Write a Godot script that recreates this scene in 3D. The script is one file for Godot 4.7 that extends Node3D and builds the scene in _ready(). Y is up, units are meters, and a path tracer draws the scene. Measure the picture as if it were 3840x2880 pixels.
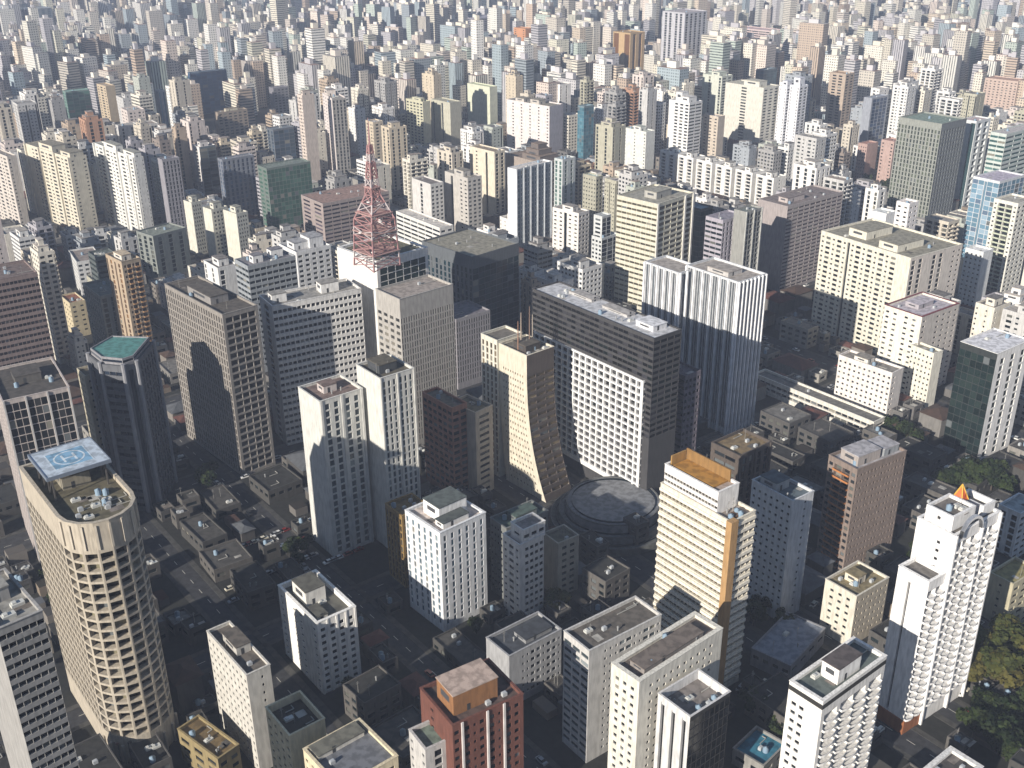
extends Node3D
# A dense high-rise city seen from the air in low side light. Metres, y up; the tall blocks stand on a street grid turned about 38 degrees.

const COLUMN := {"W": [1.0, 0.6, 0.5, 0.35], "w": [0.8, 0.42, 0.36, 0.3], "G": [1.0, 0.95, 0.48, 0.45], "C": [1.0, 0.92, 0.9, 0.14], "V": [1.0, 0.5, 0.8, 0.4], "H": [1.0, 0.8, 0.77, 1.9], "D": [1.5, 0.95, 0.84, 2.4], "E": [1.3, 0.9, 0.78, 1.6], "B": [1.0, 0.0, 0.0, 0.0], "b": [0.35, 0.0, 0.0, 0.0], "S": [0.5, 0.8, 1.0, 0.9], "F": [0.3, 0.0, 0.0, 0.0]}
var mats := {}
var glass: Array[StandardMaterial3D] = []
var pane := BoxMesh.new()
var grime: NoiseTexture2D
var blotch: NoiseTexture2D
var grain: NoiseTexture2D
var rng := RandomNumberGenerator.new()
var panes: Array = []
var balconies: Array = []
var piers: Array = []
var flare := 0.0


class Geo:
	var v := PackedVector3Array()
	var n := PackedVector3Array()
	var c := PackedColorArray()
	var uv := PackedVector2Array()
	var ix := PackedInt32Array()
	var col := Color.WHITE

	func quad(a: Vector3, b: Vector3, d: Vector3, e: Vector3, nn: Vector3, ua := Vector2.ZERO, ub := Vector2.ZERO, ud := Vector2.ZERO, ue := Vector2.ZERO) -> void:
		var k := v.size()
		v.append(a)
		n.append(nn)
		if (d - a).cross(b - a).dot(nn) < 0.0:
			v.append(e)
			v.append(d)
			v.append(b)
			uv.append_array(PackedVector2Array([ua, ue, ud, ub]))
		else:
			v.append(b)
			v.append(d)
			v.append(e)
			uv.append_array(PackedVector2Array([ua, ub, ud, ue]))
		for i in 3:
			n.append(nn)
		for i in 4:
			c.append(col)
		ix.append_array(PackedInt32Array([k, k + 1, k + 2, k, k + 2, k + 3]))

	func tri(a: Vector3, b: Vector3, d: Vector3) -> void:
		var nn := (d - a).cross(b - a).normalized()
		var k := v.size()
		v.append_array(PackedVector3Array([a, b, d]))
		for i in 3:
			n.append(nn)
			c.append(col)
			uv.append(Vector2.ZERO)
		ix.append_array(PackedInt32Array([k, k + 1, k + 2]))

	func obox(o: Vector3, ux: Vector3, uy: Vector3, uz: Vector3, bottom := true) -> void:
		# a box from corner o along three edges (ux x uy along uz)
		var x := ux.normalized()
		var y := uy.normalized()
		var z := uz.normalized()
		quad(o + uz, o + uz + ux, o + uz + ux + uy, o + uz + uy, z)
		quad(o, o + ux, o + ux + uy, o + uy, -z)
		quad(o, o + uz, o + uz + uy, o + uy, -x)
		quad(o + ux, o + ux + uz, o + ux + uz + uy, o + ux + uy, x)
		quad(o + uy, o + uy + ux, o + uy + ux + uz, o + uy + uz, y)
		if bottom:
			quad(o, o + ux, o + ux + uz, o + uz, -y)

	func box(x: float, y: float, z: float, sx: float, sy: float, sz: float, bottom := true) -> void:
		obox(Vector3(x, y, z), Vector3(sx, 0, 0), Vector3(0, sy, 0), Vector3(0, 0, sz), bottom)

	func bar(a: Vector3, b: Vector3, r: float) -> void:
		var d := b - a
		var s := d.cross(Vector3.UP if absf(d.normalized().y) < 0.95 else Vector3.RIGHT).normalized() * r
		var t := s.cross(d).normalized() * r
		obox(a - s / 2 - t / 2, s, d, t)

	func tube(at: Vector3, r0: float, r1: float, h: float, sides := 12, cap := true) -> void:
		for i in sides:
			var p := TAU * i / sides
			var q := TAU * (i + 1) / sides
			var a := Vector3(cos(p), 0, sin(p))
			var b := Vector3(cos(q), 0, sin(q))
			quad(at + a * r0, at + b * r0, at + b * r1 + Vector3(0, h, 0), at + a * r1 + Vector3(0, h, 0), (a + b).normalized())
			if cap:
				var m := at + Vector3(0, h, 0)
				tri_up(m, m + a * r1, m + b * r1)

	func tri_up(a: Vector3, b: Vector3, d: Vector3) -> void:
		if (d - a).cross(b - a).y < 0.0:
			tri(a, d, b)
		else:
			tri(a, b, d)

	func mesh(m: Material = null) -> ArrayMesh:
		var am := ArrayMesh.new()
		add_to(am, m)
		return am

	func add_to(am: ArrayMesh, m: Material = null) -> void:
		if ix.is_empty():
			return
		var arr := []
		arr.resize(Mesh.ARRAY_MAX)
		arr[Mesh.ARRAY_VERTEX] = v
		arr[Mesh.ARRAY_NORMAL] = n
		arr[Mesh.ARRAY_COLOR] = c
		arr[Mesh.ARRAY_TEX_UV] = uv
		arr[Mesh.ARRAY_INDEX] = ix
		am.add_surface_from_arrays(Mesh.PRIMITIVE_TRIANGLES, arr)
		if m:
			am.surface_set_material(am.get_surface_count() - 1, m)


func meta(o: Node, label: String, category: String, group := "", kind := "") -> void:
	if label:
		o.set_meta("label", label)
	if category:
		o.set_meta("category", category)
	if group:
		o.set_meta("group", group)
	if kind:
		o.set_meta("kind", kind)


func thing(called: String, label: String, category: String, at := Vector3.ZERO, turn := 0.0, group := "") -> Node3D:
	var o := Node3D.new()
	o.name = called
	add_child(o, true)
	o.position = at
	o.rotation.y = deg_to_rad(turn)
	meta(o, label, category, group)
	return o


func part(parent: Node, called: String, m: Mesh, mat: Material, at := Vector3.ZERO) -> MeshInstance3D:
	var o := MeshInstance3D.new()
	o.name = called
	o.mesh = m
	if mat:
		o.material_override = mat
	o.position = at
	parent.add_child(o, true)
	return o


func setting(called: String, m: Mesh, mat: Material, at := Vector3.ZERO) -> MeshInstance3D:
	var o := part(self, called, m, mat, at)
	o.set_meta("kind", "structure")
	return o


func noise(freq: float, lo: float, hi: float, s: int, oct := 4) -> NoiseTexture2D:
	var f := FastNoiseLite.new()
	f.seed = s
	f.frequency = freq
	f.fractal_octaves = oct
	var g := Gradient.new()
	g.set_color(0, Color(lo, lo, lo))
	g.set_color(1, Color(hi, hi, hi))
	g.set_offset(0, 0.28)
	g.set_offset(1, 0.64)
	var t := NoiseTexture2D.new()
	t.noise = f
	t.width = 512
	t.height = 512
	t.seamless = true
	t.color_ramp = g
	return t


func paint(hex: String, rough := 0.85, finish := "wall") -> StandardMaterial3D:
	var key := "%s %s %.2f" % [hex, finish, rough]
	if mats.has(key):
		return mats[key]
	var m := StandardMaterial3D.new()
	m.albedo_color = Color.html(hex)
	if finish == "wall":
		var y := m.albedo_color.get_luminance()
		m.albedo_color = m.albedo_color.lerp(Color(y, y, y * 1.01), 0.45 if m.albedo_color.s < 0.4 else 0.12)
	m.roughness = rough
	if finish == "wall":
		m.albedo_texture = grime
		m.uv1_scale = Vector3(0.09, 0.014, 0.09)
	elif finish == "roof":
		m.albedo_texture = blotch
		m.uv1_scale = Vector3(0.05, 0.05, 0.05)
	elif finish == "fine":
		m.albedo_texture = grain
		m.uv1_scale = Vector3(0.2, 0.2, 0.2)
	if finish != "plain":
		m.uv1_triplanar = true
		m.uv1_world_triplanar = true
	mats[key] = m
	return m


func glazing(hex: String, rough := 0.12) -> StandardMaterial3D:
	var key := "glass " + hex
	if not mats.has(key):
		var m := StandardMaterial3D.new()
		m.albedo_color = Color.html(hex)
		m.roughness = rough
		m.metallic_specular = 0.28
		mats[key] = m
	return mats[key]


func tinted(rough: float, key: String) -> StandardMaterial3D:
	if not mats.has(key):
		var m := StandardMaterial3D.new()
		m.vertex_color_use_as_albedo = true
		m.roughness = rough
		m.metallic_specular = 0.3
		mats[key] = m
	return mats[key]


func lin(hex: String) -> Color:
	return Color.html(hex).srgb_to_linear()


func warp(p: Vector3) -> Vector3:
	# the sweep of the flared tower: its front leans out towards the ground
	if flare > 0.0:
		p.z += flare * pow(clampf(1.0 - p.y / 62.0, 0.0, 1.0), 2.5) * clampf((p.z + 26.0) / 26.0, 0.0, 1.0)
	return p


func sheet(g: Geo, o: Vector3, u: Vector3, nn: Vector3, s0: float, s1: float, t0: float, t1: float, dp := 0.0) -> void:
	if s1 - s0 < 0.001 or t1 - t0 < 0.001:
		return
	if flare > 0.0 and t1 - t0 > 3.5:
		var t := t0
		while t < t1 - 0.001:
			sheet(g, o, u, nn, s0, s1, t, minf(t + 3.0, t1), dp)
			t += 3.0
		return
	var b := o - nn * dp
	g.quad(warp(b + u * s0 + Vector3(0, t1, 0)), warp(b + u * s1 + Vector3(0, t1, 0)), warp(b + u * s1 + Vector3(0, t0, 0)), warp(b + u * s0 + Vector3(0, t0, 0)), nn)


func opening(g: Geo, o: Vector3, u: Vector3, nn: Vector3, s0: float, s1: float, t0: float, t1: float, a0: float, a1: float, b0: float, b1: float, d: float) -> void:
	sheet(g, o, u, nn, s0, s1, b1, t1)
	sheet(g, o, u, nn, s0, s1, t0, b0)
	sheet(g, o, u, nn, s0, a0, b0, b1)
	sheet(g, o, u, nn, a1, s1, b0, b1)
	var p := o + u * a0
	var q := o + u * a1
	var y0 := Vector3(0, b0, 0)
	var y1 := Vector3(0, b1, 0)
	var k := nn * d
	g.quad(warp(p + y1), warp(q + y1), warp(q + y1 - k), warp(p + y1 - k), Vector3.DOWN)
	g.quad(warp(p + y0), warp(q + y0), warp(q + y0 - k), warp(p + y0 - k), Vector3.UP)
	g.quad(warp(p + y0), warp(p + y1), warp(p + y1 - k), warp(p + y0 - k), u)
	g.quad(warp(q + y0), warp(q + y1), warp(q + y1 - k), warp(q + y0 - k), -u)


func facade(g: Geo, o: Vector3, u: Vector3, nn: Vector3, width: float, y0: float, y1: float, pat: String, opt: Dictionary) -> void:
	if pat == "" or pat == "B" or width < 1.0:
		sheet(g, o, u, nn, 0.0, width, y0, y1)
		return
	var fh: float = opt.get("fh", 3.2)
	var top: float = opt.get("top", 1.6)
	var low: float = opt.get("low", 0.0)
	var t_hi := y1 - top
	var fl := maxi(1, int(floor((t_hi - y0 - low) / fh)))
	var t_lo := t_hi - fl * fh
	sheet(g, o, u, nn, 0.0, width, t_hi, y1)
	sheet(g, o, u, nn, 0.0, width, y0, t_lo)
	var total := 0.0
	for ch in pat:
		total += COLUMN[ch][0]
	var s := 0.0
	for ch in pat:
		var k: Array = COLUMN[ch]
		var cw: float = width * k[0] / total
		var wf: float = opt.get("ww", k[1]) if ch in "WG" else k[1]
		var hf: float = opt.get("wh", k[2]) if ch in "WG" else k[2]
		var d: float = opt.get("wd", k[3]) if ch in "WGC" else k[3]
		if ch == "S":
			opening(g, o, u, nn, s, s + cw, t_lo, t_hi, s + cw * 0.1, s + cw * 0.9, t_lo + 0.3, t_hi - 0.3, d)
			panes.append([o + u * (s + cw / 2) + Vector3(0, (t_lo + t_hi) / 2, 0) - nn * d, u, nn, cw * 0.8, t_hi - t_lo - 0.6])
		elif k[1] == 0.0:
			sheet(g, o, u, nn, s, s + cw, t_lo, t_hi)
			if ch == "F":
				piers.append([o + u * (s + cw * 0.1), u, nn, cw * 0.8, y0, y1])
		else:
			for f in fl:
				var b0: float = t_lo + f * fh + fh * (1.0 - hf) * (0.55 if ch != "D" and ch != "E" else 0.15)
				var b1 := b0 + fh * hf
				var a0 := s + cw * (1.0 - wf) / 2
				var a1 := s + cw * (1.0 + wf) / 2
				opening(g, o, u, nn, s, s + cw, t_lo + f * fh, t_lo + (f + 1) * fh, a0, a1, b0, b1, d)
				panes.append([o + u * (s + cw / 2) + Vector3(0, (b0 + b1) / 2, 0) - nn * d, u, nn, a1 - a0, b1 - b0])
				if ch == "D" or ch == "E":
					balconies.append([o + u * (s + cw / 2) + Vector3(0, b0, 0), u, nn, cw * 0.98, opt.get("bd", 0.9)])
		s += cw


func inset(pts: PackedVector2Array, d: float) -> PackedVector2Array:
	var out := PackedVector2Array()
	var k := pts.size()
	for i in k:
		var p := pts[(i + k - 1) % k]
		var q := pts[i]
		var r := pts[(i + 1) % k]
		var e0 := (q - p).normalized()
		var e1 := (r - q).normalized()
		var n0 := Vector2(e0.y, -e0.x)
		var n1 := Vector2(e1.y, -e1.x)
		var m := (n0 + n1).normalized()
		out.append(q + m * d / maxf(m.dot(n0), 0.3))
	return out


# A volume with walls, openings, a parapet and a sunk roof. pts run round it (x, z) with the left face first and the right face second.
func volume(root: Node3D, pts: PackedVector2Array, y0: float, y1: float, opt: Dictionary) -> void:
	var g := Geo.new()
	var side := Geo.new()
	var k := pts.size()
	var pa: float = opt.get("pa", 1.0)
	var faces: Array = opt.get("faces", [opt.get("L", "B"), opt.get("R", "B")])
	for i in k:
		var p := pts[i]
		var q := pts[(i + 1) % k]
		var u3 := Vector3(q.x - p.x, 0, q.y - p.y)
		var w := u3.length()
		u3 /= w
		var nn := u3.cross(Vector3.UP)
		var pat: String = faces[i] if i < faces.size() else "B"
		var fo := opt
		var into := g
		if opt.has("Ro") and i == 1:
			fo = opt.merged(opt["Ro"], true)
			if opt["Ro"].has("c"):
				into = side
		elif opt.has("Lo") and i == 0:
			fo = opt.merged(opt["Lo"], true)
			into = side
		facade(into, Vector3(p.x, 0, p.y), u3, nn, w, y0, y1, pat, fo)
		if opt.get("band", "").contains("LR"[i] if i < 2 else "-"):
			var fh: float = opt.get("fh", 3.2)
			var bd := Geo.new()
			bd.obox(Vector3.ZERO, u3 * w, Vector3(0, fh * opt.get("bh", 0.32), 0), nn * opt.get("bo", 0.35))
			var bm := bd.mesh()
			var t: float = y1 - opt.get("top", 1.6) - fh * 0.16
			while t > y0 + opt.get("low", 0.0) + 1.0:
				part(root, "floor_band", bm, paint(opt.get("bc", opt["c"])), Vector3(p.x, t, p.y))
				t -= fh
	var inn := inset(pts, opt.get("pw", 0.35))
	for i in k:
		var p := pts[i]
		var q := pts[(i + 1) % k]
		var a := inn[i]
		var b := inn[(i + 1) % k]
		var nn := Vector3(q.x - p.x, 0, q.y - p.y).normalized().cross(Vector3.UP)
		g.quad(Vector3(a.x, y1, a.y), Vector3(b.x, y1, b.y), Vector3(b.x, y1 - pa, b.y), Vector3(a.x, y1 - pa, a.y), -nn)
		g.quad(Vector3(p.x, y1, p.y), Vector3(q.x, y1, q.y), Vector3(b.x, y1, b.y), Vector3(a.x, y1, a.y), Vector3.UP)
	if opt.get("near", 300) > 0 and y1 - y0 > 5.0:
		var cp := Geo.new()
		var rim := inset(pts, -0.14)
		var inr := inset(pts, opt.get("pw", 0.35) + 0.1)
		for i in k:
			var j := (i + 1) % k
			var nn := Vector3(pts[j].x - pts[i].x, 0, pts[j].y - pts[i].y).normalized().cross(Vector3.UP)
			cp.quad(Vector3(rim[i].x, y1 + 0.16, rim[i].y), Vector3(rim[j].x, y1 + 0.16, rim[j].y), Vector3(rim[j].x, y1 - 0.02, rim[j].y), Vector3(rim[i].x, y1 - 0.02, rim[i].y), nn)
			cp.quad(Vector3(rim[i].x, y1 + 0.16, rim[i].y), Vector3(rim[j].x, y1 + 0.16, rim[j].y), Vector3(inr[j].x, y1 + 0.16, inr[j].y), Vector3(inr[i].x, y1 + 0.16, inr[i].y), Vector3.UP)
			cp.quad(Vector3(inr[i].x, y1 + 0.16, inr[i].y), Vector3(inr[j].x, y1 + 0.16, inr[j].y), Vector3(inr[j].x, y1 - 0.02, inr[j].y), Vector3(inr[i].x, y1 - 0.02, inr[i].y), -nn)
			cp.quad(Vector3(rim[i].x, y1 - 0.02, rim[i].y), Vector3(rim[j].x, y1 - 0.02, rim[j].y), Vector3(pts[j].x, y1 - 0.02, pts[j].y), Vector3(pts[i].x, y1 - 0.02, pts[i].y), Vector3.DOWN)
		part(root, "coping", cp.mesh(), paint(opt.get("cc", opt["c"]), 0.8))
	part(root, "wall", g.mesh(), paint(opt["c"], opt.get("rough", 0.85)))
	if not side.ix.is_empty():
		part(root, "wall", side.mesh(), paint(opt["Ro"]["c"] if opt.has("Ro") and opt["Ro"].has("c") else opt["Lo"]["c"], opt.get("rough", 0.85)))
	var r := Geo.new()
	var t3 := Geometry2D.triangulate_polygon(inn)
	for i in range(0, t3.size(), 3):
		var a := inn[t3[i]]
		var b := inn[t3[i + 1]]
		var d := inn[t3[i + 2]]
		r.tri_up(Vector3(a.x, y1 - pa, a.y), Vector3(b.x, y1 - pa, b.y), Vector3(d.x, y1 - pa, d.y))
	part(root, "roof", r.mesh(), paint(opt.get("rc", "8a8884"), 0.9, "roof"))


func oblong(x: float, z: float, w: float, d: float) -> PackedVector2Array:
	# w along the right face, d along the left face, from the near corner (x, z)
	return PackedVector2Array([Vector2(x, z - d), Vector2(x, z), Vector2(x + w, z), Vector2(x + w, z - d)])


# Turns what the facades collected into parts: up to 300 panes one by one (upper floors first), the rest joined.
func close_up(root: Node3D, opt: Dictionary) -> void:
	var hexes: Array = opt.get("g", ["14181c", "1c2126", "2a2f33", "5a5c58"])
	var near: int = opt.get("near", 300)
	panes.sort_custom(func(a, b): return a[0].y > b[0].y if absf(a[0].y - b[0].y) > 0.01 else a[0].x + a[0].z * 1.37 < b[0].x + b[0].z * 1.37)
	var rest := Geo.new()
	for i in panes.size():
		var p: Array = panes[i]
		var at := warp(p[0])
		var pick := rng.randf() * (0.92 if opt.has("calm") else 1.0)
		var hex: String = hexes[0] if pick < 0.38 else hexes[1] if pick < 0.62 else hexes[2] if pick < 0.78 else hexes[3] if pick < 0.93 else "5f6466" if pick < 0.975 else "7d7b72"
		if i < near:
			var o := part(root, "window", pane, glazing(hex))
			o.transform = Transform3D(Basis(p[1] * p[3], Vector3(0, p[4], 0), p[2]), at)
		else:
			rest.col = lin(hex)
			var h := Vector3(0, p[4] / 2, 0)
			var w: Vector3 = p[1] * p[3] / 2
			var f: Vector3 = at + p[2] * 0.04
			rest.quad(f - w + h, f + w + h, f + w - h, f - w - h, p[2])
	if not rest.ix.is_empty():
		var o := part(root, "window", rest.mesh(), tinted(0.12, "panes"))
		o.set_meta("kind", "stuff")
	panes.clear()
	var made := {}
	var far := Geo.new()
	for i in balconies.size():
		var b: Array = balconies[i]
		var key := "%.2f %.2f" % [b[3], b[4]]
		if not made.has(key):
			var g := Geo.new()
			balcony(g, Vector3.ZERO, Vector3.RIGHT, Vector3.BACK, b[3], b[4], opt.get("bend", 0.0))
			made[key] = g.mesh()
		if i < near:
			var o := part(root, "balcony", made[key], paint(opt.get("bc", opt["c"])))
			o.transform = Transform3D(Basis(b[1], Vector3.UP, b[2]), warp(b[0]))
		else:
			balcony(far, warp(b[0]), b[1], b[2], b[3], b[4], opt.get("bend", 0.0))
	if not far.ix.is_empty():
		var o := part(root, "balcony", far.mesh(), paint(opt.get("bc", opt["c"])))
		o.set_meta("kind", "stuff")
	balconies.clear()
	for p in piers:
		var g := Geo.new()
		g.obox(p[0] + Vector3(0, p[4], 0) - p[2] * 0.02, p[1] * p[3], Vector3(0, p[5] - p[4] + opt.get("fup", 0.0), 0), p[2] * opt.get("fo", 0.8))
		part(root, "pier", g.mesh(), paint(opt.get("fc", opt["c"])))
	piers.clear()


func balcony(g: Geo, at: Vector3, u: Vector3, nn: Vector3, w: float, d: float, bend: float) -> void:
	var n := 1 if bend == 0.0 else 4
	for i in n:
		var s0 := -w / 2 + w * i / n
		var s1 := -w / 2 + w * (i + 1) / n
		var d0 := d + bend * (1.0 - pow(2.0 * s0 / w, 2.0))
		var d1 := d + bend * (1.0 - pow(2.0 * s1 / w, 2.0))
		var a := at + u * s0
		var b := at + u * s1
		var up := Vector3(0, 0.55, 0)
		var dn := Vector3(0, -0.18, 0)
		var fn := (u * (s1 - s0) + nn * (d1 - d0)).cross(Vector3.UP).normalized()
		g.quad(a + nn * d0 + up, b + nn * d1 + up, b + nn * d1 + dn, a + nn * d0 + dn, fn)
		g.quad(a + nn * (d0 - 0.12) + up, b + nn * (d1 - 0.12) + up, b + nn * (d1 - 0.12), a + nn * (d0 - 0.12), -fn)
		g.quad(a + nn * d0 + up, b + nn * d1 + up, b + nn * (d1 - 0.12) + up, a + nn * (d0 - 0.12) + up, Vector3.UP)
		g.quad(a + dn, b + dn, b + nn * d1 + dn, a + nn * d0 + dn, Vector3.DOWN)
		g.quad(a, b, b + nn * d1, a + nn * d0, Vector3.UP)
	for sgn in [-1.0, 1.0]:
		var e: Vector3 = at + u * w / 2 * sgn
		g.quad(e + Vector3(0, 0.55, 0), e + nn * d + Vector3(0, 0.55, 0), e + nn * d + Vector3(0, -0.18, 0), e + Vector3(0, -0.18, 0), u * sgn)


func machine_room(root: Node3D, x: float, y: float, z: float, w: float, h: float, d: float, hex: String, roof := "7c7a76") -> void:
	var g := Geo.new()
	g.box(x, y, z - d, w, h, d, false)
	var m := part(root, "machine_room", g.mesh(), paint(hex))
	var t := Geo.new()
	t.box(x - 0.2, y + h + 0.003, z - d - 0.2, w + 0.4, 0.3, d + 0.4)
	part(m, "machine_room_roof", t.mesh(), paint(roof, 0.9, "roof"))
	var dr := Geo.new()
	dr.box(x + w * 0.3, y + 0.05, z - 0.04, 1.0, 2.1, 0.08)
	part(m, "door", dr.mesh(), paint("3a3c3e", 0.6, "plain"))
	var lv := Geo.new()
	lv.box(x - 0.05, y + h * 0.45, z - d * 0.75, 0.1, h * 0.3, d * 0.5)
	part(m, "louvre", lv.mesh(), paint("44464a", 0.6, "plain"))


func clutter(root: Node3D, x: float, y: float, z: float, w: float, d: float, many: int) -> void:
	for i in many:
		var px := x + w * rng.randf_range(0.08, 0.85)
		var pz := z - d * rng.randf_range(0.1, 0.9)
		var k := rng.randi() % 7
		var g := Geo.new()
		if k == 0:
			g.box(px, y, pz, 1.4, 1.1, 1.0)
			g.box(px + 0.2, y + 1.11, pz + 0.1, 1.0, 0.15, 0.8)
			part(root, "cooling_unit", g.mesh(), paint("a9adb0", 0.5, "plain"))
		elif k == 1:
			g.tube(Vector3(px, y, pz), 0.9, 0.9, 1.6)
			g.tube(Vector3(px, y + 1.6, pz), 0.95, 0.2, 0.35)
			part(root, "water_tank", g.mesh(), paint("7f95a8", 0.6, "plain"))
		elif k == 2:
			g.tube(Vector3(px, y, pz), 0.25, 0.25, 1.3, 8)
			g.tube(Vector3(px, y + 1.3, pz), 0.42, 0.2, 0.3, 8)
			part(root, "vent", g.mesh(), paint("8d8f90", 0.5, "plain"))
		elif k == 3:
			g.bar(Vector3(px, y + 0.3, pz), Vector3(px + w * 0.3, y + 0.3, pz), 0.22)
			g.bar(Vector3(px + w * 0.3, y + 0.3, pz), Vector3(px + w * 0.3, y + 0.3, pz - d * 0.15), 0.22)
			part(root, "pipe", g.mesh(), paint("9b9a94", 0.6, "plain"))
		elif k == 4:
			g.tube(Vector3(px, y, pz), 0.08, 0.05, 4.5, 5)
			g.bar(Vector3(px - 0.6, y + 3.6, pz), Vector3(px + 0.6, y + 3.6, pz), 0.07)
			g.bar(Vector3(px - 0.4, y + 4.1, pz), Vector3(px + 0.4, y + 4.1, pz), 0.07)
			part(root, "antenna", g.mesh(), paint("8b8a86", 0.5, "plain"))
		elif k == 5:
			var sx := rng.randf_range(1.5, 4.0)
			var sz := rng.randf_range(1.5, 3.5)
			g.box(px, y + 0.003, pz, sx, 0.05, sz)
			part(root, "roofing_patch", g.mesh(), paint(["5a5855", "a8a59e", "77706a"][rng.randi() % 3], 0.9, "roof"))
		else:
			g.box(px, y, pz, 2.6, 0.7, 1.5)
			g.box(px + 0.3, y + 0.7, pz + 0.2, 0.8, 0.35, 1.0)
			part(root, "skylight", g.mesh(), paint("b9bab6", 0.7, "plain"))


func mast(root: Node3D, x: float, y: float, z: float, h: float, hex := "8d8a86") -> void:
	var g := Geo.new()
	g.tube(Vector3(x, y, z), 0.36, 0.16, h, 6)
	for i in 3:
		g.bar(Vector3(x - 0.7, y + h * (0.55 + 0.14 * i), z), Vector3(x + 0.7, y + h * (0.55 + 0.14 * i), z), 0.12)
	part(root, "antenna", g.mesh(), paint(hex, 0.5, "plain"))


# One tower: s = [x, z, turn, length of left face, length of right face, height]
func tower(called: String, label: String, category: String, s: Array, opt: Dictionary) -> Node3D:
	rng.seed = hash(label)
	var root := thing(called, label, category, Vector3(s[0], 0, s[1]), s[2], opt.get("group", ""))
	footprints.append([s[0], s[1], deg_to_rad(s[2]), s[3], s[4], 1.2])
	var a: float = s[3]
	var b: float = s[4]
	var h: float = s[5]
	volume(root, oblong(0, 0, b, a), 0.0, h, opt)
	var top: float = h - opt.get("pa", 1.0)
	for m in opt.get("mr", []):
		machine_room(root, b * m[0], top, -a * m[1], b * m[2], m[4], a * m[3], m[5] if m.size() > 5 else opt["c"], m[6] if m.size() > 6 else opt.get("rc", "7c7a76"))
	for k in opt.get("add", []):
		# further volumes: [x, z from the near corner towards the left corner, right length, left length, y0, y1, options]
		volume(root, oblong(k[0], -k[1], k[2], k[3]), k[4], k[5], opt.merged(k[6], true))
	if opt.has("frieze"):
		for e in [[-0.06, -a - 0.06, 0.3, a + 0.12], [0.24, -0.24, b - 0.2, 0.3]]:
			var fz := Geo.new()
			fz.box(e[0], h - 2.7, e[1], e[2], 1.5, e[3])
			part(root, "dark_frieze", fz.mesh(), paint("2a2927", 0.8, "plain"))
	close_up(root, opt)
	clutter(root, 1.0, top, -1.0, b - 2.0, a - 2.0, opt.get("mess", 4))
	for i in opt.get("ant", 0):
		mast(root, b * rng.randf_range(0.2, 0.8), top, -a * rng.randf_range(0.2, 0.8), rng.randf_range(6.0, 12.0))
	return root


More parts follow.
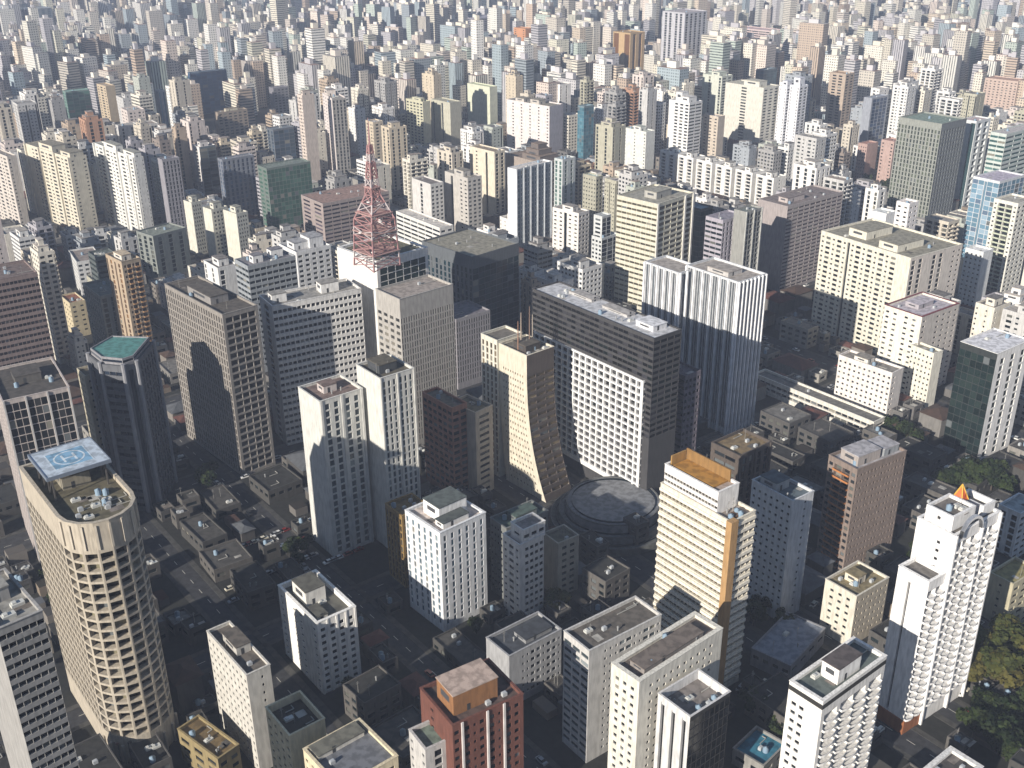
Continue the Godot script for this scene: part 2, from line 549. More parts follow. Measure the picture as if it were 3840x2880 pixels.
func round_tower() -> void:
	rng.seed = 11
	var root := thing("round_ended_tower", "tan tower with a rounded end and deep square windows under the blue helipad", "office tower", Vector3(-117, 0, -257.5), 38.0)
	var r := 10.6
	var h := 85.0
	var pts := PackedVector2Array([Vector2(-r, -36), Vector2(-r, 0)])
	var faces := ["H".repeat(11)]
	for i in range(1, 9):
		var a := PI - PI * i / 8.0
		pts.append(Vector2(r * cos(a), r * sin(a)))
		faces.append("H")
	pts.append(Vector2(r, -36))
	faces.append("H".repeat(10))
	faces.append("B")
	var o := {"c": "b5a588", "faces": faces, "fh": 3.3, "top": 9.5, "low": 7.0, "pa": 1.6, "pw": 0.8, "rc": "5f5a48", "g": ["1a1815", "22201b", "2a2822", "77735f"], "near": 300}
	volume(root, pts, 0.0, h, o)
	close_up(root, o)
	for i in 9:
		# ribs of the tall blank crown
		var a := PI - PI * (i + 0.5) / 9.0
		var g := Geo.new()
		g.obox(Vector3(cos(a) * (r - 0.1), h - 8.5, sin(a) * (r - 0.1)) - Vector3(-sin(a), 0, cos(a)) * 0.3, Vector3(-sin(a), 0, cos(a)) * 0.6, Vector3(0, 7.6, 0), Vector3(cos(a), 0, sin(a)) * 0.35)
		part(root, "rib", g.mesh(), paint("bdae92"))
	for i in 8:
		# posts of the open ground floor
		var a := PI - PI * i / 8.0
		var g := Geo.new()
		g.tube(Vector3(cos(a) * (r + 0.4), 0, sin(a) * (r + 0.4)), 0.45, 0.45, 7.0, 8)
		part(root, "column", g.mesh(), paint("b5a588"))
	clutter(root, -r * 0.7, h - 1.6, 5.0, r * 1.4, 16.0, 22)
	machine_room(root, -4.0, h - 1.6, -16.0, 8.0, 4.0, 12.0, "8f8468", "5c5646")
	var p := thing("helipad", "square blue helipad on a steel frame over the round-ended tower's roof", "helipad", Vector3(-117, 0, -257.5), 38.0)
	var deck := Geo.new()
	deck.box(-8.8, h + 6.0, -28.0, 17.6, 0.7, 17.6)
	part(p, "deck", deck.mesh(), paint("b4c0cc", 0.8, "roof"))
	var lines := Geo.new()
	var y := h + 6.71
	lines.box(-5.6, y, -24.8, 11.2, 0.02, 11.2)
	part(p, "blue_square", lines.mesh(), paint("7ba3c0", 0.8, "roof"))
	var mark := Geo.new()
	for e in [[-5.6, -24.8, 11.2, 0.35], [-5.6, -13.95, 11.2, 0.35], [-5.6, -24.45, 0.35, 10.5], [5.25, -24.45, 0.35, 10.5], [-1.9, -21.6, 0.6, 4.8], [1.3, -21.6, 0.6, 4.8], [-1.3, -19.5, 2.6, 0.6]]:
		mark.box(e[0], y + 0.024, e[1], e[2], 0.02, e[3])
	for i in 24:
		var a := TAU * i / 24.0
		var b := TAU * (i + 1) / 24.0
		for w in [3.9]:
			var c0 := Vector3(0, y + 0.045, -19.2)
			mark.quad(c0 + Vector3(cos(a), 0, sin(a)) * w, c0 + Vector3(cos(b), 0, sin(b)) * w, c0 + Vector3(cos(b), 0, sin(b)) * (w + 0.5), c0 + Vector3(cos(a), 0, sin(a)) * (w + 0.5), Vector3.UP)
	part(p, "painted_marking", mark.mesh(), paint("c8d4dc", 0.7, "roof"))
	for e in [[-9.1, -28.3, 18.2, 0.3], [-9.1, -10.4, 18.2, 0.3], [-9.1, -28.0, 0.3, 17.6], [8.8, -28.0, 0.3, 17.6]]:
		var rim := Geo.new()
		rim.box(e[0], h + 5.8, e[1], e[2], 1.1, e[3])
		part(p, "rim", rim.mesh(), paint("6c7684", 0.6, "plain"))
	for i in 4:
		for j in 2:
			var leg := Geo.new()
			leg.bar(Vector3(-7.5 + 15.0 * j, h - 1.5, -26.5 + 5.0 * i), Vector3(-7.5 + 15.0 * j, h + 6.0, -26.5 + 5.0 * i), 0.4)
			part(p, "post", leg.mesh(), paint("4d4a46", 0.6, "plain"))
	for i in 3:
		for j in 2:
			var br := Geo.new()
			br.bar(Vector3(-7.5 + 15.0 * j, h - 1.2, -26.5 + 5.0 * i), Vector3(-7.5 + 15.0 * j, h + 5.8, -21.5 + 5.0 * i), 0.25)
			part(p, "brace", br.mesh(), paint("4d4a46", 0.6, "plain"))


func octagon_tower() -> void:
	rng.seed = 12
	var root := thing("office_tower", "dark angled office tower with grey corner piers and a teal roof", "office tower", Vector3(-151.7, 0, -395.8), 0.0)
	var pts := PackedVector2Array()
	for q in [[-174.4, -404.1], [-166.1, -394.3], [-155.9, -391.7], [-151.7, -395.8], [-151.2, -417.0], [-169.4, -419.0]]:
		pts.append(Vector2(q[0] + 151.7, q[1] + 395.8))
	var o := {"c": "5c6068", "faces": ["bVbV", "bGGGb", "bSb", "VVVVVVV"], "fh": 3.4, "top": 2.0, "pw": 0.6, "rc": "4f837f", "g": ["1c2430", "232c38", "2a3340", "4b525c"], "near": 200}
	volume(root, pts, 0.0, 68.0, o)
	var cap := inset(pts, 1.2)
	volume(root, cap, 68.0, 71.0, {"c": "8b8a90", "faces": ["G", "G", "G", "G"], "fh": 2.4, "top": 0.4, "rc": "4f837f", "pa": 0.5})
	close_up(root, o)
	for i in 5:
		var g := Geo.new()
		var q := pts[i]
		g.tube(Vector3(q.x, 0, q.y), 0.9, 0.9, 69.0, 8)
		part(root, "corner_pier", g.mesh(), paint("8b8d94"))


func flared_tower() -> void:
	rng.seed = 13
	flare = 12.5
	var root := thing("office_tower", "cream tower whose brown banded end sweeps outwards towards the ground", "office tower", Vector3(6.2, 0, -405.9), 40.0)
	var o := {"c": "d2c5a4", "L": "B" + "w".repeat(9) + "B", "R": "GGG", "fh": 3.0, "top": 9.0, "Ro": {"c": "5a4a3f", "wh": 0.52, "wd": 0.5}, "g": ["5b5140", "6a5d48", "4f4536", "8a7c62"], "rc": "6f6a62", "near": 300}
	volume(root, oblong(0, 0, 15.3, 18.0), 0.0, 65.0, o)
	close_up(root, o)
	flare = 0.0
	var o2 := {"c": "cfc9ae", "L": "VVVV", "R": "B", "fh": 3.0, "top": 2.0, "rc": "6f6a62", "g": ["4b4134", "564b3c", "3f372c", "6f6350"]}
	volume(root, oblong(-1.0, -18.0, 14.0, 11.0), 0.0, 66.5, o2)
	close_up(root, o2)
	machine_room(root, 3.0, 64.0, -4.0, 8.0, 3.0, 8.0, "4a4038", "58524a")
	clutter(root, 1.0, 64.0, -1.0, 13.0, 16.0, 16)
	for i in 4:
		mast(root, 3.0 + 3.2 * i, 64.0, -9.0 - 1.8 * (i % 2), 13.0 + 2.5 * (i % 3), ["8a6a58", "9c8e80", "7a6458", "a0968a"][i])


func lattice_and_podium() -> void:
	rng.seed = 14
	var s := thing("lattice_screen", "white concrete lattice with a deep square opening at every cell, on the black glass slab", "lattice", Vector3(53.2, 0, -391.2), 38.0)
	var o := {"c": "dfe0de", "L": "H".repeat(18), "R": "H", "fh": 3.2, "top": 0.5, "low": 0.5, "pa": 0.4, "rc": "c9c9c8", "g": ["141518", "191a1d", "1f2023", "2c2d30"], "calm": true, "near": 300}
	volume(s, oblong(0, -0.2, 3.2, 70.0), 6.0, 59.5, o)
	close_up(s, o)
	var p := thing("round_podium", "dark round podium of stacked discs at the foot of the white lattice", "podium", Vector3(41.5, 0, -381.0))
	var tiers := [[26.0, 0.0, 3.0, "565956"], [22.5, 3.2, 3.0, "66696a"], [19.5, 6.4, 3.6, "7d7f82"]]
	for t in tiers:
		var g := Geo.new()
		g.tube(Vector3(0, t[1], 0), t[0], t[0], t[2], 64)
		var m := part(p, "disc", g.mesh(), paint(t[3], 0.9, "roof"))
		var gl := Geo.new()
		gl.tube(Vector3(0, t[1] + t[2] - 0.1, 0), t[0] - 2.2, t[0] - 2.2, 0.9, 64, false)
		part(m, "glazed_ring", gl.mesh(), glazing("1a2024"))
		var rim := Geo.new()
		for i in 64:
			var a := TAU * i / 64.0
			var b := TAU * (i + 1) / 64.0
			var pa := Vector3(cos(a), 0, sin(a))
			var pb := Vector3(cos(b), 0, sin(b))
			rim.obox(pa * t[0] + Vector3(0, t[1] + t[2], 0), (pb - pa) * t[0], Vector3(0, 0.5, 0), -pa * 0.5)
		part(m, "kerb_ring", rim.mesh(), paint("5f615f"))


func balcony_tower() -> void:
	rng.seed = 15
	var root := thing("apartment_tower", "white apartment tower with a blank slotted flank and waves of curved balconies at the right", "apartment tower", Vector3(120.5, 0, -256.0), 35.0)
	var o := {"c": "e4e3df", "L": "BBSBBB", "R": "DD", "bend": 0.5, "bd": 0.7, "calm": true, "fh": 2.85, "top": 3.2, "low": 4.5, "pw": 0.7, "rc": "6e6a66", "g": ["1c1c1e", "232325", "2b2b2d", "3a3a3a"], "near": 300}
	volume(root, oblong(0, 0, 8.0, 10.5), 0.0, 57.0, o)
	var o2 := o.merged({"L": "BBwB", "R": "FDDDFDDF", "fo": 0.9, "fc": "ecebe8", "rc": "76726c", "pa": 0.8}, true)
	volume(root, oblong(8.0, 0.4, 23.0, 12.5), 0.0, 70.0, o2)
	close_up(root, o2)
	volume(root, oblong(9.0, -1.5, 11.0, 9.0), 70.0, 75.0, o.merged({"L": "BwB", "R": "BBB", "top": 1.0, "low": 0.5, "fh": 3.0}, true))
	volume(root, oblong(24.5, -1.5, 6.0, 9.0), 69.5, 73.0, o.merged({"L": "B", "R": "B", "pa": 2.0}, true))
	close_up(root, o)
	var arch := Geo.new()
	for i in 10:
		var a := PI * i / 10.0
		var b := PI * (i + 1) / 10.0
		arch.obox(Vector3(14.6 - 5.0 * cos(a), 69.0 + 5.0 * sin(a), 0.7), Vector3(5.0 * (cos(a) - cos(b)), 5.0 * (sin(b) - sin(a)), 0), Vector3(0, 0, 1.2), Vector3(0.2, 0.8, 0))
	part(root, "arched_canopy", arch.mesh(), paint("e4e3df"))
	var base := Geo.new()
	base.box(-0.25, 0.0, -10.75, 8.5, 5.2, 11.2)
	part(root, "orange_base", base.mesh(), paint("96582f"))
	clutter(root, 10.0, 74.0, -3.0, 9.0, 6.0, 6)
	var tip := thing("roof_pyramid", "small orange lattice pyramid on the white balcony tower's roof", "pyramid", Vector3(120.5, 0, -256.0), 35.0)
	var c := Vector3(22.0, 78.5, -8.0)
	for i in 4:
		var a := TAU * i / 4.0 + PI / 4.0
		var b := TAU * (i + 1) / 4.0 + PI / 4.0
		var q := Vector3(cos(a) * 2.4, -5.0, sin(a) * 2.4)
		var e := Vector3(cos(b) * 2.4, -5.0, sin(b) * 2.4)
		var g := Geo.new()
		g.tri(c, c + q, c + e)
		part(tip, "panel", g.mesh(), paint("d4622e", 0.7, "plain"))
		var l := Geo.new()
		l.bar(c, c + q, 0.3)
		part(tip, "edge_bar", l.mesh(), paint("c8a040", 0.6, "plain"))


func amber_terrace(s: Array) -> void:
	# the roof terrace and the corner strip belong to the striped amber tower
	var root: Node3D = find_child("striped_tower", false, false)
	var a: float = s[3]
	var b: float = s[4]
	var h: float = s[5]
	var o := {"c": "e6e2da", "L": "G" + "G".repeat(16), "R": "BB", "fh": 2.2, "top": 2.4, "low": 0.4, "pw": 0.5, "rc": "a8988c", "pa": 0.8, "g": ["3a3630", "46423a", "2e2b26", "57534a"], "near": 40}
	volume(root, oblong(0.8, -a * 0.22, b - 1.6, a * 0.76), h - 1.0, h + 7.0, o)
	close_up(root, o)
	var g := Geo.new()
	g.box(2.6, h + 6.3, -a * 0.92, b - 4.6, 0.5, a * 0.58)
	part(root, "amber_deck", g.mesh(), paint("a97c38", 0.7, "roof"))
	var w := Geo.new()
	w.box(b - 1.9, h + 6.3, -a * 0.94, 0.5, 4.2, a * 0.62)
	part(root, "amber_screen", w.mesh(), paint("8d6834", 0.8))
	var e := Geo.new()
	e.box(2.4, h + 6.3, -a * 0.95, b - 4.6, 3.6, 0.5)
	part(root, "amber_screen", e.mesh(), paint("a27a3c", 0.8))
	var cs := Geo.new()
	cs.box(-0.9, 0, -1.2, 3.1, h + 0.4, 2.2)
	part(root, "orange_corner_strip", cs.mesh(), paint("ad8654", 0.8))
	var cut := Geo.new()
	cut.tube(Vector3(b * 0.45, h - 1.0, -a * 0.1), 1.3, 1.3, 0.8, 14)
	part(root, "roof_drum", cut.mesh(), paint("6c4f3c"))
	clutter(root, 1.0, h - 1.0, -1.0, b - 2.0, a * 0.2, 7)


func red_mast() -> void:
	var root := thing("lattice_mast", "tall red and white steel lattice mast standing on the white tower's roof", "mast", Vector3(-62.5, 81.6, -476.5), 43.7)
	var red := paint("997474", 0.6, "plain")
	var white := paint("b0a6a6", 0.6, "plain")
	var lev := 15
	var ht := 56.0
	var wid = func(t: float) -> float: return lerpf(7.6, 6.6, t / 0.4) if t < 0.4 else lerpf(6.6, 2.4, (t - 0.4) / 0.2) if t < 0.6 else lerpf(2.4, 0.7, (t - 0.6) / 0.4)
	for i in lev:
		var t0 := float(i) / lev
		var t1 := float(i + 1) / lev
		var w0: float = wid.call(t0)
		var w1: float = wid.call(t1)
		var m := red if i % 3 != 1 else white
		for k in 4:
			var a := Vector3(w0 * [1, 1, -1, -1][k], t0 * ht, w0 * [1, -1, -1, 1][k])
			var b := Vector3(w0 * [1, -1, -1, 1][k], t0 * ht, w0 * [-1, -1, 1, 1][k])
			var c := Vector3(w1 * [1, 1, -1, -1][k], t1 * ht, w1 * [1, -1, -1, 1][k])
			var d := Vector3(w1 * [1, -1, -1, 1][k], t1 * ht, w1 * [-1, -1, 1, 1][k])
			var g := Geo.new()
			g.bar(a, c, 0.6)
			part(root, "leg", g.mesh(), m)
			var x := Geo.new()
			x.bar(a, d, 0.36)
			part(root, "brace", x.mesh(), m)
			var y := Geo.new()
			y.bar(b, c, 0.36)
			part(root, "brace", y.mesh(), m)
			var z := Geo.new()
			z.bar(c, d, 0.36)
			part(root, "ring_bar", z.mesh(), red)
	for i in 4:
		var t: float = [0.13, 0.3, 0.45, 0.66][i]
		var w: float = wid.call(t) + 0.7
		var g := Geo.new()
		g.box(-w, t * ht, -w, w * 2, 0.35, w * 2)
		part(root, "platform", g.mesh(), paint("a88a84", 0.7, "plain"))
	for i in 10:
		var t := 0.1 + 0.05 * i
		var a := 2.4 * i
		var w: float = wid.call(t) + 0.6
		var g := Geo.new()
		g.tube(Vector3(cos(a) * w, t * ht, sin(a) * w), 0.9, 0.9, 0.5, 10)
		part(root, "dish", g.mesh(), paint("d6d0cc", 0.6, "plain"))
	var p := Geo.new()
	p.tube(Vector3(0, ht, 0), 0.5, 0.12, 12.0, 8)
	part(root, "mast_tip", p.mesh(), red)


# Low buildings between the towers. s = [x, z, turn, left length, right length, height]
func low_building(label: String, s: Array, wall_hex: String, roof_hex: String, gable: bool, called := "low_building", cat := "low building") -> void:
	rng.seed = hash(label) + int(s[0] * 7.0) + int(s[1])
	footprints.append([s[0], s[1], deg_to_rad(s[2]), s[3], s[4], 0.6])
	var root := thing(called, label, cat, Vector3(s[0], 0, s[1]), s[2], "low buildings: " + label)
	var a: float = s[3]
	var b: float = s[4]
	var h: float = s[5]
	if gable:
		var g := Geo.new()
		g.box(0, 0, -a, b, h, a, false)
		part(root, "wall", g.mesh(), paint(wall_hex))
		var r := Geo.new()
		var e := 0.6
		var rise := minf(a, b) * 0.22
		var p0 := Vector3(-e, h, e)
		var p1 := Vector3(b + e, h, e)
		var p2 := Vector3(b + e, h, -a - e)
		var p3 := Vector3(-e, h, -a - e)
		var hip := minf(a, b) * 0.5
		var m0 := Vector3(hip, h + rise, -a / 2)
		var m1 := Vector3(maxf(b - hip, hip + 0.1), h + rise, -a / 2)
		if a > b:
			m0 = Vector3(b / 2, h + rise, -hip)
			m1 = Vector3(b / 2, h + rise, -maxf(a - hip, hip + 0.1))
			r.quad(p0, p3, m1, m0, Vector3(-rise, hip, 0).normalized())
			r.quad(p1, p2, m1, m0, Vector3(rise, hip, 0).normalized())
			r.tri_up(p0, p1, m0)
			r.tri_up(p2, p3, m1)
		else:
			r.quad(p0, p1, m1, m0, Vector3(0, hip, rise).normalized())
			r.quad(p3, p2, m1, m0, Vector3(0, hip, -rise).normalized())
			r.tri_up(p0, p3, m0)
			r.tri_up(p1, p2, m1)
		part(root, "roof", r.mesh(), paint(roof_hex, 0.9, "roof"))
	else:
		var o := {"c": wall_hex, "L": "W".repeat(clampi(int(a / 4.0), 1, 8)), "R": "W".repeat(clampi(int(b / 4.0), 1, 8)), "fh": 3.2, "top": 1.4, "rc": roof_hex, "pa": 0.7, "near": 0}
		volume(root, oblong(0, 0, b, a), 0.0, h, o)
		close_up(root, o)
		clutter(root, 0.8, h - 0.7, -0.8, b - 3.0, a - 2.0, 3)


func filler(label: String, s: Array, style: int, hex: String, roof_hex: String, boxes: int) -> void:
	var na := clampi(int(s[3] / 3.1), 2, 16)
	var nb := clampi(int(s[4] / 3.1), 2, 14)
	var l := ""
	var r := ""
	var unit: String = ["wB", "W", "G", "bV", "bE", "bWw", "VbB", "wwS"][style]
	while l.length() < na:
		l += unit
	while r.length() < nb:
		r += unit
	var o := {"c": hex, "L": l, "R": r, "fh": 2.95, "rc": roof_hex, "mess": 3, "near": 0}
	if boxes == 1:
		o["mr"] = [[0.25, 0.25, 0.5, 0.45, 4.0]]
	elif boxes == 2:
		o["mr"] = [[0.08, 0.15, 0.45, 0.35, 4.5], [0.5, 0.55, 0.4, 0.35, 3.0]]
	elif boxes == 3:
		o["mr"] = [[0.15, 0.2, 0.7, 0.6, 3.2], [0.3, 0.3, 0.35, 0.35, 6.5]]
	tower("apartment_tower", label, "apartment tower", s, o)


func crown_mesh(s: int, hexes: Array) -> ArrayMesh:
	var q := RandomNumberGenerator.new()
	q.seed = s
	var g := Geo.new()
	var lobes := []
	for i in 9:
		var a := q.randf() * TAU
		lobes.append([Vector3(cos(a) * q.randf_range(0.1, 0.62), q.randf_range(-0.25, 0.5), sin(a) * q.randf_range(0.1, 0.62)), q.randf_range(0.28, 0.5), lin(hexes[q.randi() % hexes.size()])])
	for lb in lobes:
		for i in 110:
			var d := Vector3(q.randfn(), q.randfn(), q.randfn()).normalized()
			var p: Vector3 = lb[0] + d * lb[1] * pow(q.randf(), 0.25)
			var z := (d + Vector3(q.randfn(), q.randfn() + 0.6, q.randfn()) * 0.5).normalized()
			var x := z.cross(Vector3(q.randfn(), q.randfn(), q.randfn())).normalized() * q.randf_range(0.05, 0.1)
			var y := z.cross(x).normalized() * q.randf_range(0.05, 0.1)
			g.col = lb[2] * q.randf_range(0.75, 1.25)
			g.quad(p - x - y, p + x - y, p + x + y, p - x + y, z)
	return g.mesh()


func make_tree(hexes: Array, s: int) -> Node3D:
	var root := Node3D.new()
	root.name = "tree"
	add_child(root, true)
	var g := Geo.new()
	g.tube(Vector3.ZERO, 0.07, 0.035, 0.9, 7)
	for i in 4:
		var a := TAU * i / 4.0 + s
		g.bar(Vector3(0, 0.55 + 0.05 * i, 0), Vector3(cos(a) * 0.42, 0.95 + 0.06 * i, sin(a) * 0.42), 0.035)
	part(root, "trunk", g.mesh(), paint("4a3c2e"))
	var m := tinted(0.8, "leaves")
	m.backlight_enabled = true
	m.backlight = Color(0.25, 0.3, 0.1)
	part(root, "crown", crown_mesh(s, hexes), m, Vector3(0, 1.1, 0))
	return root


func car(hex: String) -> Node3D:
	var root := Node3D.new()
	root.name = "car"
	add_child(root, true)
	var b := Geo.new()
	b.box(-0.88, 0.35, -2.1, 1.76, 0.5, 4.2)
	b.obox(Vector3(-0.8, 0.85, -2.0), Vector3(1.6, 0, 0), Vector3(0, 0.08, 0), Vector3(0, 0, 4.0))
	part(root, "body", b.mesh(), paint(hex, 0.3, "plain"))
	var c := Geo.new()
	for e in [[-1.0, 1.0, 0.93, 1.45]]:
		c.quad(Vector3(-0.62, 1.45, 0.6), Vector3(0.62, 1.45, 0.6), Vector3(0.74, 0.93, 1.2), Vector3(-0.74, 0.93, 1.2), Vector3(0, 0.75, 0.65))
		c.quad(Vector3(-0.62, 1.45, -1.0), Vector3(0.62, 1.45, -1.0), Vector3(0.74, 0.93, -1.7), Vector3(-0.74, 0.93, -1.7), Vector3(0, 0.8, -0.6))
		c.quad(Vector3(-0.62, 1.45, -1.0), Vector3(-0.62, 1.45, 0.6), Vector3(-0.74, 0.93, 1.2), Vector3(-0.74, 0.93, -1.7), Vector3(-1, 0.2, 0).normalized())
		c.quad(Vector3(0.62, 1.45, -1.0), Vector3(0.62, 1.45, 0.6), Vector3(0.74, 0.93, 1.2), Vector3(0.74, 0.93, -1.7), Vector3(1, 0.2, 0).normalized())
	part(root, "window", c.mesh(), glazing("14181c"))
	var t := Geo.new()
	t.box(-0.62, 1.45, -1.0, 1.24, 0.05, 1.6)
	part(root, "car_roof", t.mesh(), paint(hex, 0.3, "plain"))
	for i in 4:
		var w := Geo.new()
		w.tube(Vector3.ZERO, 0.33, 0.33, 0.22, 10)
		var o := part(root, "wheel", w.mesh(), paint("151515", 0.9, "plain"), Vector3(0.88 if i % 2 else -0.66, 0.33, 1.3 if i < 2 else -1.3))
		o.rotation.z = PI / 2
	return root


# Everything past the countable towers: thousands of blocks and roofs that read as one mass.
func far_city() -> void:
	var q := RandomNumberGenerator.new()
	q.seed = 77
	var hexes := ["e2e0da", "d8d2c4", "dedad0", "cfc6be", "c4c2c6", "b4b2b8", "d6d0c4", "e4e2de", "c6c0b6", "cdbfae", "98a2aa", "d0cebf", "dccfc6", "a6b4bc", "bcaa9a", "b8c4bc", "e0deda", "d9d8d2"]
	var roofs := ["8f8a86", "a49e98", "7a7674", "b4aca4", "857068", "917a70"]
	var walls: Array = []
	for i in 4:
		walls.append(Geo.new())
	var tops := Geo.new()
	var hump := FastNoiseLite.new()
	hump.seed = 5
	hump.frequency = 0.0028
	var z := -1130.0
	while z > -3350.0:
		var step := 21.0 + (-z - 1100.0) * 0.005
		var x := z * 0.62 - 120.0
		while x < -z * 0.62 + 120.0:
			var px := x + q.randf_range(-9.0, 9.0)
			var pz := z + q.randf_range(-9.0, 9.0)
			var turn := 0.66 + 0.5 * hump.get_noise_2d(px * 0.4 + 900.0, pz * 0.4)
			var hn := hump.get_noise_2d(px, pz)
			var tall := q.randf() < 0.5 + hn * 1.5 + px * 0.00012
			var clear := true
			for k in reserved:
				if Vector2(px, pz).distance_to(k) < 30.0:
					clear = false
			if clear:
				var w := q.randf_range(9.0, 15.0) * (1.6 if q.randf() < 0.14 else 1.0)
				var d := q.randf_range(10.0, 20.0) * (1.8 if q.randf() < 0.14 else 1.0)
				var h := (q.randf_range(26.0, 62.0) + maxf(0.0, hn) * 24.0) if tall else q.randf_range(4.0, 10.0)
				if tall and q.randf() < 0.1:
					h *= 1.35
				var ca := Vector3(cos(turn), 0, -sin(turn))
				var sa := Vector3(-sin(turn), 0, -cos(turn))
				far_block(walls[q.randi() % 4], tops, Vector3(px, 0, pz), ca * w, sa * d, h, lin(hexes[q.randi() % hexes.size()]) * q.randf_range(0.85, 1.05), lin(roofs[q.randi() % roofs.size() if tall else q.randi() % 6]) * q.randf_range(0.7, 1.1))
				if tall:
					far_block(walls[0], tops, Vector3(px, h, pz) + ca * w * 0.3 + sa * d * 0.3, ca * w * 0.4, sa * d * 0.4, q.randf_range(3.0, 7.0), lin(hexes[q.randi() % 8]), lin(roofs[q.randi() % 4]), false)
			x += step * q.randf_range(0.75, 1.15)
		z -= step
	var am := ArrayMesh.new()
	for i in 4:
		var m := StandardMaterial3D.new()
		m.vertex_color_use_as_albedo = true
		m.albedo_texture = window_print(i)
		m.roughness = 0.7
		walls[i].add_to(am, m)
	tops.add_to(am, tinted(0.9, "far roofs"))
	var o := part(self, "distant_city", am, null)
	meta(o, "distant mass of towers and roofs fading into haze towards the horizon", "city", "", "stuff")


func far_block(g: Geo, tops: Geo, p: Vector3, u: Vector3, w: Vector3, h: float, wall_col: Color, roof_col: Color, windows := true) -> void:
	g.col = wall_col
	tops.col = roof_col
	var up := Vector3(0, h, 0)
	var c := [p, p + u, p + u + w, p + w]
	for i in 4:
		var a: Vector3 = c[i]
		var b: Vector3 = c[(i + 1) % 4]
		var k := (b - a).length() / 12.0 if windows else 0.0
		var t := h / 12.0 if windows else 0.0
		g.quad(a + up, b + up, b, a, (b - a).normalized().cross(Vector3.UP), Vector2(0, 0), Vector2(k, 0), Vector2(k, t), Vector2(0, t))
	tops.quad(c[0] + up, c[1] + up, c[2] + up, c[3] + up, Vector3.UP)


func window_print(kind: int) -> ImageTexture:
	# four floors of four bays, twelve metres square: for walls too far away to tell the panes apart
	var im := Image.create(64, 64, true, Image.FORMAT_RGB8)
	im.fill(Color(0.96, 0.96, 0.95))
	var q := RandomNumberGenerator.new()
	q.seed = kind + 3
	for f in 4:
		for b in 4:
			var v := q.randf_range(0.35, 0.6)
			var r := Rect2i(b * 16 + 4, f * 16 + 4, 8, 8)
			if kind == 1:
				r = Rect2i(b * 16, f * 16 + 5, 16, 7)
			elif kind == 2:
				r = Rect2i(b * 16 + 3, f * 16, 7, 16)
			elif kind == 3:
				r = Rect2i(b * 16 + 5, f * 16 + 5, 6 if b % 2 else 9, 7)
			im.fill_rect(r, Color(v, v * 1.02, v * 1.05))
	im.generate_mipmaps()
	return ImageTexture.create_from_image(im)


var reserved: Array[Vector2] = []


# Small roofs and sheds that crowd the shaded gaps, past the ones that are built one by one.
func infill() -> void:
	var q := RandomNumberGenerator.new()
	q.seed = 91
	var n := 560
	var used := PackedByteArray()
	used.resize(n * n)
	for f in footprints:
		# f = [x, z, turn in radians, left length, right length, margin]
		var bx := Vector2(cos(f[2]), -sin(f[2]))
		var ax := Vector2(-sin(f[2]), -cos(f[2]))
		var s: float = -f[5]
		while s <= f[3] + f[5]:
			var t: float = -f[5]
			while t <= f[4] + f[5]:
				var p := Vector2(f[0], f[1]) + ax * s + bx * t
				var i := int((p.x + 560.0) / 2.0)
				var j := int((-p.y - 140.0) / 2.0)
				if i >= 0 and j >= 0 and i < n and j < n:
					used[j * n + i] = 1
				t += 1.4
			s += 1.4
	var g := Geo.new()
	var tops := Geo.new()
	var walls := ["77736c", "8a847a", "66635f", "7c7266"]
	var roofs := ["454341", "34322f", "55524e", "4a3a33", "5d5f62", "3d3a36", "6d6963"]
	var trees := 0
	var z := -150.0
	while z > -1120.0:
		var x := z * 0.6 - 60.0
		while x < -z * 0.6 + 60.0:
			var w := q.randf_range(3.5, 8.0)
			var d := q.randf_range(3.5, 9.0)
			var turn := deg_to_rad(38.0)
			var bx := Vector2(cos(turn), -sin(turn))
			var ax := Vector2(-sin(turn), -cos(turn))
			var o := Vector2(x, z) + Vector2(q.randf_range(-3, 3), q.randf_range(-3, 3))
			var clear := true
			for u in [0.0, 0.5, 1.0]:
				for v in [0.0, 0.5, 1.0]:
					var p: Vector2 = o + ax * d * u + bx * w * v
					var i := int((p.x + 560.0) / 2.0)
					var j := int((-p.y - 140.0) / 2.0)
					if i < 0 or j < 0 or i >= n or j >= n or used[j * n + i] == 1:
						clear = false
			if clear:
				for u in range(0, int(d) + 1):
					for v in range(0, int(w) + 1):
						var p: Vector2 = o + ax * u + bx * v
						used[int((-p.y - 140.0) / 2.0) * n + int((p.x + 560.0) / 2.0)] = 1
				if q.randf() < 0.2 and trees < 170:
					trees += 1
					street_tree(o + ax * d / 2 + bx * w / 2, q)
				else:
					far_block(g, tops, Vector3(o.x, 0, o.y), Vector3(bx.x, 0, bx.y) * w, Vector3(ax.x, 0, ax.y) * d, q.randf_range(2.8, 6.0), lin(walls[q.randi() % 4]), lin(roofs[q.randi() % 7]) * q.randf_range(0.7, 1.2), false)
			x += 6.5
		z -= 6.0
	var am := ArrayMesh.new()
	g.add_to(am, tinted(0.9, "far roofs"))
	tops.add_to(am, tinted(0.9, "far roofs"))
	var m := part(self, "low_roofs", am, null)
	meta(m, "crowd of small dim roofs and sheds packed into the shaded gaps between the towers", "low roofs", "", "stuff")


func street_tree(p: Vector2, q: RandomNumberGenerator) -> void:
	if shade_tree == null:
		shade_tree = make_tree(["27301a", "2e381e", "202a18"], 9)
	else:
		var t := shade_tree.duplicate()
		t.name = "tree"
		add_child(t, true)
		shade_tree = t
	shade_tree.position = Vector3(p.x, 0, p.y)
	shade_tree.rotation.y = q.randf() * TAU
	var h := q.randf_range(3.5, 6.0)
	shade_tree.scale = Vector3(h * 0.6, h * 0.6, h * 0.6)
	meta(shade_tree, "small dark street tree in the shaded gaps between the towers", "tree", "street trees in the shaded gaps")


var footprints: Array = []
var shade_tree: Node3D


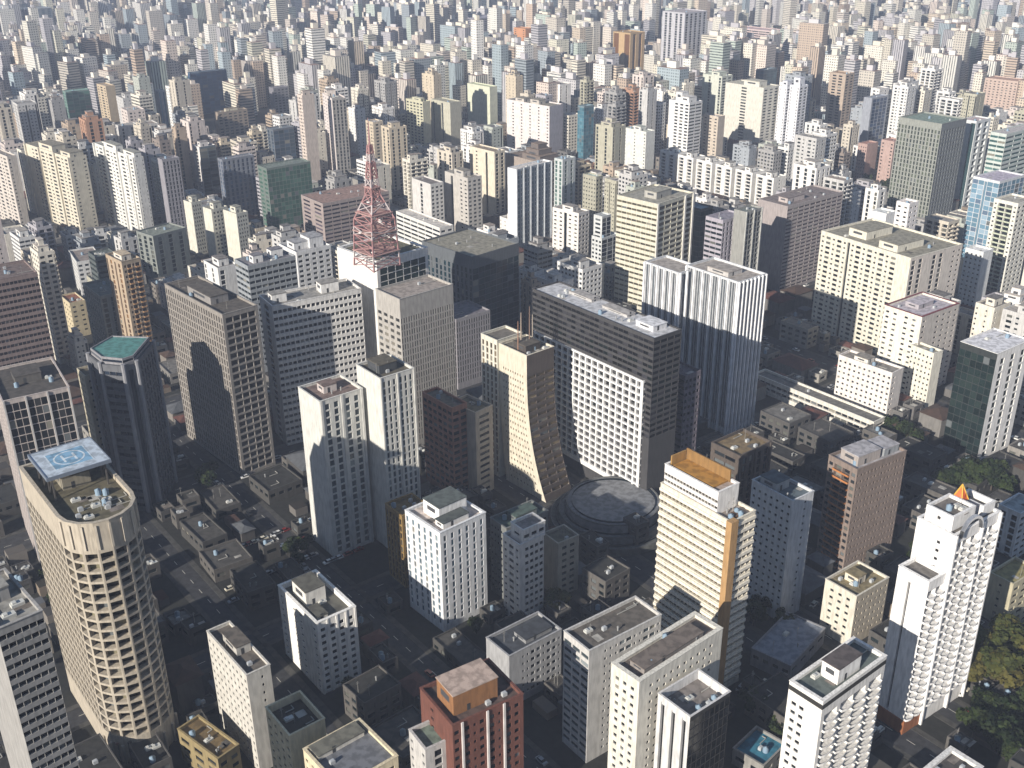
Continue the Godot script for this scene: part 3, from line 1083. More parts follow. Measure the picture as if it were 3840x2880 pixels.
func _ready() -> void:
	# ---- camera, air and light
	var cam := Camera3D.new()
	cam.name = "camera"
	cam.fov = 39.6
	cam.near = 1.0
	cam.far = 9000.0
	cam.transform = Transform3D(Basis(Vector3(0.99996, -0.00832, 0.00385), Vector3(0.00916, 0.90756, -0.41983), Vector3(-0.00000, 0.41984, 0.90760)).orthonormalized(), Vector3(0, 240, 0))
	add_child(cam)
	cam.current = true
	var we := WorldEnvironment.new()
	we.name = "air"
	var env := Environment.new()
	env.background_mode = Environment.BG_SKY
	var sm := ProceduralSkyMaterial.new()
	sm.sky_top_color = Color(0.42, 0.52, 0.66)
	sm.sky_horizon_color = Color(0.78, 0.8, 0.82)
	sm.sky_curve = 0.12
	sm.ground_horizon_color = Color(0.6, 0.6, 0.6)
	sm.ground_bottom_color = Color(0.2, 0.2, 0.2)
	sm.sky_energy_multiplier = 1.0
	env.sky = Sky.new()
	env.sky.sky_material = sm
	env.background_energy_multiplier = 0.5
	env.tonemap_mode = Environment.TONE_MAPPER_LINEAR
	env.tonemap_exposure = 1.65
	env.fog_enabled = true
	env.fog_light_color = Color(0.75, 0.8, 0.9)
	env.fog_density = 0.00018
	env.ssao_enabled = true
	env.ssil_enabled = true
	env.sdfgi_enabled = true
	we.environment = env
	add_child(we)
	var sun := DirectionalLight3D.new()
	sun.name = "sun"
	sun.light_color = Color(1.0, 0.963, 0.91)
	sun.light_energy = 1.5
	sun.light_angular_distance = 0.5
	sun.shadow_enabled = true
	var az := deg_to_rad(-142.0)
	var el := deg_to_rad(22.5)
	var from := Vector3(sin(az) * cos(el), sin(el), -cos(az) * cos(el))
	sun.transform = Transform3D(Basis.looking_at(-from, Vector3.UP), from * 500.0)
	add_child(sun)

	# ---- shared textures and materials
	grime = noise(0.02, 0.88, 1.0, 3)
	blotch = noise(0.012, 0.82, 1.0, 8, 5)
	grain = noise(0.05, 0.8, 1.0, 9)
	pane.size = Vector3(1, 1, 0.08)

	# ---- the setting: ground, streets, pavements
	var land := Geo.new()
	land.quad(Vector3(-4200, 0, -6200), Vector3(4200, 0, -6200), Vector3(4200, 0, 300), Vector3(-4200, 0, 300), Vector3.UP)
	setting("ground", land.mesh(), paint("242522", 0.95, "roof"))
	road(Vector2(43.9, -195.4), Vector2(-461.0, -841.6), 7.0)
	road(Vector2(-42.7, -237.0), Vector2(-492.2, -812.2), 8.0)
	road(Vector2(158.9, -205.4), Vector2(-259.8, -741.3), 10.0)
	road(Vector2(181.9, -212.7), Vector2(-113.6, -591.0), 9.0)
	road(Vector2(328.5, -343.9), Vector2(-77.8, -864.0), 12.0)
	road(Vector2(-186.1, -231.5), Vector2(271.0, -588.6), 8.0)
	road(Vector2(-264.9, -319.9), Vector2(381.3, -824.8), 14.0)
	road(Vector2(-331.0, -381.4), Vector2(472.8, -1009.4), 10.0)
	road(Vector2(-441.3, -515.2), Vector2(598.9, -1327.9), 10.0)
	reserved = [Vector2(362, -1192), Vector2(349, -1149), Vector2(336, -1106), Vector2(282, -1108), Vector2(292, -1102), Vector2(243, -1548), Vector2(236, -1503), Vector2(229, -1459), Vector2(221, -1409), Vector2(166, -1542), Vector2(162, -1497), Vector2(157, -1453), Vector2(151, -1403), Vector2(226, -1187), Vector2(217, -1143), Vector2(209, -1099), Vector2(250, -1123), Vector2(-93, -1109), Vector2(-65, -1119), Vector2(-30, -1221), Vector2(-29, -1176), Vector2(-28, -1131), Vector2(-27, -1081), Vector2(-358, -1304), Vector2(-346, -1261), Vector2(-334, -1218), Vector2(-321, -1169), Vector2(-380, -1187), Vector2(-366, -1144), Vector2(-352, -1101), Vector2(-298, -1157), Vector2(-286, -1113), Vector2(-465, -1262), Vector2(-450, -1220), Vector2(-434, -1178), Vector2(-417, -1131), Vector2(-505, -1273), Vector2(-488, -1231), Vector2(-472, -1190), Vector2(-453, -1143), Vector2(-272, -1287), Vector2(-262, -1243), Vector2(-253, -1199), Vector2(-243, -1150), Vector2(413, -1803), Vector2(403, -1759), Vector2(393, -1715), Vector2(381, -1666), Vector2(732, -1707), Vector2(714, -1666), Vector2(696, -1624), Vector2(676, -1578), Vector2(587, -1292), Vector2(568, -1251), Vector2(550, -1210), Vector2(529, -1164), Vector2(318, -1357), Vector2(308, -1313), Vector2(297, -1269), Vector2(286, -1220), Vector2(21, -1688), Vector2(21, -1643), Vector2(20, -1598), Vector2(20, -1548), Vector2(-833, -1986), Vector2(-816, -1945), Vector2(-799, -1903), Vector2(-779, -1857), Vector2(-29, -2028), Vector2(-28, -1983), Vector2(-27, -1938), Vector2(-27, -1888)]
	# ---- towers that can be told apart in the photograph
	tower("office_tower", "grey concrete tower with ribbon windows at the bottom left edge", "office tower", [-99.4, -166.4, 43.0, 20.0, 8.8, 112.0], {"c": "9a9893", "R": "G" + "G".repeat(5), "wh": 0.5, "wd": 0.6, "fh": 2.4, "top": 1.2, "rc": "8f8e8a", "mr": [[0.2, 0.5, 0.5, 0.3, 3.0]], "near": 220})
	tower("office_tower", "dark glass office tower with pale ribs behind the rooftop helipad", "office tower", [-187.8, -354.5, 31.9, 34.0, 23.6, 70.8], {"c": "b9a9a0", "L": "VVVVVVVV", "R": "FCCCFCCCFCCCF", "fo": 0.7, "fc": "b5b4b0", "Ro": {"wd": 0.1}, "g": ["15181a", "1b1e20", "24282a", "2f3030"], "fh": 3.4, "rc": "4e4a46", "mr": [[0.3, 0.45, 0.4, 0.3, 3.0, "5a5650"]], "near": 300})
	tower("office_tower", "tall brown-grey slab with a fine sunshade wall and dark end bands", "office tower", [-122.1, -421.4, 42.0, 53.9, 16.8, 78.5], {"c": "8d8478", "L": "V".repeat(24), "R": "bGGGGb", "fh": 3.3, "Ro": {"wh": 0.74, "wd": 1.4}, "wd": 0.12, "g": ["3c3833", "47423c", "332f2b", "504a42"], "rc": "57524c", "mr": [[0.2, 0.3, 0.5, 0.4, 3.5, "8a8580"]], "mess": 10, "near": 300})
	tower("office_tower", "broad grey block with rows of deep square windows beside the white mast tower", "office tower", [-107.6, -450.8, 31.7, 17.0, 43.7, 71.0], {"c": "d2d0ca", "R": "W".repeat(19), "ww": 0.84, "wh": 0.5, "wd": 0.9, "L": "bVb", "fh": 3.3, "rc": "8c8a86", "mr": [[0.05, 0.35, 0.16, 0.3, 4.0, "d6d6d2"], [0.6, 0.35, 0.2, 0.35, 4.5, "dad9d4"]], "mess": 8})
	tower("office_tower", "white tower with a blank lit flank carrying the red lattice mast", "office tower", [-62.9, -477.2, 43.7, 31.6, 31.2, 83.0], {"c": "dcdad3", "L": "BBBBB", "R": "bCCCCCCb", "fh": 3.4, "top": 4.0, "g": ["1c2a28", "22322f", "2a3a36", "31423e"], "rc": "62604f", "pw": 1.4, "mess": 0})
	tower("office_tower", "mid-height ribbed grey tower with a cream side in front of the white mast tower", "office tower", [-49.5, -444.8, 40.7, 18.8, 30.0, 76.0], {"c": "a8a297", "L": "WWWW", "R": "V".repeat(22), "fh": 3.2, "Ro": {"wd": 0.5}, "top": 9.0, "rc": "9a918a", "mess": 3, "g": ["2c2d2c", "3a3a38", "4a4945", "77736a"], "near": 300})
	tower("office_tower", "dark teal glass office box with a flat olive roof right of the white mast tower", "office tower", [-20.9, -553.6, 44.0, 42.6, 35.4, 60.0], {"c": "565f66", "L": "VVVVVVVVVVVV", "R": "CCCCCCCC", "fh": 3.4, "top": 7.0, "bc": "67695e", "g": ["14262c", "182c32", "1b3137", "223a40"], "rc": "8b8779", "mess": 7, "near": 0})
	tower("office_tower", "lower violet-grey office block between the ribbed grey tower and the flared tower", "office tower", [-28.5, -512.1, 38.0, 20.0, 22.0, 40.0], {"c": "8a868c", "L": "VVVVV", "R": "V".repeat(14), "fh": 3.2, "rc": "6f6a6e", "mess": 4, "near": 0})
	tower("apartment_tower", "pale slab with a blank end and recessed bays, lower half of a joined pair", "apartment tower", [-71.4, -356.2, 38.0, 16.8, 18.5, 68.7], {"c": "c9c9be", "g": ["3d474c", "4a555a", "566066", "8b9290"], "L": "BBB", "R": "FVVFVVF", "fo": 0.35, "fh": 3.0, "ww": 0.8, "wh": 0.7, "wd": 0.8, "rc": "75655f", "mr": [[0.3, 0.4, 0.3, 0.3, 3.0, "c8b8b0"]], "mess": 3, "near": 240})
	tower("apartment_tower", "taller half of the joined pale slabs with dark plant on its roof", "apartment tower", [-49.1, -360.3, 38.0, 17.0, 15.3, 76.0], {"c": "cbcabe", "g": ["3d474c", "4a555a", "566066", "8b9290"], "L": "BBB", "R": "FVVVFVVVF", "fo": 0.35, "fh": 3.0, "ww": 0.8, "wh": 0.7, "wd": 0.8, "rc": "5b564a", "mr": [[0.2, 0.3, 0.5, 0.5, 3.5, "3c4348"]], "mess": 10, "near": 240})
	tower("office_tower", "narrow brick-red block with dark lower walls left of the flared tower", "office tower", [-25.2, -400.1, 40.0, 21.2, 8.0, 44.0], {"c": "a1705a", "L": "WWWWWW", "R": "WW", "fh": 3.1, "ww": 0.75, "wh": 0.55, "rc": "6b665a", "mess": 5, "near": 120})
	tower("office_tower", "slim sandy tower with a plain flank and balconied end beside the brick-topped block", "office tower", [-15.5, -401.2, 46.1, 15.7, 10.3, 41.2], {"c": "b9a88c", "L": "BwB", "R": "bGb", "fh": 3.0, "rc": "6a6553", "mess": 6, "near": 80})
	tower("office_tower", "blue-black tower with thin white fins, two stepped wings", "office tower", [103.2, -457.6, 38.0, 32.1, 19.2, 78.0], {"c": "c9ced2", "calm": true, "L": "F" + "SSSF".repeat(6), "R": "F" + "SSF".repeat(7), "fh": 3.4, "fo": 0.9, "fc": "f0f1f2", "top": 0.6, "g": ["16232c", "1a2932", "1f2f39", "263743"], "rc": "a19a93", "mr": [[0.2, 0.3, 0.5, 0.4, 2.0, "b9b4ae"]], "mess": 6, "add": [[-7.0, 30.0, 15.0, 23.0, 0.0, 76.0, {"L": "F" + "SSF".repeat(5), "R": "F" + "SSF".repeat(3)}]], "near": 300})
	tower("office_tower", "black glass slab behind the white lattice, grey roof with white plant rooms", "office tower", [56.2, -388.8, 38.0, 75.8, 15.6, 79.2], {"c": "3f3e40", "L": "G".repeat(26), "R": "GGGG", "fh": 2.6, "wh": 0.55, "wd": 0.3, "top": 1.0, "low": 34.0, "g": ["16171a", "1c1d20", "26262a", "3a3a3e"], "calm": true, "rc": "bfc0c3", "pa": 0.5, "mr": [[0.35, 0.08, 0.5, 0.13, 2.2, "d6d7d9", "d4d5d8"], [0.55, 0.32, 0.3, 0.2, 0.9, "b4b1ad", "aaa6a2"], [0.6, 0.62, 0.3, 0.2, 1.0, "b4b1ad", "aaa6a2"]], "mess": 10, "near": 120})
	tower("striped_tower", "striped cream office tower with an amber roof terrace and an orange corner strip", "office tower", [65.9, -274.7, 37.2, 30.1, 11.0, 66.2], {"c": "d9cdaf", "L": "G".repeat(18), "R": "GGGGG", "fh": 3.0, "wh": 0.42, "wd": 0.7, "top": 2.0, "band": "LR", "bh": 0.34, "bo": 0.45, "bc": "e3d9bf", "g": ["4a4334", "554d3d", "3c372c", "6f6650"], "rc": "9a8f86", "mess": 6, "near": 300})
	amber_terrace([65.9, -274.7, 37.2, 30.1, 11.0, 66.2])
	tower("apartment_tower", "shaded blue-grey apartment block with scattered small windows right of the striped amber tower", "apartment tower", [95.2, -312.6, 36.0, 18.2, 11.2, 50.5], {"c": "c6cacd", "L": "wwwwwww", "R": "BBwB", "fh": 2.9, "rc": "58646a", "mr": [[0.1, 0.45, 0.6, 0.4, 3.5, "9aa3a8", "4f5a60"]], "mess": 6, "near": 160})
	tower("apartment_tower", "russet apartment tower with orange balconies and a stepped pale roof", "apartment tower", [127.1, -343.2, 32.0, 13.8, 27.2, 45.1], {"c": "8b7262", "L": "WEEW", "R": "w".repeat(14), "fh": 2.9, "bc": "b8743c", "rc": "a7a5a8", "mr": [[0.12, 0.2, 0.45, 0.6, 4.0, "a89a90"], [0.65, 0.2, 0.3, 0.6, 3.0, "8f979d"]], "mess": 4, "near": 300})
	tower("office_tower", "dark brown tower with a tan drum on its roof behind the amber terrace", "office tower", [82.9, -342.0, 38.0, 13.8, 18.0, 52.0], {"c": "594a3e", "L": "bGGb", "R": "FVVFVVF", "fh": 3.2, "fo": 0.5, "rc": "7b6a4e", "mess": 6, "near": 100})
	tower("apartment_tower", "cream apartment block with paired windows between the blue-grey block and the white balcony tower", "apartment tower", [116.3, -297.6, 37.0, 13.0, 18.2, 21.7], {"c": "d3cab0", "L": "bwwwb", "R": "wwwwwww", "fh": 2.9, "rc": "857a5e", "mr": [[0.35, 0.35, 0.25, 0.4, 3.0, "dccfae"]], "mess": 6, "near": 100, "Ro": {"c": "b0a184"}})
	tower("apartment_tower", "white-edged apartment tower with three stacks of curved balconies at the bottom right", "apartment tower", [79.3, -214.3, 39.0, 10.6, 28.5, 50.0], {"c": "e4e1d8", "frieze": true, "calm": true, "bd": 0.7, "L": "bWWBB", "R": "bDbDDbDb", "bend": 0.45, "fh": 2.9, "top": 5.0, "wh": 0.42, "rc": "5d6663", "pw": 0.8, "mr": [[0.32, 0.2, 0.35, 0.5, 5.0, "e8e6df", "57504f"]], "mess": 6, "near": 120})
	tower("office_tower", "cream corner tower with a long brown roof tray at the bottom centre", "office tower", [33.6, -227.1, 40.5, 10.5, 35.1, 46.0], {"c": "d8d2bd", "L": "bWWWb", "R": "BwwwwwwwwwwB", "fh": 2.9, "ww": 0.45, "wh": 0.42, "top": 2.4, "rc": "6b625c", "pw": 1.2, "mr": [[0.12, 0.2, 0.7, 0.5, 1.6, "8d837c", "6f665f"]], "mess": 8, "near": 160})
	tower("apartment_tower", "grey apartment block with stepped window rows left of the cream corner tower", "apartment tower", [21.4, -244.8, 36.1, 11.6, 28.3, 42.3], {"c": "bdbbb5", "L": "GGG", "R": "BBwwwWWwwWWw", "fh": 2.8, "wh": 0.5, "ww": 0.84, "wd": 0.3, "g": ["3a4347", "465055", "30383c", "7d8588"], "rc": "5f5a54", "mess": 8, "near": 200})
	tower("office_tower", "black glass block with white frames and an open roof at the bottom", "office tower", [46.6, -220.2, 38.0, 11.9, 16.0, 40.0], {"c": "c9c9c8", "L": "bSbbSbbSb", "R": "CCCCCCCC", "fh": 3.2, "g": ["121416", "16181a", "1a1c1f", "202226"], "rc": "7c7672", "pa": 3.0, "calm": true, "Ro": {"c": "1e1e20"}, "mess": 10, "near": 130})
	tower("apartment_tower", "white apartment block with a raised plant room and dotted small windows", "apartment tower", [-63.0, -276.4, 38.1, 26.6, 14.5, 28.7], {"c": "e8e5da", "L": "wBwwBw", "R": "FWFWFWFWF", "fo": 0.25, "fh": 2.6, "top": 2.2, "ww": 0.62, "wh": 0.55, "rc": "5b5a52", "pw": 0.8, "pa": 1.8, "mr": [[0.2, 0.45, 0.5, 0.35, 5.5, "d8d4c6"], [0.15, 0.12, 0.25, 0.25, 1.2, "c9c6ba"]], "mess": 5, "near": 120})
	tower("apartment_tower", "narrow pale slab with a worn lit flank left of the white dotted block", "apartment tower", [-76.7, -242.0, 39.0, 26.4, 7.5, 37.0], {"c": "c4bfb0", "L": "wwwwwwwwww", "R": "BBwB", "fh": 2.9, "rc": "625c55", "mr": [[0.3, 0.4, 0.6, 0.35, 3.0, "b8b3a6"]], "mess": 5, "near": 130})
	tower("office_tower", "white office cube with vertical strips of windows and a bright plant room, centre bottom", "office tower", [-25.0, -308.3, 40.9, 20.3, 20.3, 41.6], {"c": "d8dbdc", "L": "VbVbVbVbVbVb", "R": "bVbVbVbVbVbVb", "fh": 2.9, "top": 1.6, "g": ["3f5562", "4a606e", "566c78", "7d8d94"], "rc": "c9bdb4", "pw": 0.7, "mr": [[0.25, 0.34, 0.6, 0.45, 5.5, "f0efea", "565e5c"], [0.15, 0.1, 0.55, 0.22, 2.4, "e6e3dc", "4c5250"]], "mess": 5, "near": 160})
	tower("apartment_tower", "white block stepping back at the top beside the white strip-window cube", "apartment tower", [2.1, -312.1, 38.0, 9.5, 11.0, 34.0], {"c": "d9d6cf", "L": "wWw", "R": "BWWWW", "fh": 2.9, "ww": 0.7, "rc": "8d8580", "mess": 3, "near": 80, "add": [[2.0, 0.5, 10.0, 7.0, 33.0, 39.0, {"L": "w", "R": "WWW", "mess": 0}]]})
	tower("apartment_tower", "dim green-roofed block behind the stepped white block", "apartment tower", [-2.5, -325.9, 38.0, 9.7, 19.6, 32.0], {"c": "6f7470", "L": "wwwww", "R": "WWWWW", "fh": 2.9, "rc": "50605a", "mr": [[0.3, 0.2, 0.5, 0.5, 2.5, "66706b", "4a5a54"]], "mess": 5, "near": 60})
	tower("apartment_tower", "thin beige block with window columns beside the curved dark podium", "apartment tower", [16.2, -328.0, 35.1, 9.0, 9.8, 24.0], {"c": "b3a78b", "L": "BB", "R": "bWWb", "fh": 2.8, "rc": "6c6656", "mess": 3, "near": 60})
	tower("office_tower", "grey block with a dark tray roof below the white strip-window cube", "office tower", [-1.7, -269.1, 38.0, 12.1, 21.8, 20.9], {"c": "9b9da0", "L": "BB", "R": "BBwwWWwWWw", "fh": 2.9, "ww": 0.7, "rc": "44484e", "mr": [[0.4, 0.2, 0.5, 0.5, 1.5, "8a8d90", "3c4046"]], "mess": 4, "near": 100})
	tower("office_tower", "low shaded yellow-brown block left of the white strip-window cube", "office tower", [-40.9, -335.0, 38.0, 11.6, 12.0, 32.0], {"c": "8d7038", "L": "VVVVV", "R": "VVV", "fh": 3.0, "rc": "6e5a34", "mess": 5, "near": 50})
	tower("apartment_tower", "yellow apartment block with a sunk dark roof yard at the bottom left of centre", "apartment tower", [-60.8, -221.0, 38.0, 14.3, 10.8, 34.0], {"c": "d8c48a", "L": "wwww", "R": "BBB", "fh": 2.9, "rc": "37342d", "pa": 2.5, "mess": 6, "near": 40})
	tower("apartment_tower", "yellow apartment block with a blue-grey flat roof and white kerbs at the bottom", "apartment tower", [-44.4, -202.0, 40.0, 18.5, 17.7, 34.0], {"c": "d9c38c", "L": "wwwwww", "R": "wwww", "fh": 2.9, "rc": "6b6e74", "pw": 0.6, "mr": [[0.08, 0.7, 0.8, 0.25, 1.4, "cfcab8", "6b6a60"]], "mess": 3, "near": 40})
	tower("office_tower", "red-brown office slab with pale horizontal bands at the picture's left edge", "office tower", [-266.0, -506.2, 36.0, 26.0, 27.8, 64.0], {"c": "8a6e66", "R": "G".repeat(14), "L": "b", "fh": 3.3, "wh": 0.5, "wd": 0.7, "g": ["241d1d", "2c2323", "352b2a", "44393a"], "rc": "6d5f5a", "mess": 8, "near": 200})
	tower("apartment_tower", "slim orange apartment tower lit warm, beside the red-brown banded slab", "apartment tower", [-207.7, -544.2, 43.2, 19.6, 10.7, 62.0], {"c": "b8996f", "L": "SbVbSbVb", "R": "bWEWEb", "fh": 2.9, "bc": "b98a58", "g": ["4c3420", "5a3f28", "3a2a1c", "7c5a38"], "rc": "b8a890", "mr": [[0.2, 0.2, 0.5, 0.5, 3.0, "d8cdb8"]], "mess": 5, "near": 200})
	tower("office_tower", "dark teal office block behind the slim orange tower's left side", "office tower", [-239.3, -589.9, 38.0, 14.3, 12.0, 50.0], {"c": "4c5a5a", "L": "GGGG", "R": "GG", "fh": 3.3, "g": ["17201f", "1d2827", "243130", "2c3a39"], "rc": "5d6460", "mess": 4, "near": 0})
	tower("apartment_tower", "grey-green ribbed block right under the slim orange tower", "apartment tower", [-228.0, -557.4, 38.0, 28.7, 14.0, 38.0], {"c": "7a8580", "L": "VVVVVVVV", "R": "VVV", "fh": 3.0, "rc": "59625e", "mess": 4, "near": 0})
	tower("office_tower", "small block with a lit yellow top among dark roofs near the left edge", "office tower", [-259.7, -590.1, 38.0, 17.9, 9.0, 22.0], {"c": "cdb57c", "L": "wwww", "R": "ww", "fh": 3.0, "rc": "8a5a44", "mess": 3, "near": 0})
	tower("office_tower", "low white block with window grids under the cream high-rise pair", "office tower", [-281.4, -661.3, 30.0, 29.5, 16.0, 24.0], {"c": "c9cac6", "L": "WWWWWWWWWWWW", "R": "WWWW", "fh": 3.0, "rc": "8a7f78", "mess": 5, "near": 0})
	tower("apartment_tower", "worn blond strip-faced block wedged between the dark ribbed tower and the teal-roofed octagon", "apartment tower", [-178.0, -405.4, 38.0, 10.4, 9.0, 58.0], {"c": "b4a884", "L": "wwww", "R": "ww", "fh": 3.0, "rc": "5a5446", "mess": 2, "near": 0})
	tower("apartment_tower", "white block with stacked roof boxes left of the white mast tower", "apartment tower", [-123.5, -589.8, 38.0, 22.2, 22.4, 52.0], {"c": "d3d4d3", "L": "wwW", "R": "WWWWW", "fh": 3.0, "rc": "9a9a9c", "mr": [[0.1, 0.3, 0.4, 0.4, 4.0], [0.5, 0.2, 0.4, 0.5, 6.0]], "mess": 4, "near": 0})
	tower("office_tower", "grey-blue office slab with banded windows behind the brown sunshade slab", "office tower", [-138.4, -535.3, 38.0, 16.0, 28.0, 62.0], {"c": "8d979f", "L": "GGGG", "R": "GGGGGGGG", "fh": 3.2, "rc": "77757a", "mr": [[0.2, 0.3, 0.2, 0.3, 4.0, "dddcd8"], [0.6, 0.4, 0.25, 0.3, 4.5, "e2e1dc"]], "mess": 6, "near": 0})
	tower("apartment_tower", "dim block with greenish vertical stripes below the stepped white trio", "apartment tower", [-240.6, -693.5, 49.9, 20.0, 26.3, 31.2], {"c": "7c857c", "L": "VVV", "R": "bVbVbVb", "fh": 3.0, "rc": "7a8076", "mess": 4, "near": 0})
	tower("apartment_tower", "stepped cream apartment block, first and farthest of a lit trio", "apartment tower", [-228.1, -747.3, 46.0, 10.8, 8.1, 39.4], {"c": "cfcbb2", "L": "BB", "R": "bWWWWb", "fh": 2.9, "rc": "8e8c80", "mr": [[0.3, 0.3, 0.5, 0.4, 4.0]], "mess": 3, "near": 0, "group": "lit cream trio"})
	tower("apartment_tower", "middle block of the lit cream trio stepping down towards the mast tower", "apartment tower", [-211.3, -736.0, 46.0, 11.1, 13.2, 37.3], {"c": "cfcbb2", "L": "BB", "R": "bWWWWb", "fh": 2.9, "rc": "8e8c80", "mr": [[0.3, 0.3, 0.5, 0.4, 4.0]], "mess": 3, "near": 0, "group": "lit cream trio"})
	tower("apartment_tower", "nearest and widest block of the lit cream trio", "apartment tower", [-191.1, -725.0, 46.0, 16.6, 9.3, 37.2], {"c": "cfcbb2", "L": "BB", "R": "bWWWWb", "fh": 2.9, "rc": "8e8c80", "mr": [[0.3, 0.3, 0.5, 0.4, 4.0]], "mess": 3, "near": 0, "group": "lit cream trio"})
	tower("apartment_tower", "narrow white tower with a dark ladder of balconies up its lit face", "apartment tower", [-266.5, -916.6, 40.0, 13.6, 15.0, 42.5], {"c": "d8d2cc", "L": "BEB", "R": "CC", "fh": 2.9, "Ro": {"c": "4a6572"}, "rc": "9a9490", "mr": [[0.2, 0.3, 0.5, 0.4, 4.0]], "mess": 3, "near": 0})
	tower("apartment_tower", "broad cream high-rise with ribbed bays, left one of the tall pair at the left edge", "apartment tower", [-331.9, -802.2, 46.0, 78.0, 13.3, 60.0], {"c": "d3c7a6", "fo": 1.3, "L": "FBwWFWwWbFWwWF", "R": "wBw", "fh": 2.9, "ww": 0.7, "rc": "857f70", "mr": [[0.1, 0.02, 0.8, 0.2, 4.0], [0.1, 0.4, 0.8, 0.3, 5.0]], "mess": 4, "near": 0})
	tower("apartment_tower", "broad white high-rise with ribbed bays, right one of the tall pair at the left edge", "apartment tower", [-277.9, -787.5, 42.0, 74.2, 7.0, 62.9], {"c": "d9d8cd", "fo": 1.3, "L": "FwWbFWwWFbWwFWF", "R": "wBBw", "fh": 2.9, "ww": 0.7, "rc": "97968c", "mr": [[0.1, 0.02, 0.8, 0.25, 4.0], [0.1, 0.45, 0.8, 0.3, 4.5]], "mess": 4, "near": 0})
	tower("apartment_tower", "pinkish high-rise cut by the left edge beside the broad cream one", "apartment tower", [-386.1, -817.9, 44.0, 47.0, 7.0, 58.0], {"c": "cdbfae", "L": "WwWbWwWb", "R": "wB", "fh": 2.9, "ww": 0.7, "rc": "8d857c", "mess": 3, "near": 0})
	tower("office_tower", "wide green glass slab with a narrow white end left of the mast", "office tower", [-184.7, -804.0, 38.0, 16.0, 37.1, 50.1], {"c": "5d7468", "L": "WW", "R": "C".repeat(12), "fh": 3.3, "top": 1.5, "g": ["3c5a4e", "446357", "365046", "4f6e60"], "rc": "707a72", "mess": 4, "near": 0})
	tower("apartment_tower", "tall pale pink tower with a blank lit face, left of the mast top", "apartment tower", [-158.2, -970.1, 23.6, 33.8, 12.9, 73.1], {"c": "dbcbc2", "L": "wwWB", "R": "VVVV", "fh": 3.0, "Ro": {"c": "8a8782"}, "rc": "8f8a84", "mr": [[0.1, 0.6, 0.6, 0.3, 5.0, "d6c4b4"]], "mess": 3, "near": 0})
	tower("apartment_tower", "slim rosy tower standing against the pale pink tower", "apartment tower", [-181.0, -950.6, 38.0, 9.0, 12.0, 79.4], {"c": "d3bca8", "L": "wWw", "R": "BB", "fh": 3.0, "rc": "a09286", "mr": [[0.2, 0.3, 0.6, 0.4, 4.0]], "mess": 2, "near": 0})
	tower("office_tower", "red-brown banded office block behind the left foot of the mast", "office tower", [-138.2, -769.2, 38.0, 33.7, 57.5, 31.9], {"c": "a08a82", "L": "WW", "R": "GGGGGGGG", "fh": 3.0, "g": ["2d2a30", "35323a", "403a40", "57505a"], "rc": "94796e", "mess": 6, "near": 0})
	tower("apartment_tower", "white terraced building behind the right foot of the mast", "apartment tower", [-47.3, -690.6, 38.0, 54.0, 11.1, 36.0], {"c": "d9d5cb", "L": "GGGGGG", "R": "WW", "fh": 3.0, "rc": "cfc8be", "mess": 4, "near": 0})
	tower("apartment_tower", "grey and white twin-striped tower behind the mast's right side", "apartment tower", [-58.1, -767.9, 38.0, 24.9, 11.4, 46.0], {"c": "c8c5be", "L": "bBbVbBb", "R": "WWW", "fh": 3.0, "rc": "77706c", "mess": 4, "near": 0})
	tower("apartment_tower", "beige tower with a deep vertical recess in the middle distance", "apartment tower", [-31.0, -768.7, 38.0, 29.0, 12.8, 50.0], {"c": "b9b2a6", "L": "BSBww", "R": "WWW", "fh": 3.0, "rc": "8a8478", "mr": [[0.2, 0.3, 0.5, 0.4, 4.0]], "mess": 3, "near": 0})
	tower("apartment_tower", "sandy block with twin lit flanks behind the recessed beige tower", "apartment tower", [-12.2, -839.8, 42.0, 30.3, 11.1, 53.2], {"c": "d6c7a4", "L": "BwBbSbB", "R": "VV", "fh": 3.0, "rc": "8d7f6c", "mess": 3, "near": 0})
	tower("office_tower", "brown block with a stepped pyramid of roof levels", "office tower", [24.1, -831.7, 40.0, 42.7, 22.9, 46.0], {"c": "a38f7d", "L": "BBBBB", "R": "VVVV", "fh": 3.2, "rc": "7d6d60", "mr": [[0.05, 0.05, 0.85, 0.5, 5.0, "7a685c"], [0.15, 0.15, 0.6, 0.35, 9.0, "75645a"], [0.25, 0.22, 0.4, 0.2, 13.0, "6f6058"]], "mess": 2, "near": 0})
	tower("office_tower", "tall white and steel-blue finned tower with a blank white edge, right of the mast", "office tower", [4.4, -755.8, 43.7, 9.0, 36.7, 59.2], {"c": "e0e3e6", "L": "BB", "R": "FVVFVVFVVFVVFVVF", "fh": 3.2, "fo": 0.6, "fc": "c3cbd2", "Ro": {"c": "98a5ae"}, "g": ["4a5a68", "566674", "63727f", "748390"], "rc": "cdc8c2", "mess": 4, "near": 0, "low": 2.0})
	tower("office_tower", "second steel-blue tower with green-grey stripes standing behind the first", "office tower", [40.4, -816.0, 42.0, 9.0, 14.2, 52.0], {"c": "b9c4c2", "L": "VV", "R": "bVbVb", "fh": 3.2, "g": ["3d5550", "48615b", "546b66", "6b827c"], "rc": "a9aaa6", "mess": 3, "near": 0})
	tower("apartment_tower", "white block with a dark seam and shaded windows before the steel-blue finned tower", "apartment tower", [48.0, -730.6, 45.2, 24.9, 11.4, 33.7], {"c": "ddd6cb", "L": "wwSww", "R": "WWW", "fh": 3.0, "rc": "8e8984", "mr": [[0.2, 0.3, 0.5, 0.4, 3.5]], "mess": 4, "near": 0})
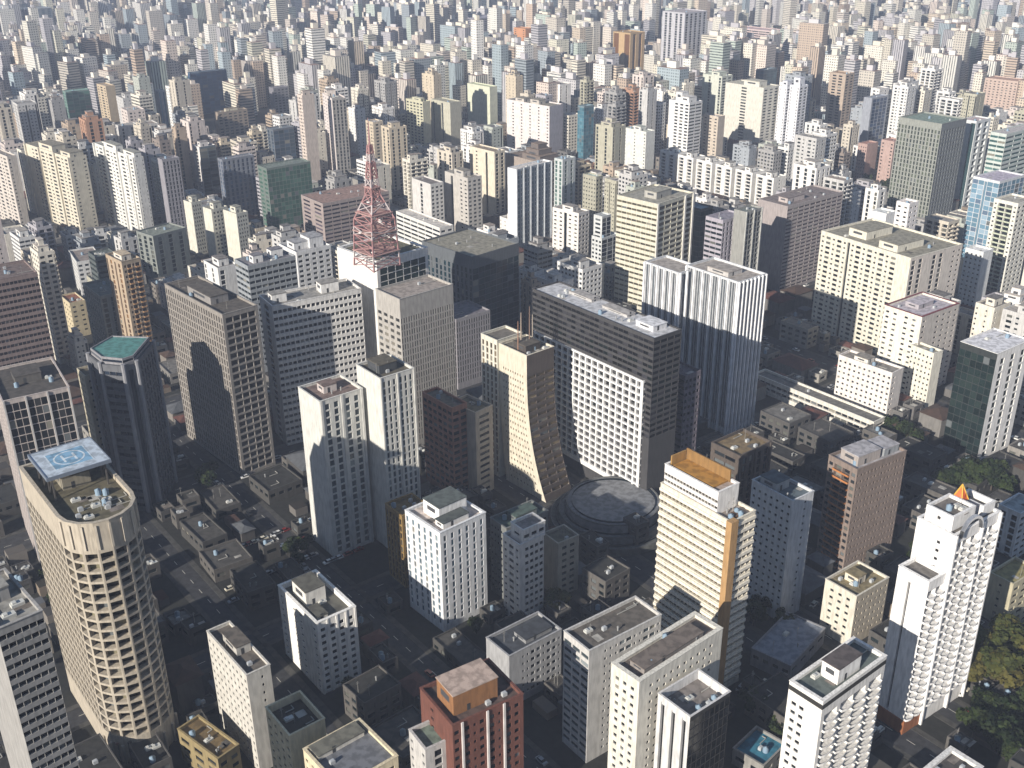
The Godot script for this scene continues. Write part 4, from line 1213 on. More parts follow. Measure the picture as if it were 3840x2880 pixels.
	tower("apartment_tower", "glassy stepped block climbing like stairs between the white seam block and the beige banded tower", "apartment tower", [62.9, -709.6, 42.0, 9.7, 17.2, 21.8], {"c": "c4cac8", "L": "WWW", "R": "CCC", "fh": 3.0, "rc": "a8acac", "mess": 2, "near": 0, "add": [[3.0, 3.0, 9.0, 8.0, 0.0, 36.0, {"L": "W", "R": "CC"}]]})
	tower("apartment_tower", "olive mottled tower behind the white seam block", "apartment tower", [62.2, -761.2, 42.0, 13.4, 7.0, 52.0], {"c": "a39f82", "L": "wwwww", "R": "WW", "fh": 3.0, "rc": "b5c2b6", "mess": 3, "near": 0})
	tower("office_tower", "tall beige office tower banded on its lit face and ribbed white on the other", "office tower", [86.2, -611.5, 45.0, 30.5, 36.6, 72.4], {"c": "cfc8a8", "L": "GGGGGGGG", "R": "FGGGGFGF", "fo": 0.6, "fc": "d9d6c8", "fh": 3.3, "wh": 0.4, "Ro": {"wh": 0.62}, "g": ["4a4638", "3c3930", "55503f", "6a6450"], "rc": "98958a", "mr": [[0.3, 0.3, 0.4, 0.3, 4.0, "a8a598"]], "mess": 6, "near": 300})
	tower("office_tower", "dark green glass tower tucked behind the beige banded tower", "office tower", [119.5, -651.4, 40.0, 14.3, 11.2, 58.0], {"c": "3d4b49", "L": "CCC", "R": "CCC", "fh": 3.3, "g": ["223231", "2a3b3a", "1c2a29", "344645"], "rc": "8fa0a4", "mess": 3, "near": 0})
	tower("office_tower", "violet-grey box tower with an olive flank behind the finned white tower", "office tower", [127.1, -619.4, 40.0, 13.3, 21.0, 60.0], {"c": "a79fb0", "L": "GGG", "R": "VVVVVV", "fh": 3.1, "rc": "8a8590", "mess": 3, "near": 0})
	tower("office_tower", "dark tower with white ladder ribs next to the violet box tower", "office tower", [139.7, -615.8, 40.0, 9.0, 15.7, 66.0], {"c": "8f9088", "L": "BB", "R": "FHHFHHF", "fo": 0.5, "fc": "b9bab0", "fh": 3.3, "g": ["1c1e1d", "252726", "2e302e", "3c3e3b"], "rc": "6d7470", "mess": 3, "near": 0})
	tower("office_tower", "broad mauve-brown office slab with fine horizontal louvres", "office tower", [175.2, -657.5, 38.0, 24.0, 57.2, 57.6], {"c": "a2938f", "L": "BbBb", "R": "GGGGGGGGGG", "fh": 2.5, "wh": 0.5, "wd": 0.5, "g": ["4b4246", "554b50", "403a3e", "665c60"], "rc": "7d7370", "mr": [[0.15, 0.3, 0.3, 0.3, 3.0, "b9a8a2"]], "mess": 8, "near": 0})
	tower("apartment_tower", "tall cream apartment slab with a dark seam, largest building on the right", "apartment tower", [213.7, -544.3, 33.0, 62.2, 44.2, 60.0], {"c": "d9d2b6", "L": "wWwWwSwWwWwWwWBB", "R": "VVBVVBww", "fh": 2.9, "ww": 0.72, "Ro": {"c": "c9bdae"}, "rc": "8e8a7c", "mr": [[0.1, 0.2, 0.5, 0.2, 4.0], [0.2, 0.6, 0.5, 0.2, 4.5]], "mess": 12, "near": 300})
	tower("apartment_tower", "white box-like lift tower pair, rounded, behind the big cream slab's roof", "apartment tower", [238.4, -658.1, 38.0, 11.2, 11.0, 52.0], {"c": "e3e5e2", "L": "BB", "R": "BB", "fh": 3.0, "rc": "cfd2d0", "mess": 1, "near": 0})
	tower("apartment_tower", "slim white block beside the white rounded block behind the big cream slab", "apartment tower", [244.5, -638.1, 38.0, 9.0, 10.0, 64.0], {"c": "e6dfda", "L": "ww", "R": "ww", "fh": 3.0, "rc": "cfc8c2", "mess": 1, "near": 0})
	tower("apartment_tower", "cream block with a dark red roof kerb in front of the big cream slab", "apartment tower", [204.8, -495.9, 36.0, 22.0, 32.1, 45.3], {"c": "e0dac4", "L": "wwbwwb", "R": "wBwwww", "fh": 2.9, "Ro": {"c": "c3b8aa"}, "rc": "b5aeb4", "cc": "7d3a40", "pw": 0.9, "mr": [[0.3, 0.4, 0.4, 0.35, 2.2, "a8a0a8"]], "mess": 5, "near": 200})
	tower("apartment_tower", "cream lower wing of the red-kerbed block with tightly spaced windows", "apartment tower", [208.3, -482.9, 33.0, 13.5, 7.0, 31.0], {"c": "dcd6bd", "L": "wwwwww", "R": "BB", "fh": 2.9, "rc": "8a8678", "mess": 3, "near": 100})
	tower("apartment_tower", "pinkish white block with a dense window grid above the long low deck", "apartment tower", [184.5, -470.8, 40.0, 30.2, 10.0, 26.1], {"c": "dfd5ca", "L": "wwwwwwwwwww", "R": "wB", "fh": 2.9, "ww": 0.6, "rc": "87827a", "mr": [[0.2, 0.5, 0.6, 0.25, 2.5, "dcd6c6"]], "mess": 6, "near": 140})
	tower("office_tower", "black glass office block with a white roof slab and white columns at the right edge", "office tower", [212.5, -428.0, 36.0, 18.0, 26.7, 54.3], {"c": "e6e4de", "Lo": {"c": "26302f"}, "L": "CCCCCC", "R": "bVbVbVb", "fh": 3.6, "top": 3.0, "wd": 0.1, "g": ["16201f", "1a2625", "1f2c2b", "26322f"], "rc": "d6d6da", "pa": 0.4, "mess": 3, "near": 120})
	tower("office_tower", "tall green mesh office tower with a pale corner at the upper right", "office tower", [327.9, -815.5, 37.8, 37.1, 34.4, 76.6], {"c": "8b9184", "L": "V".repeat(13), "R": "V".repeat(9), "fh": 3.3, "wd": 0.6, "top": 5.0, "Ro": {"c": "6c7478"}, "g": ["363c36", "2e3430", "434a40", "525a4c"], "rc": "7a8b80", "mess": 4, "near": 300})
	tower("office_tower", "glass tower with white frames and a blue strip at the right edge", "office tower", [319.9, -686.6, 36.0, 19.0, 30.0, 64.9], {"c": "c6cdd3", "L": "CCSCC", "R": "CCCCCC", "fh": 3.2, "g": ["5c7a8c", "66869a", "5a6c80", "8aa0b0"], "rc": "b5aebc", "mess": 3, "near": 0})
	tower("office_tower", "dark glass tower in white frames behind the green mesh tower", "office tower", [368.1, -848.2, 38.0, 13.4, 21.3, 72.0], {"c": "cfd6d6", "L": "SbS", "R": "bHbHb", "fh": 5.0, "g": ["24383a", "2c4244", "1e2e30", "3a5254"], "rc": "b9a8a8", "mess": 3, "near": 0})
	tower("office_tower", "green-slatted glass office block at the right edge behind the white-framed glass tower", "office tower", [388.4, -836.8, 38.0, 13.2, 52.0, 64.0], {"c": "b9c9bf", "L": "GG", "R": "GGGG", "fh": 3.6, "g": ["33504f", "3d5c5a", "2b4443", "527472"], "rc": "b9b4b2", "mess": 2, "near": 0})
	tower("apartment_tower", "cream block with green-striped balconies at the right edge below the white-framed glass tower", "apartment tower", [317.1, -650.3, 36.0, 16.2, 20.0, 60.0], {"c": "d9d6c4", "L": "wEEw", "R": "WWWW", "bc": "b9c79a", "fh": 2.9, "rc": "a8a59a", "mess": 3, "near": 60})
	tower("apartment_tower", "white-capped slim block left of the cream edge block", "apartment tower", [284.7, -615.0, 36.0, 11.9, 10.7, 40.0], {"c": "d3d8d8", "L": "wwww", "R": "BB", "fh": 2.9, "rc": "e0e0de", "mess": 2, "near": 60})
	tower("apartment_tower", "salmon brick apartment block left of the green mesh tower", "apartment tower", [312.7, -933.1, 38.0, 9.3, 16.2, 36.0], {"c": "bf9080", "L": "wwww", "R": "BB", "fh": 3.0, "rc": "b08070", "mess": 2, "near": 0, "group": "salmon pair"})
	tower("apartment_tower", "second salmon block touching the green mesh tower", "apartment tower", [332.9, -924.8, 38.0, 12.6, 13.8, 40.0], {"c": "c09484", "L": "wBw", "R": "BB", "fh": 3.0, "rc": "b08070", "mess": 2, "near": 0, "group": "salmon pair"})
	tower("office_tower", "navy glass tower with a pale rim beyond the salmon pair", "office tower", [345.0, -1033.5, 38.0, 9.0, 27.0, 58.0], {"c": "8f97a6", "L": "BB", "R": "bCCCCb", "fh": 3.3, "g": ["2a3a52", "32445e", "243248", "3e526e"], "rc": "9aa0aa", "mess": 2, "near": 0})
	tower("apartment_tower", "tan tower with an orange front right of the white twin spires", "apartment tower", [362.3, -1179.2, 40.0, 20.5, 16.0, 58.0], {"c": "b99c7e", "L": "bWWb", "R": "WW", "fh": 3.0, "rc": "b09070", "mess": 2, "near": 0})
	tower("apartment_tower", "white round-topped apartment tower, left of a close twin pair", "apartment tower", [279.9, -1100.3, 40.0, 9.6, 13.3, 58.0], {"c": "dfe1e8", "L": "wBw", "R": "WW", "fh": 3.0, "rc": "d0d2d8", "mr": [[0.2, 0.2, 0.6, 0.6, 6.0]], "mess": 1, "near": 0, "group": "white twin towers"})
	tower("apartment_tower", "white round-topped apartment tower, right of a close twin pair", "apartment tower", [290.9, -1093.0, 40.0, 11.8, 14.0, 60.0], {"c": "dfe1e8", "L": "wBw", "R": "WW", "fh": 3.0, "rc": "d0d2d8", "mr": [[0.2, 0.2, 0.6, 0.6, 8.0]], "mess": 1, "near": 0, "group": "white twin towers"})
	tower("apartment_tower", "long grey and white slab far off with close vertical joints above the twin spires", "apartment tower", [238.5, -1517.5, 40.0, 40.7, 45.5, 88.0], {"c": "b9b9c2", "L": "bVVbVVb", "R": "VVVVV", "fh": 3.2, "rc": "b0a8a8", "mess": 2, "near": 0})
	tower("apartment_tower", "golden brown tower with rounded stripes in the far middle", "apartment tower", [166.0, -1520.2, 40.0, 32.8, 28.7, 62.0], {"c": "bc9c6c", "L": "SbS", "R": "bSbSb", "fh": 3.0, "g": ["5c4024", "6a4a2c", "4a341e", "7d5a38"], "rc": "a88858", "mess": 2, "near": 0})
	tower("apartment_tower", "far white tower with a shaded grey side and ladder windows", "apartment tower", [165.4, -995.7, 40.0, 25.1, 17.7, 62.0], {"c": "dddcd8", "L": "BWWW", "R": "GG", "fh": 3.0, "rc": "c9c6c2", "mr": [[0.1, 0.1, 0.6, 0.4, 5.0], [0.2, 0.5, 0.5, 0.3, 8.0]], "mess": 2, "near": 0})
	tower("apartment_tower", "beige tower standing right of the white ladder-window tower", "apartment tower", [195.9, -1012.2, 40.0, 18.3, 9.6, 46.0], {"c": "c9b498", "L": "www", "R": "B", "fh": 3.0, "rc": "a8a098", "mess": 2, "near": 0})
	tower("apartment_tower", "pale green tower with two lit flutes above the plain beige tower", "apartment tower", [227.5, -1171.2, 40.0, 26.5, 17.7, 58.0], {"c": "c6ccb4", "L": "BbVbBbV", "R": "WW", "fh": 3.0, "rc": "c0c4b4", "mr": [[0.1, 0.2, 0.7, 0.4, 4.0]], "mess": 2, "near": 0})
	tower("apartment_tower", "cream fluted tower next to the pale green fluted tower", "apartment tower", [255.6, -1096.1, 40.0, 48.6, 25.6, 58.0], {"c": "d2cdb8", "L": "bBbWbBb", "R": "WWW", "fh": 3.0, "rc": "b8b4a4", "mr": [[0.2, 0.2, 0.5, 0.4, 5.0]], "mess": 2, "near": 0})
	tower("apartment_tower", "wide cream block with a stained front right of the steel-blue tower", "apartment tower", [125.3, -984.8, 40.0, 28.3, 12.0, 38.0], {"c": "d6d8cc", "L": "wBBwBBw", "R": "BB", "fh": 3.0, "rc": "b4b8ac", "mr": [[0.1, 0.3, 0.6, 0.3, 4.0]], "mess": 2, "near": 0})
	tower("office_tower", "teal glass tower between the long pink slab and the stained cream block", "office tower", [71.5, -1037.2, 40.0, 9.0, 13.1, 52.0], {"c": "5d8290", "L": "CCC", "R": "CCCC", "fh": 3.3, "g": ["3f6a7a", "487484", "365c6a", "578494"], "rc": "8fa8ae", "mess": 2, "near": 0})
	tower("apartment_tower", "long pinkish white slab with vertical joints in the middle distance", "apartment tower", [38.5, -1042.3, 44.6, 58.9, 19.2, 51.4], {"c": "dccfc9", "L": "BwBwBwBwBw", "R": "bBbBb", "fh": 3.0, "Ro": {"c": "b3aab4"}, "rc": "8c8678", "mr": [[0.2, 0.3, 0.5, 0.2, 4.0, "c3b8a8"], [0.2, 0.65, 0.5, 0.2, 3.0, "c3b8a8"]], "mess": 8, "near": 0})
	tower("apartment_tower", "olive and yellow gridded tower left of the long pink slab", "apartment tower", [-87.4, -1095.0, 42.0, 28.0, 9.5, 47.6], {"c": "c2bd8e", "L": "WWWWW", "R": "BB", "fh": 3.0, "rc": "cdcab0", "mr": [[0.2, 0.2, 0.5, 0.5, 3.0]], "mess": 2, "near": 0})
	tower("apartment_tower", "grey tower with pale yellow flutes next to the olive gridded tower", "apartment tower", [-60.3, -1102.6, 42.0, 31.3, 14.8, 45.1], {"c": "b9b596", "L": "bSbBbSbBb", "R": "BB", "fh": 3.0, "rc": "a8a490", "mess": 2, "near": 0})
	tower("apartment_tower", "lime-topped pale block behind the yellow-fluted tower", "apartment tower", [-21.5, -1202.6, 42.0, 38.4, 11.0, 44.0], {"c": "ccd1a8", "L": "BBBB", "R": "BB", "fh": 3.0, "rc": "bfc4a0", "mess": 1, "near": 0})
	tower("office_tower", "deep blue glass slab in the far left field", "office tower", [-372.7, -1287.2, 36.0, 10.4, 44.0, 49.2], {"c": "3d556e", "L": "CC", "R": "CCCCCCC", "fh": 3.3, "g": ["2c4a6a", "325274", "274260", "3c5e80"], "rc": "6f7c88", "mess": 2, "near": 0})
	tower("office_tower", "pale blue fluted tower in the far left field", "office tower", [-379.5, -1181.2, 40.0, 9.0, 7.0, 46.8], {"c": "9fb2c2", "L": "VVVV", "R": "SbS", "fh": 3.2, "g": ["6f8ba2", "7d98ae", "5d7890", "8fa8bc"], "rc": "a9b4bc", "mess": 2, "near": 0})
	tower("apartment_tower", "brown stepped block below the deep blue glass slab", "apartment tower", [-307.9, -1142.4, 38.0, 9.6, 33.8, 30.2], {"c": "9c8468", "L": "BB", "R": "WWWWWW", "fh": 3.0, "rc": "94866e", "mr": [[0.3, 0.2, 0.4, 0.4, 3.0, "d6c9a0"]], "mess": 3, "near": 0})
	tower("apartment_tower", "tan tower with a shaded side in the far left field", "apartment tower", [-460.8, -1249.4, 42.0, 25.5, 10.8, 41.3], {"c": "c6a878", "L": "wWw", "R": "BB", "fh": 3.0, "rc": "b09c80", "mess": 2, "near": 0})
	tower("office_tower", "sea-green glass block left of the far tan tower", "office tower", [-511.6, -1260.0, 38.0, 12.7, 26.7, 33.8], {"c": "5f8a7e", "L": "WW", "R": "CCCC", "fh": 3.3, "g": ["3c6a5e", "467468", "345c52", "588678"], "rc": "8ab0a4", "mess": 2, "near": 0})
	tower("office_tower", "dusky violet block in front of the pale pink tower", "office tower", [-275.8, -1276.9, 38.0, 11.4, 19.3, 33.1], {"c": "77757f", "L": "BB", "R": "WWWW", "fh": 3.1, "rc": "85828a", "mess": 2, "near": 0})
	tower("apartment_tower", "dusky lavender tower right of the broad white high-rise", "apartment tower", [-256.6, -784.4, 38.0, 9.0, 13.2, 62.0], {"c": "8b8791", "L": "BB", "R": "VVVVV", "fh": 3.1, "rc": "8a868c", "mess": 3, "near": 0})
	tower("office_tower", "dark slate tower between the white ladder tower and the green glass slab", "office tower", [-226.1, -835.4, 38.0, 9.0, 26.9, 50.0], {"c": "70798a", "L": "VV", "R": "VVVVVVV", "fh": 3.2, "g": ["3d4a5c", "475468", "343f50", "586a80"], "rc": "84868e", "mess": 3, "near": 0})
	tower("office_tower", "dark bluish block left of the pale pink tower's foot", "office tower", [-215.7, -980.9, 38.0, 13.3, 20.9, 44.0], {"c": "556270", "L": "VV", "R": "CCCC", "fh": 3.2, "g": ["2f3e4c", "384857", "28353f", "46586a"], "rc": "707880", "mess": 2, "near": 0})
	tower("apartment_tower", "red-brown brick apartment tower with white pilasters and an orange rooftop house at the bottom centre", "apartment tower", [-15.9, -208.9, 32.9, 17.2, 21.6, 48.0], {"c": "6e4033", "L": "BwBB", "R": "WFWwWFWwFWWb", "fo": 0.5, "fc": "cfc6c0", "fh": 2.85, "top": 1.5, "pw": 0.5, "rc": "5a4a44", "mr": [[0.12, 0.22, 0.62, 0.5, 6.5, "8f6138", "b3a094"]], "mess": 9, "near": 200, "add": [[-6.0, 4.0, 7.5, 9.0, 0.0, 40.0, {"c": "b9b6b0", "L": "wBw", "R": "bVb", "rc": "6f7c70"}]]})
	tower("office_tower", "dim purple office block against the black lattice slab's far end", "office tower", [72.5, -406.4, 38.0, 14.0, 9.8, 55.0], {"c": "6d6070", "L": "GG", "R": "WWWW", "fh": 3.1, "rc": "5d545c", "mess": 3, "near": 0})
	tower("office_tower", "long low deck building with white parapet lines beside the dense grid block", "office tower", [172.1, -452.3, 38.0, 73.1, 9.0, 9.0], {"c": "d8d2c0", "L": "G".repeat(20), "R": "G", "fh": 2.9, "wh": 0.6, "wd": 1.0, "rc": "6c6a66", "mess": 4, "near": 30})
	tower("shed", "large blue-grey shed roof in the shade right of the striped amber tower", "shed", [91.1, -280.0, 49.6, 14.4, 26.0, 7.0], {"c": "7d8088", "L": "WWWW", "R": "WWWW", "fh": 3.0, "rc": "7f8794", "pa": 0.3, "mess": 4, "near": 10})
	tower("low_building", "low building with a teal blue roof at the bottom right of centre", "low building", [72.9, -236.9, 45.7, 10.6, 12.8, 6.0], {"c": "8a8880", "L": "WW", "R": "WW", "fh": 3.0, "rc": "2f6f86", "mess": 3, "near": 10})
	tower("apartment_tower", "white-kerbed flat-roofed block at the bottom edge right of the white-edged balcony tower", "apartment tower", [114.5, -210.6, 38.0, 9.9, 18.2, 20.0], {"c": "d8d6d0", "L": "wwww", "R": "wwww", "fh": 2.9, "rc": "4c4846", "pw": 1.2, "mess": 5, "near": 10})
	tower("low_building", "low tan building catching light beside the round-ended tower's foot", "low building", [-86.4, -235.5, 50.5, 19.7, 7.6, 12.0], {"c": "8c7c54", "L": "WWW", "R": "WW", "fh": 3.2, "rc": "6d5c3e", "mess": 8, "near": 10})
	tower("apartment_tower", "ochre apartment block at the right edge behind the curved-balcony tower", "apartment tower", [171.8, -303.1, 36.0, 9.0, 16.0, 22.2], {"c": "b5a97c", "L": "BwB", "R": "WWW", "fh": 2.9, "rc": "8d8458", "mess": 3, "near": 40})
	tower("apartment_tower", "pale blue-white block at the right edge above the ochre block", "apartment tower", [194.2, -348.7, 36.0, 9.0, 14.0, 22.0], {"c": "c3ced2", "L": "VV", "R": "WWW", "fh": 2.9, "rc": "9aa4a6", "mess": 2, "near": 20})
	tower("apartment_tower", "first and nearest of six white balconied towers in a row above the violet box tower", "apartment tower", [213.7, -852.9, 36.0, 18.8, 15.0, 26.9], {"c": "e2dfd6", "L": "bEBEb", "R": "BwB", "fh": 2.9, "rc": "8d8a84", "mr": [[0.2, 0.3, 0.5, 0.3, 3.5]], "mess": 2, "near": 0, "group": "row of six white towers"})
	tower("apartment_tower", "second of six white balconied towers in a row above the violet box tower", "apartment tower", [200.2, -871.3, 36.0, 18.8, 15.0, 26.9], {"c": "e2dfd6", "L": "bEBEb", "R": "BwB", "fh": 2.9, "rc": "8d8a84", "mr": [[0.2, 0.3, 0.5, 0.3, 3.5]], "mess": 2, "near": 0, "group": "row of six white towers"})
	tower("apartment_tower", "third of six white balconied towers in a row above the violet box tower", "apartment tower", [186.8, -889.8, 36.0, 18.8, 15.0, 26.9], {"c": "e2dfd6", "L": "bEBEb", "R": "BwB", "fh": 2.9, "rc": "8d8a84", "mr": [[0.2, 0.3, 0.5, 0.3, 3.5]], "mess": 2, "near": 0, "group": "row of six white towers"})
	tower("apartment_tower", "fourth of six white balconied towers in a row above the violet box tower", "apartment tower", [173.4, -908.3, 36.0, 18.8, 15.0, 26.9], {"c": "e2dfd6", "L": "bEBEb", "R": "BwB", "fh": 2.9, "rc": "8d8a84", "mr": [[0.2, 0.3, 0.5, 0.3, 3.5]], "mess": 2, "near": 0, "group": "row of six white towers"})
	tower("apartment_tower", "fifth of six white balconied towers in a row above the violet box tower", "apartment tower", [160.0, -926.7, 36.0, 18.8, 15.0, 26.9], {"c": "e2dfd6", "L": "bEBEb", "R": "BwB", "fh": 2.9, "rc": "8d8a84", "mr": [[0.2, 0.3, 0.5, 0.3, 3.5]], "mess": 2, "near": 0, "group": "row of six white towers"})
	tower("apartment_tower", "last and farthest of six white balconied towers in a row above the violet box tower", "apartment tower", [146.6, -945.2, 36.0, 18.8, 15.0, 26.9], {"c": "e2dfd6", "L": "bEBEb", "R": "BwB", "fh": 2.9, "rc": "8d8a84", "mr": [[0.2, 0.3, 0.5, 0.3, 3.5]], "mess": 2, "near": 0, "group": "row of six white towers"})
	tower("office_tower", "wide pink hospital-like block far off, right of the pale tall slab", "office tower", [437.5, -1752.8, 42.0, 107.3, 30.0, 34.0], {"c": "d0b0aa", "L": "GGGGGGGG", "R": "GGG", "fh": 3.4, "rc": "c4a8a4", "mess": 4, "near": 0})
	tower("office_tower", "wide white finned block near the top right corner", "office tower", [740.5, -1677.7, 42.0, 55.7, 26.0, 36.0], {"c": "d9d8d4", "L": "bVbVbVbVbVbV", "R": "VVV", "fh": 3.2, "rc": "b4b2ae", "mess": 3, "near": 0})
	tower("apartment_tower", "orange-pink apartment block at the right edge above the dark framed tower", "apartment tower", [591.1, -1268.9, 42.0, 39.5, 24.0, 34.0], {"c": "caa58e", "L": "wwwwwwww", "R": "www", "fh": 3.0, "rc": "b89480", "mess": 3, "near": 0})
	tower("office_tower", "dark teal glass block right of the pale tall slab's foot", "office tower", [311.3, -1343.1, 42.0, 11.6, 28.1, 38.0], {"c": "4a626e", "L": "CC", "R": "CCCC", "fh": 3.3, "g": ["2f4854", "38525e", "283f4a", "44606c"], "rc": "7c8c92", "mess": 2, "near": 0})
	tower("apartment_tower", "tall brick-orange tower far off above the recessed beige tower", "apartment tower", [25.0, -1674.1, 42.0, 26.2, 14.0, 52.0], {"c": "c98a5c", "L": "wBw", "R": "BB", "fh": 3.0, "rc": "a88468", "mess": 1, "near": 0})
	tower("office_tower", "dull blue glass block at the top left corner", "office tower", [-834.7, -1957.1, 42.0, 41.8, 41.2, 60.0], {"c": "6c8090", "L": "VV", "R": "VVVV", "fh": 3.3, "g": ["4a6072", "54697c", "415666", "62788a"], "rc": "8c949a", "mess": 1, "near": 0})
	tower("office_tower", "purple-grey long block at the top centre", "office tower", [-56.1, -1975.7, 42.0, 41.4, 111.4, 36.0], {"c": "8c8896", "L": "GG", "R": "GGGGGG", "fh": 3.3, "rc": "9894a0", "mess": 2, "near": 0})
	round_tower()
	octagon_tower()
	flared_tower()
	lattice_and_podium()
	balcony_tower()
	red_mast()
	# ---- towers that fill the blocks between and behind them
	filler("tall pale grey patchwork tower right of the red-kerbed cream block", [268.9, -503.0, 37.2, 21.1, 11.6, 40.3], 5, "bdbcb8", "a39d95", 1)
	filler("tall cream dotted tower right of the red-kerbed cream block", [252.2, -520.6, 35.3, 10.9, 15.0, 40.3], 0, "d9d0b8", "6d6a68", 1)
	filler("tall pale grey gridded tower behind the red-kerbed cream block", [228.2, -524.9, 35.8, 18.1, 13.9, 40.1], 1, "bdbcb8", "6d6a68", 1)
	filler("tall off-white dotted tower right of the red-kerbed cream block", [270.0, -528.1, 39.4, 14.4, 16.3, 39.7], 0, "d6d6d2", "b5aea6", 3)
	filler("low-rise cream seamed tower right of the red-brown banded slab", [-236.7, -534.6, 40.8, 12.3, 6.9, 19.7], 7, "d9d0b8", "b5aea6", 3)
	filler("mid-rise cream ribbed tower right of the big cream slab", [255.5, -547.6, 37.5, 13.7, 9.1, 24.7], 3, "d9d0b8", "8f8b86", 0)
	filler("very tall cream gridded tower left of the grey-green ribbed block", [-254.2, -550.5, 37.9, 14.9, 8.0, 65.5], 1, "d9d0b8", "b5aea6", 3)
	filler("low-rise tan gridded tower in front of the beige banded tower", [99.0, -557.8, 35.5, 17.6, 11.4, 19.8], 1, "b89a78", "a39d95", 1)
	filler("mid-rise lavender-grey striped tower in front of the white-capped slim block", [275.7, -558.4, 35.8, 14.1, 13.2, 28.4], 6, "a8a4ad", "77726e", 0)
	filler("very tall off-white striped tower behind the grey-blue banded slab", [-162.4, -563.4, 38.6, 18.6, 11.9, 51.7], 6, "d6d6d2", "77726e", 1)
	filler("tall tan ribbed tower right of the dark teal glass box", [11.6, -567.7, 34.2, 10.5, 6.2, 39.2], 3, "b89a78", "8f8b86", 3)
	filler("mid-rise off-white dotted tower right of the dark teal glass box", [26.1, -582.6, 39.9, 20.0, 13.6, 34.1], 0, "d6d6d2", "b5aea6", 2)
	filler("tall cream ribbed tower right of the slim orange tower", [-178.1, -585.1, 37.2, 21.6, 15.9, 40.5], 3, "d9d0b8", "968a80", 2)
	filler("tall off-white gridded tower left of the beige banded tower", [41.7, -591.0, 40.2, 21.9, 16.1, 39.5], 1, "d6d6d2", "8f8b86", 2)
	filler("mid-rise cream ribbed tower right of the white-capped slim block", [319.5, -595.2, 36.9, 18.6, 15.0, 33.6], 3, "d9d0b8", "77726e", 1)
	filler("mid-rise white gridded tower right of the dark teal glass box", [12.2, -600.5, 41.7, 14.4, 10.2, 34.4], 1, "e0ddd6", "6d6a68", 1)
	filler("mid-rise off-white gridded tower right of the dark teal side block", [-201.8, -612.8, 41.9, 21.3, 11.4, 23.2], 1, "d6d6d2", "b5aea6", 2)
	filler("very tall pale grey ribbed tower behind the dark teal side block", [-233.2, -616.6, 41.3, 11.3, 10.1, 52.3], 3, "bdbcb8", "8f8b86", 2)
	filler("tall pinkish gridded tower left of the white boxy-roofed block", [-157.9, -622.0, 40.1, 11.4, 9.7, 39.5], 1, "d3c0b4", "6d6a68", 3)
	filler("mid-rise cream dotted tower left of the beige banded tower", [46.3, -624.7, 39.9, 17.6, 15.7, 28.9], 0, "d9d0b8", "77726e", 0)
	filler("tall grey banded tower behind the dark teal glass box", [16.5, -624.8, 37.8, 13.8, 11.8, 40.7], 2, "9c9b99", "77726e", 3)
	filler("mid-rise olive dotted tower behind the small yellow-topped block", [-258.8, -625.7, 36.9, 11.0, 15.6, 24.0], 0, "b0ab8a", "968a80", 0)
	filler("low-rise pinkish ribbed tower right of the dark teal side block", [-216.9, -632.9, 39.8, 11.5, 15.8, 16.4], 3, "d3c0b4", "6d6a68", 1)
	filler("tall pale grey patchwork tower behind the white boxy-roofed block", [-142.6, -636.9, 39.9, 11.3, 14.9, 46.5], 5, "bdbcb8", "6d6a68", 3)
	filler("mid-rise grey gridded tower left of the beige banded tower", [61.7, -637.7, 36.5, 17.1, 15.5, 20.8], 1, "9c9b99", "8f8b86", 1)
	filler("mid-rise off-white patchwork tower left of the beige banded tower", [33.3, -641.6, 38.9, 11.4, 8.4, 27.5], 5, "d6d6d2", "a39d95", 2)
	filler("very tall pinkish dotted tower left of the low white grid block", [-328.7, -648.1, 40.1, 8.1, 10.0, 65.4], 0, "d3c0b4", "6d6a68", 2)
	filler("mid-rise beige striped tower behind the white-capped slim block", [280.8, -648.2, 35.0, 15.5, 13.8, 23.2], 6, "c9bba0", "a39d95", 0)
	filler("mid-rise cream balconied tower behind the white boxy-roofed block", [-109.8, -661.5, 35.3, 17.7, 9.4, 28.4], 4, "d9d0b8", "8f8b86", 1)
	filler("mid-rise beige balconied tower left of the low white grid block", [-311.1, -662.0, 40.5, 18.8, 15.9, 28.2], 4, "c9bba0", "6d6a68", 0)
	filler("mid-rise blue-grey dotted tower right of the white terraced building", [-7.8, -662.4, 37.7, 16.6, 16.5, 34.6], 0, "95a0aa", "6d6a68", 2)
	filler("tall tan seamed tower behind the white boxy-roofed block", [-139.9, -664.7, 40.7, 14.9, 9.3, 40.2], 7, "b89a78", "968a80", 1)
	filler("very tall blue-grey gridded tower behind the cream edge block", [342.6, -666.6, 35.2, 19.3, 13.8, 51.7], 1, "95a0aa", "968a80", 2)
	filler("mid-rise cream striped tower in front of the nearest of the cream trio", [-166.2, -669.3, 36.8, 11.0, 16.7, 33.9], 6, "d9d0b8", "77726e", 2)
	filler("very tall greenish patchwork tower in front of the stair-stepped block", [80.1, -677.3, 34.9, 8.5, 8.6, 65.3], 5, "aab3a2", "968a80", 1)
	filler("tall beige balconied tower left of the white-framed glass tower", [287.2, -677.7, 35.5, 17.7, 12.2, 40.4], 4, "c9bba0", "8f8b86", 0)
	filler("mid-rise off-white banded tower left of the low white grid block", [-324.7, -680.3, 38.9, 20.4, 10.7, 34.4], 2, "d6d6d2", "a39d95", 1)
	filler("low-rise dusky brown banded tower left of the stair-stepped block", [23.6, -686.0, 35.7, 20.2, 16.1, 16.6], 2, "8e7b6d", "8f8b86", 0)
	filler("very tall white ribbed tower behind the white rounded block", [243.8, -693.1, 37.6, 10.2, 8.1, 58.0], 3, "e0ddd6", "77726e", 2)
